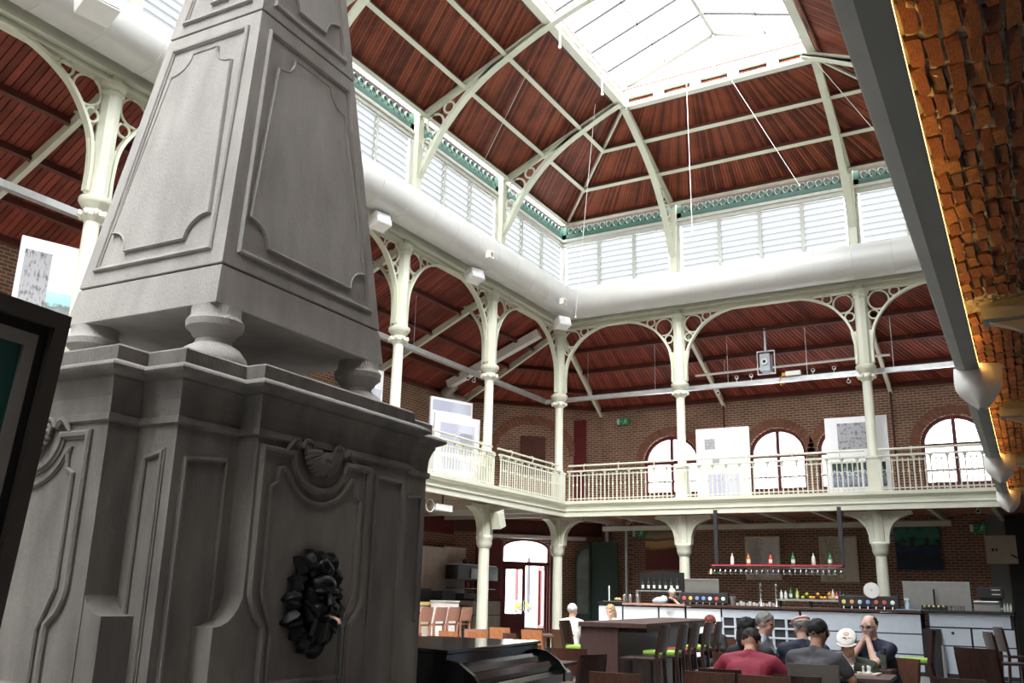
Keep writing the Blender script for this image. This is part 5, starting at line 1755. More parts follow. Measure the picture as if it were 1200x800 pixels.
def exit_sign(x, z, label, y=27.95, par=None):
    t = thing('exit_sign', label, 'sign', (x, y, z), 0, 'green exit signs')
    MB().box(-0.22, 0.22, -0.05, 0.0, 0, 0.23).build('plate', 'sign_green', t)
    w = MB()
    w.box(-0.215, -0.13, -0.054, -0.05, 0.02, 0.21)                      # doorway
    w.ball((0.10, -0.05, 0.185), (0.02, 0.006, 0.02), 8, 6)
    w.bar((0.09, -0.052, 0.16), (0.06, -0.052, 0.09), 0.004, 0.03, up=(1, 0, 0.4))
    for (a, b) in (((0.09, 0.15), (0.15, 0.12)), ((0.09, 0.15), (0.03, 0.13)), ((0.06, 0.09), (0.12, 0.07)), ((0.12, 0.07), (0.12, 0.03)), ((0.06, 0.09), (0.03, 0.05)), ((0.03, 0.05), (-0.01, 0.04)), ((-0.10, 0.12), (-0.02, 0.12))):
        w.bar((a[0], -0.052, a[1]), (b[0], -0.052, b[1]), 0.004, 0.016, up=(0.3, 0, 1))
    w.build('pictogram', 'white_paint', t)
    return t
exit_sign(-11.59, 3.29, 'green running-man exit sign left of the mountain painting')
exit_sign(-1.82, 3.31, 'green running-man exit sign at the far right under the gallery')
exit_sign(-12.1, 6.95, 'green running-man exit sign high on the gallery\'s back wall')
struct(MB().box(-12.45, -11.88, 27.8, 28.0, 0, 3.75).build('trim_20', 'brick_wall'))
struct(MB().box(-13.72, -13.18, 27.30, 27.36, 4.0, 7.10).build('trim_21', 'dark_red'), 'tall dark red panel in the gallery corner')
struct(MB().tube([(-12.6, 27.7, 0), (-12.6, 27.7, 3.8)], 0.06, 10).tube([(-11.95, 27.75, 0), (-11.95, 27.75, 3.8)], 0.05, 10).build('trim_22', 'galvanised'))
struct(MB().tube([(-8.67, 27.9, 4.0), (-8.67, 27.9, 7.6)], 0.03, 8).tube([(-3.73, 27.9, 4.0), (-3.73, 27.9, 7.6)], 0.03, 8).build('trim_23', 'dark_timber'))
struct(MB().box(-1.66, -1.22, 27.975, 28.0, 0, 3.75).build('trim_24', 'beam_grey'))
struct(MB().box(-1.2, 0.8, 27.96, 28.0, 0, 3.75).build('trim_25', 'black'))  # black panel, a doorway's darkness put into its colour
# dark green folded shutter leaf beside the entrance
gs = thing('shutter', 'tall dark green round-topped shutter beside the entrance doors', 'shutter', (-12.75, 27.05, 0), math.radians(8))
MB().box(-0.1, 0.75, 0, 0.06, 0, 3.1).build('leaf', 'dark_green', gs)
pts = [(-0.62, 0.05), (-0.12, 0.05), (-0.12, 3.0)] + [(-0.12 - 0.5*math.sin(math.radians(a)), 2.45 + 0.6*math.cos(math.radians(a))) for a in range(10, 91, 10)]
MB().prism(pts, lambda u, v, d: (u, d, v), -0.02, 0.04).build('round_leaf', 'dark_green', gs)
mat('dull_glass', (0.20, 0.24, 0.23), 0.15, 0.3, var=0.25, scale=3)
pts2 = [(-0.56, 0.9), (-0.18, 0.9), (-0.18, 2.85)] + [(-0.18 - 0.38*math.sin(math.radians(a)), 2.40 + 0.5*math.cos(math.radians(a))) for a in range(10, 91, 10)]
MB().prism(pts2, lambda u, v, d: (u, d, v), -0.03, -0.02).build('leaf_panel', 'dull_glass', gs)

# ------------------------------------------------------------------ kitchen corner on the left
kp = thing('kitchen_screen', 'cream folding back panel of the kitchen counter, left of the entrance', 'panel', (-16.0, 24.4, 0), 0)
MB().box(0, 0.06, -2.1, -0.9, 1.25, 2.72).build('panel', 'plaster', kp)
MB().box(0, 0.06, -0.9, 0.1, 1.0, 2.78, Matrix.Rotation(math.radians(-8), 4, 'Z')).build('panel', 'plaster', kp)
hd = thing('cooker_hood', 'black cooker hood and shelves on the kitchen back panel', 'cooker hood', (-15.75, 24.3, 0), 0)
MB().box(0, 0.45, -1.15, 1.1, 1.82, 2.22).build('hood', 'black', hd)
MB().box(0.0, 0.40, -1.15, 1.1, 2.24, 2.27).build('top_shelf', 'galvanised', hd)
MB().box(0.0, 0.38, -1.1, 1.1, 1.55, 1.58).build('lower_shelf', 'dark_metal', hd)
MB().box(0.455, 0.47, -0.45, -0.1, 1.86, 2.15).build('steel_panel', 'steel', hd)
for (y, z) in ((-0.4, 2.27), (0.55, 2.27)):
    MB().lathe([(0.06, 0), (0.10, 0.07), (0.09, 0.13), (0.03, 0.16)], 10).build('pot', 'dark_metal', hd, True, loc=(0.2, y, z))
for (y, c_) in ((-0.3, 'cushion_red'), (0.0, 'cushion_red'), (0.4, 'steel')):
    MB().lathe([(0.05, 0), (0.05, 0.18), (0.02, 0.2)], 10).build('tin', c_, hd, True, loc=(0.2, y, 1.58))
mat('counter_yellow', (0.75, 0.55, 0.20), 0.4)
kc = thing('kitchen_counter', 'cream kitchen counter with yellow edged top, behind the pale stools', 'counter', (-13.2, 17.6, 0), 0)
MB().box(-0.3, 0.0, -3.2, 1.7, 0.0, 1.12).build('front', 'counter_cream', kc)
MB().box(-0.45, 0.03, -3.2, 1.7, 1.12, 1.19).build('top', 'counter_yellow', kc)
MB().box(0.0, 0.012, -3.2, 1.7, 0.92, 0.95).build('groove', 'dark_gap', kc)
kb = thing('kitchen_unit', 'dark kitchen work unit with appliances behind the cream counter', 'cabinet', (-14.9, 22.0, 0), 0)
MB().box(-0.6, 0.0, -3.4, 2.2, 0.0, 1.15).build('body', 'counter_cream', kb)
MB().box(-0.65, 0.03, -3.4, 2.2, 1.15, 1.22).build('worktop', 'black', kb)
for i, (y, h) in enumerate(((-2.9, 0.5), (-2.0, 0.42), (-0.9, 0.3), (0.3, 0.25), (1.4, 0.2))):
    MB().box(-0.5, -0.1, y-0.35, y+0.3, 1.22, 1.22+h).build('appliance', 'black' if i % 2 == 0 else 'dark_metal', kb)
kd = thing('drawer_unit', 'taupe three-drawer unit by the column left of the doors', 'cabinet', (-14.4, 22.7, 0), 0)
mat('taupe', (0.36, 0.32, 0.28), 0.6)
MB().box(-0.5, 0.0, -0.1, 1.35, 0, 1.22).build('body', 'dark_gap', kd)
MB().box(-0.52, 0.03, -0.12, 1.4, 1.22, 1.28).build('top', 'black', kd)
for k in range(3):
    MB().box(0.0, 0.025, -0.1, 1.35, 0.04+0.4*k, 0.42+0.4*k).build('drawer', 'taupe', kd)
    MB().box(-0.5, 0.0, -0.125, -0.1, 0.04+0.4*k, 0.42+0.4*k).build('side_panel', 'taupe', kd)
bd = thing('bread_stand', 'pale box stand behind the pale stools', 'stand', (-12.9, 19.0, 0), 0)
MB().box(-0.2, 0.2, -0.3, 0.3, 0, 1.2).build('body', 'white_paint', bd)
MB().box(-0.22, 0.22, -0.32, 0.32, 1.2, 1.23).build('lid', 'frame_grey', bd)
# street seen through the doors: a pale kiosk and a shop front
kx = thing('street_kiosk', 'pale blue box planter with flowers outside the open door', 'planter', (-15.9, 28.2, 0), math.radians(45))
MB().box(-0.35, 0.35, -0.2, 0.2, 0, 0.85).build('box', 'cloth_blue', kx)
mat('flowers', (0.65, 0.45, 0.45), 0.8, var=0.5, scale=20)
rr = random.Random(8)
for i in range(14):
    MB().ball((rr.uniform(-0.3, 0.3), rr.uniform(-0.15, 0.15), 0.95 + rr.uniform(0, 0.25)), rr.uniform(0.06, 0.11), 8, 6).build('flower_tuft', 'flowers' if i % 2 else 'bottle_lime', kx, True)
sf = thing('shop_front', 'street facade with dark red window frames across the road', 'building', (-19.5, 33.0, 0), math.radians(45))
MB().box(-5, 5, 0, 0.4, 0, 6).build('wall', 'plaster', sf)
for i in range(18):
    MB().box(-4.6+0.5*i, -4.48+0.5*i, -0.06, 0, 0.3, 2.6+0.3*(i % 2)).build('window', ('dark_red', 'cloth_blue', 'dark_red', 'dark_metal')[i % 4], sf)

# ------------------------------------------------------------------ exhibition boards on the gallery
def board(loc, rz, w, h, label, prints, z0=0.05, th=0.06, tall=True):
    t = thing('exhibition_board', label, 'display board', loc, rz, 'white exhibition boards on the gallery')
    MB().box(-w/2, w/2, 0, th, z0, z0+h).build('panel', 'paper_white', t)
    for (a, b, c, d, m_) in prints:
        MB().box(-w/2+a*w, -w/2+b*w, -0.004, 0, z0+c*h, z0+d*h).build('print', m_, t)
    for s_ in (-1, 1):
        MB().box(s_*w*0.4-0.03, s_*w*0.4+0.03, -0.02+th/2, 0.2+th/2, 0, z0+0.02).build('foot', 'galvanised', t)
    return t
board((-7.72, 24.62, GZ), math.radians(2), 1.48, 1.95, 'white exhibition board with two small photos and a map, beside the second window', [(0.16, 0.36, 0.70, 0.85, 'art_photo'), (0.55, 0.93, 0.52, 0.88, 'art_map'), (0.55, 0.93, 0.885, 0.92, 'frame_grey'), (0.30, 0.44, 0.50, 0.57, 'art_photo'), (0.22, 0.80, 0.03, 0.35, 'art_text')])
board((-4.20, 24.62, GZ), math.radians(2), 1.52, 2.0, 'tall white exhibition board with grey tree photograph, behind the right-hand column', [(0.20, 0.70, 0.58, 0.92, 'art_photo'), (0.08, 0.54, 0.10, 0.42, 'art_crowd'), (0.56, 0.95, 0.10, 0.42, 'art_crowd')])
board((-13.15, 19.62, GZ), math.radians(70), 1.45, 1.80, 'white exhibition board with a drawing of a monument, behind the left gallery railing', [(0.12, 0.88, 0.45, 0.88, 'art_text'), (0.55, 0.84, 0.42, 0.76, 'art_map'), (0.18, 0.86, 0.22, 0.40, 'art_text')])
board((-13.42, 19.72, GZ), math.radians(70), 1.35, 2.28, 'taller blank white board standing behind the monument board', [(0.04, 0.96, 0.85, 0.97, 'art_text')])
board((-13.0, 7.95, GZ), math.radians(72), 0.95, 2.45, 'white exhibition board with a street photograph at the far left of the gallery', [(0.07, 0.48, 0.52, 0.92, 'art_photo'), (0.48, 0.93, 0.52, 0.68, 'art_teal'), (0.07, 0.93, 0.34, 0.48, 'art_photo')])
board((-13.45, 8.35, GZ), math.radians(72), 0.95, 2.25, 'plain white board half hidden behind the far left board', [(0.1, 0.9, 0.8, 0.95, 'art_text')])
board((-13.2, 16.2, GZ), math.radians(85), 0.55, 2.3, 'narrow white board seen past the obelisk beside a gallery column', [(0.1, 0.9, 0.3, 0.8, 'art_text')])

# ------------------------------------------------------------------ services on the gallery and roof
tr = MB()
tr.prism([(-13.5, 7.22), (1.0, 7.22), (1.0, 7.34), (-13.5, 7.34)], lambda u, v, d: (u, 25.0+d, v), -0.07, 0.07)
t = tr.build('cable_tray', 'galvanised')
tag(t, 'long grey cable tray hung along the back gallery', 'cable tray')
for x in (-12.0, -9.8, -7.6, -5.4, -3.2, -1.0):
    MB().tube([(x, 25.0, 7.34), (x, 25.0, 8.88)], 0.008, 5).build('hanger', 'galvanised', t)
tr = MB()
tr.prism([(-4, 7.25), (25.0, 7.25), (25.0, 7.37), (-4, 7.37)], lambda u, v, d: (-13.5+d, u, v), -0.07, 0.07)
t = tr.build('cable_tray', 'galvanised')
tag(t, 'long grey cable tray hung along the left gallery', 'cable tray')
for y in (2, 6, 10, 14, 18, 22):
    MB().tube([(-13.5, y, 7.37), (-13.5, y, 8.88)], 0.008, 5).build('hanger', 'galvanised', t)
cp = MB().tube([(-8.9, 26.0, 7.9), (-3.4, 26.0, 7.95)], 0.035, 8)
t = cp.build('screen_tube', 'white_paint')
tag(t, 'white roller screen tube hung under the back gallery roof', 'projection screen')
for x in (-8.0, -4.3):
    MB().tube([(x, 26.0, 7.93), (x, 26.0, 8.42)], 0.01, 5).build('hanger', 'galvanised', t)
# projector on its pole
pj = thing('projector', 'blue-grey projector hanging on a pole in a steel cradle', 'projector', (-6.5, 25.0, 7.45))
MB().tube([(0, 0, 0.68), (0, 0, 1.36)], 0.045, 10).build('pole', 'galvanised', pj, True)
MB().box(-0.14, 0.14, -0.16, 0.16, 0.10, 0.60).build('body', 'bar_panel', pj, bevel=0.015)
MB().lathe([(0.09, 0), (0.09, 0.05), (0.05, 0.05), (0.05, 0.0)], 20).build('lens', 'white_paint', pj, True, loc=(0.0, -0.16, 0.36), rot=(PI/2, 0, 0))
MB().lathe([(0.05, 0), (0.05, 0.03)], 16).build('lens_glass', 'black', pj, loc=(0.0, -0.165, 0.36), rot=(PI/2, 0, 0))
cr = MB()
for x in (-0.24, 0.24):
    cr.bar((x, 0, 0.05), (x, 0, 0.70), 0.025, 0.025, up=(0, 1, 0))
cr.bar((-0.25, 0, 0.70), (0.25, 0, 0.70), 0.03, 0.03)
cr.bar((-0.25, 0, 0.05), (0.25, 0, 0.05), 0.03, 0.03)
cr.build('cradle', 'galvanised', pj)
ex = thing('socket_box', 'white socket box with an orange plug on the cable tray', 'socket', (-5.75, 24.9, 7.36))
MB().box(-0.2, 0.2, -0.06, 0.06, 0, 0.12).build('box', 'white_paint', ex)
MB().box(-0.30, -0.2, -0.04, 0.04, 0.0, 0.09).build('plug', 'bottle_orange', ex)
MB().tube([(-0.3, 0, 0.04), (-0.4, 0, -0.1), (-0.35, 0, -0.25), (-0.25, 0, -0.2)], 0.01, 5).build('lead', 'bottle_orange', ex)
def spot(loc, label, rz=0.0, up=False):
    t = thing('spotlight', label, 'spotlight', loc, rz, 'small spotlights on the trays')
    k = 1 if up else -1
    MB().tube([(0, 0, 0), (0, 0, k*0.10)], 0.012, 6).build('stem', 'white_paint', t)
    MB().lathe([(0.03, 0), (0.055, 0.09), (0.045, 0.09), (0.02, 0.02)], 12, cap=False).build('head', 'white_paint', t, True, loc=(0, -0.02, k*0.14), rot=(PI/2*1.2, 0, 0.3))
    MB().lathe([(0.04, 0), (0.04, 0.01)], 12).build('lens', 'dark_metal', t, loc=(0.02, -0.09, k*0.15), rot=(PI/2*1.2, 0, 0.3))
    return t
spot((-7.35, 25.0, 7.34), 'small spotlight on the back tray, left of the projector', up=True)
spot((-6.92, 24.95, 7.34), 'small spotlight on the back tray, touching the projector cradle', up=True)
spot((-5.25, 25.0, 7.34), 'small spotlight on the back tray, right of the socket box', up=True)
spot((-4.7, 25.0, 7.34), 'small spotlight on the back tray, between socket box and column', up=True)
spot((-7.9, 25.0, 7.22), 'white spotlight hanging under the back tray, right of the middle column')
spot((-4.35, 25.0, 7.22), 'white spotlight hanging under the back tray, left of the right column')
spot((-13.5, 20.6, 7.25), 'white spotlight hanging under the left tray above the boards')
spot((-13.5, 20.9, 7.25), 'second white spotlight hanging under the left tray above the boards')
spot((-13.5, 15.7, 7.25), 'white spotlight hanging under the left tray beside the obelisk')
spot((-1.55, 23.9, 3.66), 'white spotlight under the back gallery edge near the right end')
spot((-11.0, 25.8, 3.74), 'white spotlight under the back gallery by the corner column')
spot((-0.98, 24.6, 3.74), 'tiny white spotlight farthest right under the back gallery')
# white box duct down the left gallery roof, with a grey elbow at the wall
rd = MB().bar((-12.75, 23.2, 8.98), (-15.75, 22.9, 7.62), 0.24, 0.24)
t = rd.build('ventilation_duct', 'white_paint')
tag(t, 'white box duct sloping down under the left gallery roof near the corner', 'duct')
MB().tube([(-15.6, 22.95, 7.60), (-15.95, 23.05, 7.42), (-16.05, 23.4, 7.36), (-16.05, 24.1, 7.34)], 0.17, 14).build('elbow', 'galvanised', t, True)
# floodlight boxes hung on the duct edge
def flood(loc, rz, label, s_=1.0):
    t = thing('floodlight', label, 'floodlight', loc, rz, 'white floodlight boxes on the arcade beam')
    M = Matrix.Rotation(math.radians(-18), 4, 'X')
    MB().box(-0.20*s_, 0.20*s_, -0.16*s_, 0.16*s_, -0.14*s_, 0.14*s_, M).build('housing', 'white_paint', t, bevel=0.01)
    MB().box(-0.18*s_, 0.18*s_, -0.175*s_, -0.16*s_, -0.12*s_, 0.12*s_, M).build('front_glass', 'glow_off', t)
    MB().box(-0.03, 0.03, 0.1*s_, 0.3*s_, 0.0, 0.05).build('arm', 'galvanised', t)
    return t
flood((-11.8, 22.85, 9.08), math.radians(60), 'white floodlight box at the corner of the arcade beam')
flood((-11.98, 18.35, 9.12), math.radians(75), 'white floodlight box on the left beam, second from the corner')
flood((-11.98, 14.5, 9.14), math.radians(80), 'white floodlight box on the left beam, half hidden by the obelisk')
flood((-11.17, 6.85, 9.5), math.radians(80), 'white floodlight box on the left duct at the top left edge', 1.25)
for i, (y, z) in enumerate(((18.2, 9.55), (22.2, 9.50))):
    t = thing('camera_box', 'small square white camera box under the duct, %s' % ('above the second floodlight' if i == 0 else 'near the corner'), 'camera', (-11.47, y, z), 0, 'camera boxes on the duct')
    MB().box(-0.05, 0.09, -0.09, 0.09, -0.09, 0.09).build('case', 'white_paint', t)
    MB().box(0.09, 0.095, -0.055, 0.055, -0.055, 0.055).build('window', 'brass', t)
# cables in the roof
def cable(a, b, label, r=0.007):
    t = thing('hanging_cable', label, 'cable', b, 0, 'thin cables in the roof')
    mid = (Vector(a)+Vector(b))/2
    world_part(MB().tube([a, mid, b], r, 5), 'wire', 'white_paint', t)
    world_part(MB().ball(b, 0.025, 8, 6), 'end_fitting', 'white_paint', t)
cable((-9.75, 17.0, 13.6), (-12.1, 18.6, 12.2), 'thin cable running from the lantern down to the left clerestory')
cable((-9.2, 19.6, 14.0), (-10.35, 20.8, 8.5), 'thin white cable hanging beside the far corner ribs')
cable((-6.85, 20.0, 14.4), (-6.85, 20.1, 10.0), 'thin white cable hanging straight down before the back windows')
cable((-5.75, 20.2, 13.9), (-4.35, 20.6, 10.9), 'thin cable slanting under the back roof slope, left of the right rib')
cable((-3.7, 20.2, 13.8), (-1.75, 21.4, 10.6), 'thin cable slanting across the back roof slope beside the grey beam')
for i, (x, y, z) in enumerate(((-8.7, 16.3, 13.9), (-8.7, 18.6, 13.9))):
    t = thing('pendant_rod', 'short white pendant rod under the lantern curb, %s' % ('nearer' if i == 0 else 'farther'), 'rod', (x+0.15, y, z-0.45), 0, 'pendant rods')
    MB().tube([(0, 0, 0.45), (0, 0, 0)], 0.022, 8).build('rod', 'white_paint', t)
    MB().ball((0, 0, 0), 0.04, 8, 6).build('knob', 'white_paint', t)
# bits of rigging under the left gallery
rg = thing('stage_light', 'pale stage light with coiled cable under the left gallery', 'stage light', (-12.2, 17.4, 3.42))
MB().box(-0.08, 0.08, -0.05, 0.6, -0.2, -0.06).build('case', 'white_paint', rg)
MB().tube([(0, -0.2 + 0.16*math.cos(2*PI*k/16), -0.12 + 0.14*math.sin(2*PI*k/16)) for k in range(16)], 0.015, 6, closed=True).build('cable_coil', 'white_paint', rg, True)
MB().tube([(0, 0.3, -0.06), (0, 0.3, 0.32)], 0.02, 6).build('clamp', 'dark_metal', rg)
sp_ = thing('speaker', 'white box speaker clamped to the column bracket left of the doors', 'speaker', (-12.15, 20.15, 3.1))
MB().box(-0.12, 0.12, -0.14, 0.14, -0.08, 0.34, Matrix.Rotation(0.35, 4, 'X')).build('case', 'cream', sp_)
MB().box(0.12, 0.125, -0.11, 0.11, -0.04, 0.28, Matrix.Rotation(0.35, 4, 'X')).build('grille', 'frame_grey', sp_)
# ------------------------------------------------------------------ chairs, stools, tables
def make_chair(m, cushion, top=0.82, seat=0.44, w=0.40, d=0.42, stool=False):
    # faces +y, origin on the floor under the seat centre
    t = thing('bar_stool' if stool else 'dining_chair', 'x', 'stool' if stool else 'chair')
    hw = w/2
    lean = 0.05
    for (sx, sy) in ((-1, 1), (1, 1)):
        MB().bar((sx*(hw-0.02), d/2-0.025, 0), (sx*(hw-0.02), d/2-0.025, seat-0.02), 0.035, 0.035, up=(0, 1, 0)).build('leg', m, t)
    for sx in (-1, 1):
        lg = MB().bar((sx*(hw-0.018), -d/2-0.03, 0), (sx*(hw-0.018), -d/2+0.02, seat), 0.032, 0.04, up=(0, 1, 0))
        lg.bar((sx*(hw-0.018), -d/2+0.02, seat), (sx*(hw-0.018), -d/2+0.02-lean-0.01, top-0.04), 0.03, 0.04, up=(0, 1, 0))
        lg.build('leg', m, t)
    st = MB().box(-hw, hw, -d/2+0.02, d/2, seat-0.03, seat).build('seat', m, t, bevel=0.006)
    # curved back panel
    n = 6
    fr, bk = [], []
    for (z, y) in ((seat+0.10 if not stool else seat+0.06, -d/2+0.01), (top, -d/2+0.01-lean)):
        fr.append([(-hw + w*i/n, y - 0.025*(1-((i/n)*2-1)**2), z) for i in range(n+1)])
        bk.append([(-hw + w*i/n, y - 0.018 - 0.025*(1-((i/n)*2-1)**2), z) for i in range(n+1)])
    mb = MB()
    loops = [fr[0] + bk[0][::-1], fr[1] + bk[1][::-1]]
    mb.loft(loops)
    mb.build('backrest', m, t)
    if stool:
        for (a, b) in (((-hw+0.02, d/2-0.02), (hw-0.02, d/2-0.02)), ((-hw+0.02, -d/2), (-hw+0.02, d/2-0.02)), ((hw-0.02, -d/2), (hw-0.02, d/2-0.02))):
            MB().bar((a[0], a[1], 0.25), (b[0], b[1], 0.25), 0.025, 0.03).build('footrest', m, t)
    else:
        MB().bar((-hw+0.02, 0, 0.2), (hw-0.02, 0, 0.2), 0.02, 0.025).build('stretcher', m, t)
    if cushion:
        MB().box(-hw+0.01, hw-0.01, -d/2+0.03, d/2-0.005, seat, seat+0.045).build('cushion', cushion, t, bevel=0.012)
    return t
_proto = {}
def chair(bx, by, ang, m, cushion, label, group='dining chairs', stool=False, **kw):
    # bx, by: foot point of the backrest; ang: direction the sitter faces (degrees, 0 = +X)
    key = (m, cushion, stool, tuple(sorted(kw.items())))
    a = math.radians(ang)
    loc = (bx + 0.22*math.cos(a), by + 0.22*math.sin(a), 0)
    rz = a - PI/2
    if key not in _proto:
        o = make_chair(m, cushion, stool=stool, **kw)
        _proto[key] = o
    else:
        o = copy_tree(_proto[key])
    o.location = loc
    o.rotation_euler = (0, 0, rz)
    tag(o, label, 'stool' if stool else 'chair', group)
    return o
# left-hand tables beyond the piano
G1 = 'wooden chairs beyond the piano'
chair(-8.25, 11.23, 150, 'chair_pink', None, 'pinkish wooden chair nearest the obelisk, beyond the piano', G1)
chair(-7.20, 10.11, 110, 'chair_pink', None, 'low pinkish chair just above the piano\'s left edge', G1)
chair(-7.36, 10.80, 100, 'chair_dark', None, 'dark brown chair just above the piano lid, left of centre', G1)
chair(-8.32, 12.42, 80, 'chair_orange', None, 'orange wooden chair seen past the dark brown one behind the piano', G1)
chair(-8.62, 13.66, 120, 'chair_pink', None, 'pinkish-brown chair in front of the left iron column', G1)
chair(-7.87, 12.56, 75, 'chair_orange', None, 'orange wooden chair right of the left iron column\'s foot', G1)
chair(-7.38, 12.71, 60, 'chair_brown', None, 'brown chair in front of the drawer unit, above the piano', G1)
chair(-8.82, 14.79, 95, 'chair_orange', None, 'bright orange chair before the red entrance door', G1)
chair(-8.45, 15.40, 100, 'chair_brown', None, 'small brown chair before the open door', G1)
chair(-7.62, 13.81, 85, 'chair_orange', 'cushion_green', 'orange-brown chair with a green cushion at the small table', G1, top=0.84)
chair(-7.32, 14.30, 75, 'chair_brown', None, 'brown chair behind the white-haired person', G1)
chair(-4.86, 9.61, 100, 'chair_brown', None, 'wide dark brown chair between the small table and the high table', G1, w=0.46)
chair(-4.17, 8.76, 165, 'chair_dark', 'cushion_red', 'dark chair with a red seat cushion, seen side-on by the high table', G1)
# small tables
def table(x, y, w, d, rz, label, m='table_brown', h=0.75):
    t = thing('cafe_table', label, 'table', (x, y, 0), math.radians(rz), 'small square tables')
    MB().box(-w/2, w/2, -d/2, d/2, h-0.035, h).build('tabletop', m, t, bevel=0.004)
    MB().tube([(0, 0, 0.03), (0, 0, h-0.035)], 0.035, 10).build('column', 'dark_metal', t)
    MB().box(-0.22, 0.22, -0.22, 0.22, 0, 0.03).build('base', 'dark_metal', t)
    MB().box(-0.15, 0.15, -0.15, 0.15, h-0.05, h-0.035).build('top_plate', 'dark_metal', t)
    return t
table(-7.75, 14.60, 0.7, 0.7, 10, 'small brown table in front of the white-haired person')
table(-4.55, 8.35, 0.62, 0.62, 8, 'small brown table at the right end of the piano')
table(-7.7, 16.1, 0.8, 0.8, 5, 'pale table the couple sits at', 'white_paint')
# pale stools at the kitchen counter
for i, y in enumerate((16.75, 17.37, 17.95, 18.55)):
    chair(-11.85 - 0.05*i, y, 178, 'chair_pink', None, 'pale pinkish high stool at the yellow-edged counter, %s from the left' % ORD[i], 'pale stools at the kitchen counter', True, top=1.10, seat=0.74)
chair(-13.6, 20.9, 178, 'chair_dark', 'cushion_green', 'dark stool with a green cushion by the left iron column', 'dark high stools', True, top=1.12, seat=0.74)
# high table with five stools
ht = thing('high_table', 'long dark high table with panel ends and stools along it', 'table', (-5.05, 12.75, 0), math.radians(8.5))
MB().box(-0.42, 0.42, -2.3, 2.3, 1.03, 1.085).build('tabletop', 'table_brown', ht, bevel=0.004)
MB().box(-0.40, 0.06, -2.26, -2.18, 0, 1.03).build('end_panel', 'table_brown', ht)
MB().box(-0.40, 0.06, 2.18, 2.26, 0, 1.03).build('end_panel', 'table_brown', ht)
MB().box(-0.05, 0.02, -2.18, 2.18, 0.0, 1.03).build('spine_panel', 'chair_dark', ht)
MB().box(-0.40, 0.40, -2.2, 2.2, 0.98, 1.03).build('under_frame', 'chair_dark', ht)
G2 = 'dark high stools'
for i, (x, y, c_) in enumerate(((-3.95, 10.15, None), (-3.98, 10.85, 'cushion_green'), (-4.08, 11.55, 'cushion_red'), (-4.22, 12.45, 'cushion_green'), (-4.30, 13.15, None))):
    chair(x, y, 188, 'chair_dark', c_, 'dark high stool along the high table, %s' % ['nearest the camera', 'second from the near end, with a green seat', 'third from the near end, with a red seat', 'fourth from the near end, with a green seat', 'farthest of the five'][i], G2, True, top=1.09, seat=0.74)
chair(-5.95, 11.75, 8, 'chair_dark', 'cushion_green', 'dark high stool with a bright green seat at the left side of the high table', G2, True, top=1.06, seat=0.70)
# chairs in the right foreground
G3 = 'dark chairs in the foreground'
chair(-3.02, 6.79, 100, 'chair_brown', None, 'dark brown chair back at the bottom edge, below the high table', G3)
chair(-2.50, 7.44, 95, 'chair_brown', None, 'brown chair back at the bottom edge, left of the red-shirted person', G3)
chair(-2.06, 7.42, 92, 'chair_brown', None, 'brown chair back at the bottom edge, right of the red-shirted person', G3)
chair(-1.86, 7.62, 92, 'chair_dark', None, 'black chair back at the bottom edge, below the grey-shirted person', G3, w=0.36)
chair(-1.86, 8.15, 88, 'chair_grey', None, 'greyish chair the dark-grey-shirted person sits on', G3, top=0.88, w=0.42) if mat('chair_grey', (0.13, 0.11, 0.095), 0.5, var=0.15) else None
chair(-2.55, 7.86, 92, 'chair_dark', None, 'black chair the red-shirted person sits on', G3, w=0.36)
chair(-2.35, 11.6, -90, 'chair_brown', None, 'brown chair between the bar and the seated group', G3)
chair(-3.25, 10.4, -60, 'chair_brown', None, 'red-brown chair left of the black-haired person', G3)
chair(-1.60, 11.04, 240, 'chair_brown', None, 'brown chair the person with glasses sits on', G3)
chair(-1.60, 13.7, 180, 'chair_dark', 'cushion_green', 'dark stool with a green seat in front of the bar\'s right half', G2, True, top=1.06, seat=0.66)
chair(-0.72, 9.3, 60, 'chair_dark', 'cushion_green', 'dark stool with a shiny back at the lower right', G2, True, top=1.02, seat=0.66)
chair(-0.95, 14.6, 20, 'chair_dark', None, 'dark stool seen side-on at the right edge, nearer of two', G2, True, top=1.05, seat=0.66)
chair(-0.95, 16.8, 20, 'chair_dark', None, 'dark stool seen side-on at the right edge, farther of two', G2, True, top=1.08, seat=0.66)
chair(-0.80, 8.40, 80, 'chair_dark', None, 'dark chair top just above the bottom edge at the right', G3)
# tables of the seated group
table(-1.78, 9.25, 0.72, 0.72, 4, 'brown table between the dark-grey-shirted person and the white-capped person', h=0.74)
table(-2.74, 8.96, 0.66, 0.62, 2, 'brown table in front of the red-shirted person', h=0.74)
table(-1.86, 10.38, 0.56, 0.34, 0, 'brown table under the elbows of the person with glasses', h=0.74)
table(-1.93, 7.86, 0.5, 0.28, 0, 'small brown table in the foreground with white papers', h=0.72)
pp = thing('papers', 'white papers lying on the foreground table', 'paper', (-1.90, 7.86, 0.72))
MB().box(-0.13, 0.13, -0.07, 0.07, 0, 0.008).build('sheet', 'paper_white', pp)
MB().box(-0.06, 0.15, -0.06, 0.08, 0.008, 0.016, Matrix.Rotation(0.3, 4, 'Z')).build('sheet', 'paper_white', pp)
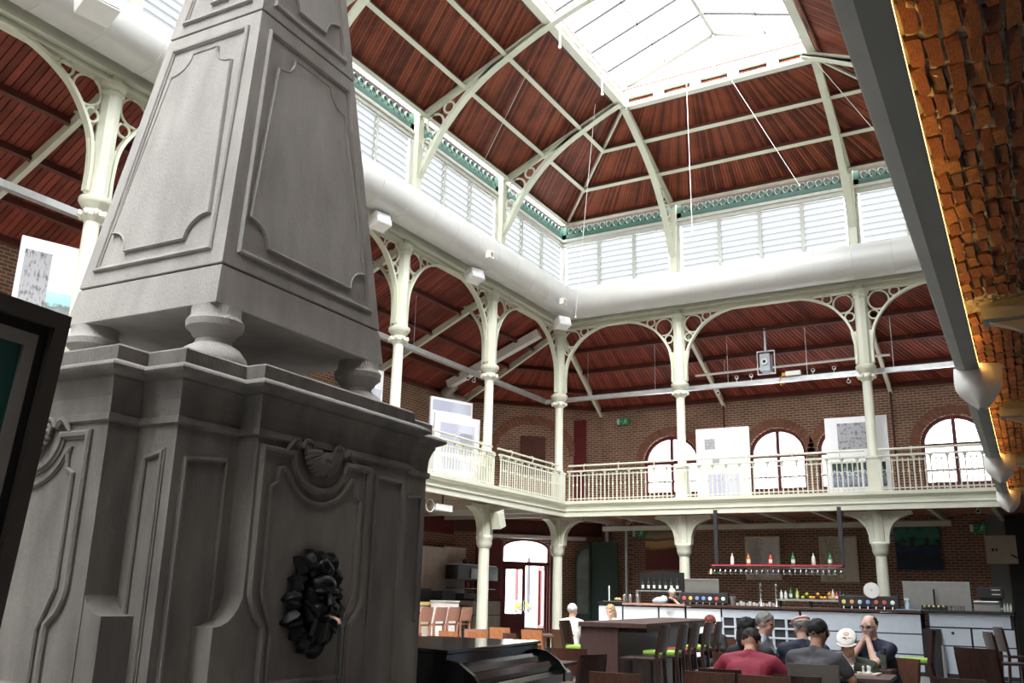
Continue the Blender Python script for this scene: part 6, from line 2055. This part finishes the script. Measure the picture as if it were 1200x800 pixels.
# chess set, drinks
cb = thing('chessboard', 'pale chess board on the table before the white-capped person', 'chessboard', (-1.72, 9.40, 0.74))
MB().box(-0.16, 0.16, -0.16, 0.16, 0, 0.015).build('board', 'counter_cream', cb)
for k in range(8):
    MB().box(-0.15 + 0.075*(k % 4), -0.115 + 0.075*(k % 4), -0.15 + 0.15*(k//4), -0.115 + 0.15*(k//4), 0.015, 0.017).build('dark_square', 'chair_brown', cb)
pm = MB().lathe([(0.018, 0), (0.018, 0.01), (0.010, 0.02), (0.008, 0.045), (0.012, 0.05), (0.009, 0.062), (0.002, 0.07)], 10).mesh('chess_piece')
pm.materials.append(MATS['white_paint'])
pk = pm.copy()
pk.materials.clear()
pk.materials.append(MATS['black'])
for i, (dx, dy) in enumerate(((-0.1, -0.12), (-0.03, -0.12), (0.04, -0.1), (0.1, -0.12), (-0.06, -0.04), (0.07, -0.03), (-0.1, 0.05), (0.0, 0.08), (0.1, 0.1))):
    bl_ = i in (1, 7, 8)
    o = link('chess_piece', pk if bl_ else pm, None, (-1.72+dx, 9.40+dy, 0.755))
    tag(o, '%s chess piece standing on the pale board' % ('black' if bl_ else 'white'), 'chess piece', 'black chess pieces' if bl_ else 'white chess pieces')
def glass_of(loc, h, r, liquid, label):
    t = thing('drinking_glass', label, 'glass', loc)
    MB().lathe([(r*0.8, 0), (r, h), (r*0.94, h), (r*0.75, 0.01)], 14, cap=False).build('wall', 'clear_glass', t, True)
    MB().lathe([(r*0.74, 0.008), (r*0.86, h*0.7)], 14).build('drink', liquid, t, True)
    MB().lathe([(r*0.8, 0), (r*0.8, 0.01)], 14).build('bottom', 'clear_glass', t)
glass_of((-2.42, 9.12, 0.74), 0.16, 0.035, 'bottle_lime', 'glass of yellow drink between the red-shirted and grey-shirted persons')
glass_of((-1.66, 10.30, 0.74), 0.20, 0.035, 'bottle_pale', 'tall clear glass in front of the person with glasses')
glass_of((-4.62, 8.50, 0.75), 0.14, 0.03, 'bottle_pale', 'clear glass on the small table by the piano, left of two')
glass_of((-4.48, 8.42, 0.75), 0.12, 0.03, 'bottle_pale', 'clear glass on the small table by the piano, right of two')

# ------------------------------------------------------------------ piano
pn = thing('grand_piano', 'black polished grand piano beside the obelisk at the bottom of the view', 'piano', (-3.95, 5.86, 0), math.radians(10))
# local: y along the keyboard side (2.1 m), -x towards the tail; keyboard faces +x
MB().prism([(0.0, 0.0), (0.0, 2.1), (-0.8, 2.1), (-1.3, 1.9), (-1.55, 1.4), (-1.55, 0.72), (-0.695, 0.376)], lambda u, v, d: (u, v, d), 0.62, 0.94).build('case', 'piano_black', pn, bevel=0.01)
MB().prism([(0.02, -0.02), (0.02, 2.12), (-0.82, 2.12), (-1.34, 1.92), (-1.58, 1.42), (-1.58, 0.71), (-0.70, 0.356)], lambda u, v, d: (u, v, d), 0.94, 0.965).build('lid', 'piano_black', pn, bevel=0.004)
MB().prism([(0.0, 0.86), (0.06, 0.84), (0.10, 0.79), (0.10, 0.76), (0.0, 0.76)], lambda u, v, d: (u, d, v), 0.05, 2.05).build('fallboard', 'piano_black', pn)
MB().prism([(0.0, 0.72), (0.22, 0.72), (0.27, 0.69), (0.27, 0.62), (0.0, 0.62)], lambda u, v, d: (u, d, v), 0.02, 2.3).build('keybed', 'piano_black', pn)
MB().prism([(0.0, 0.80), (0.16, 0.80), (0.20, 0.76), (0.20, 0.72), (0.0, 0.72)], lambda u, v, d: (u, d, v), 0.05, 2.2).build('key_cover', 'piano_black', pn)
for y in (0.0, 2.05):
    MB().prism([(-0.02, 0.90), (0.10, 0.88), (0.22, 0.80), (0.28, 0.72), (0.28, 0.62), (-0.02, 0.62)], lambda u, v, d: (u, d, v), y, y+0.05).build('cheek', 'piano_black', pn)
for (x, y) in ((0.05, 0.12), (0.05, 1.95), (-1.35, 1.0)):
    MB().lathe([(0.05, 0), (0.06, 0.1), (0.045, 0.3), (0.07, 0.55), (0.08, 0.62)], 12).build('leg', 'piano_black', pn, True, loc=(x, y, 0))
MB().box(-0.1, 0.0, 0.95, 1.15, 0.1, 0.62).build('pedal_lyre', 'piano_black', pn)
# ------------------------------------------------------------------ people
for n, c in dict(skin_a=(0.62, 0.36, 0.27), skin_b=(0.50, 0.27, 0.19), skin_c=(0.70, 0.45, 0.36), cloth_burgundy=(0.26, 0.018, 0.045), cloth_black=(0.012, 0.012, 0.014), cloth_grey=(0.065, 0.062, 0.075), cloth_navy=(0.018, 0.022, 0.05), cloth_olive=(0.045, 0.06, 0.04), cloth_white=(0.75, 0.74, 0.72), cloth_sky=(0.45, 0.55, 0.68), cloth_jeans=(0.03, 0.035, 0.06), hair_black=(0.008, 0.007, 0.007), hair_brown=(0.03, 0.02, 0.016), hair_grey=(0.22, 0.21, 0.21), hair_white=(0.62, 0.60, 0.58), hair_blond=(0.45, 0.30, 0.16), hair_red=(0.22, 0.05, 0.03), cap_white=(0.80, 0.76, 0.72), cap_pink=(0.72, 0.50, 0.48), shoe=(0.02, 0.018, 0.016)).items():
    mat(n, c, 0.75 if not n.startswith('skin') else 0.5, var=0.12, scale=12, bump=0.15 if n[0] != 's' else 0.0, bscale=60)
def capsule(mb, a, b, ra, rb, n=12):
    a = Vector(a); b = Vector(b)
    d = b-a
    L = d.length
    if L < 1e-6:
        mb.ball(a, ra, n, 8)
        return
    d.normalize()
    pts, rs = [], []
    for k in range(4):
        t = math.radians(90*(1-k/4))
        pts.append(a - d*ra*math.sin(t)*0.98); rs.append(max(ra*math.cos(t), 0.002))
    pts.append(a); rs.append(ra)
    pts.append(b); rs.append(rb)
    for k in range(1, 5):
        t = math.radians(90*k/4)
        pts.append(b + d*rb*math.sin(t)*0.98); rs.append(max(rb*math.cos(t), 0.002))
    mb.tube(pts, rs, n)
def seg_d(p, a, b, ra, rb):
    ab = b-a
    t = max(0.0, min(1.0, (p-a).dot(ab)/max(ab.dot(ab), 1e-9)))
    return (p-(a+ab*t)).length - (ra+(rb-ra)*t)
def person(name, label, loc, rz, J, mats, hair=None, hat=None, beard=False, glasses=False, head_pitch=0.0, head_yaw=0.0, head_roll=0.0, grip=0.6, long_hair=False, sleeves='short', bald=False, group='people at the tables', headphones=False, vox=0.011):
    """J: joints in local metres (facing +y). mats: (skin, top, trousers)."""
    V = lambda k: Vector(J[k])
    t = thing(name, label, 'person', loc, rz, group)
    skin, top, trs = mats
    prims = []   # (a, b, ra, rb, matindex)   0 skin 1 top 2 trousers 3 shoe
    pel, che, nek, hd = V('pelvis'), V('chest'), V('neck'), V('head')
    mid = pel.lerp(che, 0.5)
    side = (V('shR')-V('shL')).normalized()
    P = lambda a, b, ra, rb, m: prims.append((Vector(a), Vector(b), ra, rb, m))
    # trunk: two parallel columns for width, bridging balls
    for s in (-1, 1):
        P(pel + side*s*0.075, mid + side*s*0.065, 0.115, 0.11, 1)
        P(mid + side*s*0.065, che + side*s*0.085, 0.11, 0.12, 1)
        P(che + side*s*0.085, nek + side*s*0.10 - Vector((0, 0, 0.06)), 0.12, 0.075, 1)
    P(mid, che, 0.12, 0.125, 1)
    P(nek - Vector((0, 0, 0.05)), nek + (hd-nek)*0.15, 0.075, 0.058, 1)
    P(nek + (hd-nek)*0.2, hd - (hd-nek)*0.25, 0.054, 0.055, 0)
    for k in 'LR':
        sh_, el, wr = V('sh'+k), V('el'+k), V('wr'+k)
        P(nek.lerp(sh_, 0.3), sh_, 0.065, 0.072, 1)
        P(che.lerp(sh_, 0.4), sh_, 0.10, 0.07, 1)
        ms = sh_.lerp(el, 0.62)
        if sleeves == 'long':
            P(sh_, el, 0.066, 0.05, 1); P(el, wr, 0.05, 0.037, 1)
        else:
            P(sh_, ms, 0.07, 0.062, 1); P(ms, el, 0.047, 0.041, 0); P(el, wr, 0.042, 0.028, 0)
        hp, kn, an = V('hip'+k), V('kn'+k), V('an'+k)
        P(pel.lerp(hp, 0.5), hp, 0.11, 0.105, 2); P(hp, kn, 0.098, 0.068, 2); P(kn, an, 0.062, 0.045, 2)
        fwd = (kn-hp); fwd.z = 0
        fwd = fwd.normalized() if fwd.length > 0.05 else Vector((0, 1, 0))
        P(an - Vector((0, 0, 0.035)) - fwd*0.03, an + fwd*0.15 - Vector((0, 0, 0.045)), 0.042, 0.034, 3)
    body = MB()
    for (a, b, ra, rb, m) in prims:
        capsule(body, a, b, ra, rb)
    # head, turned as posed
    HM = Matrix.Translation(hd) @ Euler((head_pitch, head_roll, head_yaw)).to_matrix().to_4x4()
    hb = MB()
    hb.ball((0, -0.008, 0.025), (0.074, 0.094, 0.090), 18, 12)
    hb.ball((0, 0.028, -0.045), (0.056, 0.064, 0.072), 14, 10)
    hb.ball((0, 0.088, -0.010), (0.012, 0.018, 0.024), 8, 6)        # nose
    hb.ball((0, 0.098, -0.022), (0.015, 0.013, 0.011), 8, 6)
    hb.ball((0, 0.076, -0.062), (0.026, 0.014, 0.012), 8, 6)        # lips
    hb.ball((0, 0.062, -0.100), (0.026, 0.024, 0.020), 8, 6)        # chin
    for s in (-1, 1):
        hb.ball((s*0.034, 0.076, 0.026), (0.026, 0.016, 0.010), 8, 6)   # brow
        hb.ball((s*0.075, -0.008, -0.006), (0.010, 0.020, 0.032), 8, 6)  # ear
        hb.ball((s*0.042, 0.058, -0.030), (0.024, 0.024, 0.022), 8, 6)   # cheek
    hv = [tuple(HM @ Vector(p)) for p in hb.v]
    body.add(hv, hb.f)
    me = body.mesh('raw')
    raw = bpy.data.objects.new('raw', me)
    C.objects.link(raw)
    rm = raw.modifiers.new('remesh', 'REMESH')
    rm.mode = 'VOXEL'
    rm.voxel_size = vox
    sm = raw.modifiers.new('smooth', 'SMOOTH')
    sm.factor = 0.5
    sm.iterations = 4
    dg = bpy.context.evaluated_depsgraph_get()
    em = bpy.data.meshes.new_from_object(raw.evaluated_get(dg))
    bpy.data.objects.remove(raw)
    nv = len(em.vertices)
    co = np.empty(nv*3)
    em.vertices.foreach_get('co', co)
    co = co.reshape(-1, 3)
    fs = [tuple(p.vertices) for p in em.polygons]
    # material by nearest limb
    cen = np.array([co[list(f)].mean(axis=0) for f in fs])
    best = np.full(len(fs), 1e9)
    idx = np.zeros(len(fs), int)
    hc = np.array(hd)
    for (a, b, ra, rb, m) in prims:
        A = np.array(a); AB = np.array(b-a)
        tt = np.clip(((cen-A) @ AB)/max(AB @ AB, 1e-9), 0, 1)
        dd = np.linalg.norm(cen-(A+tt[:, None]*AB), axis=1) - (ra+(rb-ra)*tt)
        k = dd < best
        best[k] = dd[k]; idx[k] = m
    dh = np.linalg.norm(cen-hc, axis=1) - 0.085
    k = (dh < best)
    idx[k] = 0
    verts = [tuple(c) for c in co]
    # hands: palm and five jointed fingers each
    hands = MB()
    for kx in 'LR':
        el, wr = V('el'+kx), V('wr'+kx)
        dr_ = (wr-el).normalized()
        upv = Vector(J.get('palm'+kx, (0, 0, 1)))
        nrm = (upv - dr_*upv.dot(dr_)).normalized()
        lat = dr_.cross(nrm) * (1 if kx == 'R' else -1)
        pc = wr + dr_*0.045
        capsule(hands, wr - dr_*0.01, wr + dr_*0.02, 0.027, 0.030, 10)
        for q_ in (-0.024, -0.008, 0.008, 0.024):
            capsule(hands, wr + dr_*0.015 + lat*q_*0.8, wr + dr_*0.085 + lat*q_, 0.015, 0.012, 8)
        for fi, (q_, ln) in enumerate(((-0.027, 0.068), (-0.009, 0.078), (0.009, 0.073), (0.027, 0.056))):
            p = wr + dr_*0.088 + lat*q_
            ang = 0.0
            for sgm in range(3):
                ang += grip*(0.55 + 0.1*fi)
                dv = dr_*math.cos(ang) - nrm*math.sin(ang)
                q2 = p + dv*ln*(0.45, 0.32, 0.23)[sgm]
                capsule(hands, p, q2, 0.0092-0.0008*sgm, 0.0085-0.0008*sgm, 7)
                p = q2
        p = wr + dr_*0.03 - lat*0.026
        for sgm in range(3):
            dv = (dr_*(0.6+0.15*sgm) - lat*(0.8-0.3*sgm) - nrm*grip*0.5).normalized()
            q2 = p + dv*(0.034, 0.028, 0.022)[sgm]
            capsule(hands, p, q2, 0.0115-0.001*sgm, 0.0105-0.001*sgm, 7)
            p = q2
    b0 = len(verts)
    verts += hands.v
    fs += [tuple(b0+i for i in f) for f in hands.f]
    mi = list(idx) + [0]*len(hands.f)
    bme = bpy.data.meshes.new('body')
    bme.from_pydata(verts, [], fs)
    for mm in (skin, top, trs, 'shoe'):
        bme.materials.append(MATS[mm])
    bme.polygons.foreach_set('material_index', [int(i) for i in mi])
    bme.polygons.foreach_set('use_smooth', [True]*len(fs))
    bme.update()
    link('body', bme, t)
    bpy.data.meshes.remove(em)
    def hpart(mb, nm, m):
        mb.v = [tuple(HM @ Vector(p)) for p in mb.v]
        return mb.build(nm, m, t, True)
    ey = MB()
    for s in (-1, 1):
        ey.ball((s*0.033, 0.078, 0.008), (0.013, 0.008, 0.008), 8, 6)
    hpart(ey, 'eyes', 'hair_black')
    if hair:
        hm = MB()
        n, m_ = 30, 14
        hr = random.Random(len(label))
        rows = []
        for i in range(m_+1):
            th = PI*0.64*i/m_
            row = []
            for j in range(n):
                a = 2*PI*j/n
                front = max(0.0, math.sin(a))
                lim = th*(1 - 0.42*front)
                wob = 1 + 0.03*math.sin(5*a+i) + 0.03*math.sin(9*a-2*i) + hr.uniform(-0.05, 0.05) - 0.09*max(0.0, (i/m_-0.75)/0.25)
                lim *= 1 + (hr.uniform(-0.10, 0.10) if i == m_ else 0)
                if bald and math.sin(a) > 0.05:
                    wob *= 0.80
                rx, ry, rz_ = 0.084*wob, 0.104*wob, 0.100*wob
                row.append((rx*math.sin(lim)*math.cos(a), -0.008 + ry*math.sin(lim)*math.sin(a), 0.025 + rz_*math.cos(lim)))
            rows.append(row)
        if bald or hat:
            rows = rows[(6 if bald else 8):]
        hm.loft(rows, cap=True)
        if long_hair:
            hm.ball((0, -0.06, -0.06), (0.085, 0.055, 0.13), 12, 10)
        hpart(hm, 'hair', hair)
    if hat:
        cp_ = MB()
        cp_.ball((0, 0.012, 0.074), (0.092, 0.118, 0.032), 24, 16, Matrix.Rotation(-0.18, 4, 'X'))
        cp_.ball((0, -0.01, 0.058), (0.083, 0.102, 0.035), 18, 8)
        pk_ = []
        for i in range(9):
            a = math.radians(20 + 140*i/8)
            pk_.append((0.10*math.cos(a), 0.055 + 0.085*math.sin(a)))
        cp_.prism(pk_, lambda u, v, d: (u, v, d), 0.048, 0.058)
        hpart(cp_, 'cap', hat)
    if glasses:
        g = MB()
        for s in (-1, 1):
            g.tube([(s*0.034 + 0.022*math.cos(2*PI*k/12), 0.094, 0.006 + 0.016*math.sin(2*PI*k/12)) for k in range(12)], 0.0025, 5, closed=True)
            g.tube([(s*0.056, 0.092, 0.008), (s*0.078, 0.0, 0.008)], 0.0025, 5)
        g.tube([(-0.012, 0.096, 0.008), (0.012, 0.096, 0.008)], 0.0025, 5)
        hpart(g, 'glasses', 'black')
    if headphones:
        g = MB()
        g.tube([(0.09*math.cos(math.radians(a)), -0.005, 0.03+0.095*math.sin(math.radians(a))) for a in range(0, 181, 15)], 0.008, 6)
        for s in (-1, 1):
            g.ball((s*0.088, -0.005, 0.0), (0.016, 0.03, 0.035), 10, 7)
        hpart(g, 'headphones', 'hair_black')
        hpart(MB().ball((0.104, 0.0, 0.0), (0.004, 0.014, 0.02), 8, 6), 'headphone_ring', 'counter_yellow')
    return t
def seated(lean=0.05, headf=0.03, width=0.19, seat=0.425, armL=None, armR=None, drop=0.0, headz=0.0, twist=0.0):
    p = dict(pelvis=(0, 0, seat+0.09), chest=(0, 0.02+lean*0.62, seat+0.38-drop*0.5), neck=(0, 0.0+lean, seat+0.55-drop), head=(0, lean+headf, seat+0.715-drop+headz),
             shL=(-width, lean*0.92, seat+0.50-drop), shR=(width, lean*0.92, seat+0.50-drop),
             hipL=(-0.10, 0.03, seat+0.07), hipR=(0.10, 0.03, seat+0.07), knL=(-0.13, 0.45, seat+0.06), knR=(0.13, 0.45, seat+0.06), anL=(-0.13, 0.42, 0.09), anR=(0.13, 0.42, 0.09))
    aL = armL or ((-width-0.06, lean+0.06, seat+0.24), (-0.10, lean+0.27, seat+0.30))
    aR = armR or ((width+0.06, lean+0.06, seat+0.24), (0.10, lean+0.27, seat+0.30))
    p['elL'], p['wrL'] = aL
    p['elR'], p['wrR'] = aR
    return p
R_ = math.radians
# the group at the right
person('person', 'person in a burgundy t-shirt hunched over a table, seen from behind', (-2.46, 8.25, 0), R_(4),
       seated(0.20, 0.08, 0.20, armL=((-0.31, 0.22, 0.74), (-0.12, 0.42, 0.79)), armR=((0.31, 0.22, 0.74), (0.12, 0.42, 0.79)), drop=0.08, headz=-0.05),
       ('skin_a', 'cloth_burgundy', 'cloth_jeans'), hair='hair_brown', head_pitch=R_(-38))
person('person', 'black-haired person in black, seated beyond the burgundy t-shirt', (-2.74, 9.45, 0), R_(170),
       seated(0.05, 0.03, 0.18, drop=0.05), ('skin_b', 'cloth_black', 'cloth_black'), hair='hair_black', long_hair=True, head_yaw=R_(150), sleeves='long')
person('person', 'grey-haired person in a pale blue shirt, in profile facing right', (-2.96, 10.40, 0), R_(-88),
       seated(0.06, 0.04, 0.19, armL=((-0.2, 0.15, 0.72), (-0.1, 0.40, 0.78))), ('skin_a', 'cloth_sky', 'cloth_jeans'), hair='hair_grey', head_pitch=R_(-12), sleeves='short')
person('person', 'person in a dark grey shirt with headphones, seen from behind', (-1.98, 8.55, 0), R_(-12),
       seated(0.12, 0.07, 0.20, armR=((0.30, 0.16, 0.74), (0.17, 0.40, 0.79)), armL=((-0.26, 0.14, 0.72), (-0.10, 0.38, 0.79)), drop=0.035),
       ('skin_b', 'cloth_grey', 'cloth_jeans'), hair='hair_black', head_pitch=R_(-10), headphones=True)
person('person', 'person in a pink cap and navy shirt behind the dark grey shirt', (-2.32, 9.78, 0), R_(15),
       seated(0.10, 0.05, 0.19, drop=0.02), ('skin_c', 'cloth_navy', 'cloth_jeans'), hair='hair_grey', hat='cap_pink', head_yaw=R_(20), head_pitch=R_(-10), sleeves='long')
person('person', 'person in a white flat cap and olive jacket looking down at the chess board', (-1.88, 9.86, 0), R_(184),
       seated(0.16, 0.09, 0.19, armL=((-0.22, 0.18, 0.74), (-0.05, 0.30, 0.80)), armR=((0.22, 0.18, 0.74), (0.10, 0.36, 0.77)), drop=0.14),
       ('skin_a', 'cloth_olive', 'cloth_jeans'), hair='hair_grey', hat='cap_white', head_pitch=R_(-32), sleeves='long')
gj = seated(0.16, 0.05, 0.19, armL=((-0.16, 0.36, 0.78), (-0.02, 0.27, 1.02)), armR=((0.16, 0.36, 0.78), (0.02, 0.27, 1.02)), drop=0.0)
gj['palmL'] = (0.6, 0.5, 0.2); gj['palmR'] = (-0.6, 0.5, 0.2)
person('person', 'balding person in a navy t-shirt and glasses, hands clasped before the mouth', (-1.72, 10.80, 0), R_(150),
       gj, ('skin_c', 'cloth_navy', 'cloth_jeans'), hair='hair_brown', bald=True, glasses=True, head_pitch=R_(-8), head_yaw=R_(10), grip=1.0)
_wc = [o for o in C.objects if o.get('label', '').startswith('person in a white flat cap')][0]
MB().ball((0, 0.225, 0.83), (0.065, 0.035, 0.13), 12, 10).build('shirt_front', 'cloth_white', _wc, True)
# couple by the doors
person('person', 'white-haired person in a white shirt, seen from behind near the entrance', (-7.72, 15.35, 0), R_(-8),
       seated(0.06, 0.03, 0.20), ('skin_a', 'cloth_white', 'cloth_jeans'), hair='hair_white', sleeves='long', group='couple by the entrance')
person('person', 'blond person in white facing the white-haired one near the entrance', (-7.35, 16.45, 0), R_(172),
       seated(0.08, 0.04, 0.17, drop=0.0), ('skin_c', 'cloth_white', 'cloth_jeans'), hair='hair_blond', long_hair=True, head_pitch=R_(-15), sleeves='short', group='couple by the entrance')
chair(-7.75, 15.1, 92, 'chair_brown', None, 'brown chair the white-haired person sits on', G1)
chair(-7.32, 16.8, -88, 'chair_brown', None, 'brown chair the blond person sits on', G1)
chair(-2.70, 9.65, -100, 'chair_dark', None, 'dark chair the black-haired person sits on', G3, w=0.36)
chair(-3.20, 10.40, 0, 'chair_brown', None, 'brown chair the grey-haired person sits on', G3, w=0.38)
chair(-2.30, 9.52, 105, 'chair_dark', None, 'dark chair the pink-capped person sits on', G3, w=0.37)
chair(-1.87, 10.07, -86, 'chair_dark', None, 'dark chair the white-capped person sits on', G3, w=0.35)
# red-haired person beyond the high stools, on a low chair
chair(-4.57, 14.25, 260, 'chair_brown', None, 'brown chair the red-haired person sits on', G3)
person('person', 'red-haired person half hidden behind the high stools', (-4.62, 14.0, 0), R_(170),
       seated(0.08, 0.04, 0.17, drop=0.10), ('skin_c', 'cloth_black', 'cloth_jeans'), hair='hair_red', head_pitch=R_(-20), sleeves='long')
# bartender bending behind the bar
st_ = dict(pelvis=(0, 0, 0.98), chest=(0, 0.16, 1.26), neck=(0, 0.30, 1.42), head=(0, 0.40, 1.53), shL=(-0.20, 0.27, 1.37), shR=(0.20, 0.27, 1.37),
           elL=(-0.28, 0.38, 1.18), wrL=(-0.14, 0.50, 1.36), elR=(0.30, 0.34, 1.16), wrR=(0.20, 0.52, 1.33), hipL=(-0.10, 0.0, 0.94), hipR=(0.10, 0.0, 0.94), knL=(-0.12, 0.03, 0.5), knR=(0.12, 0.03, 0.5), anL=(-0.13, 0.0, 0.09), anR=(0.13, 0.0, 0.09))
person('person', 'bartender bending forward behind the bar, left of the column', (-8.20, 22.45, 0), R_(165), st_, ('skin_c', 'cloth_black', 'cloth_black'), hair='hair_white', bald=False, head_pitch=R_(-35), sleeves='short', group='staff')
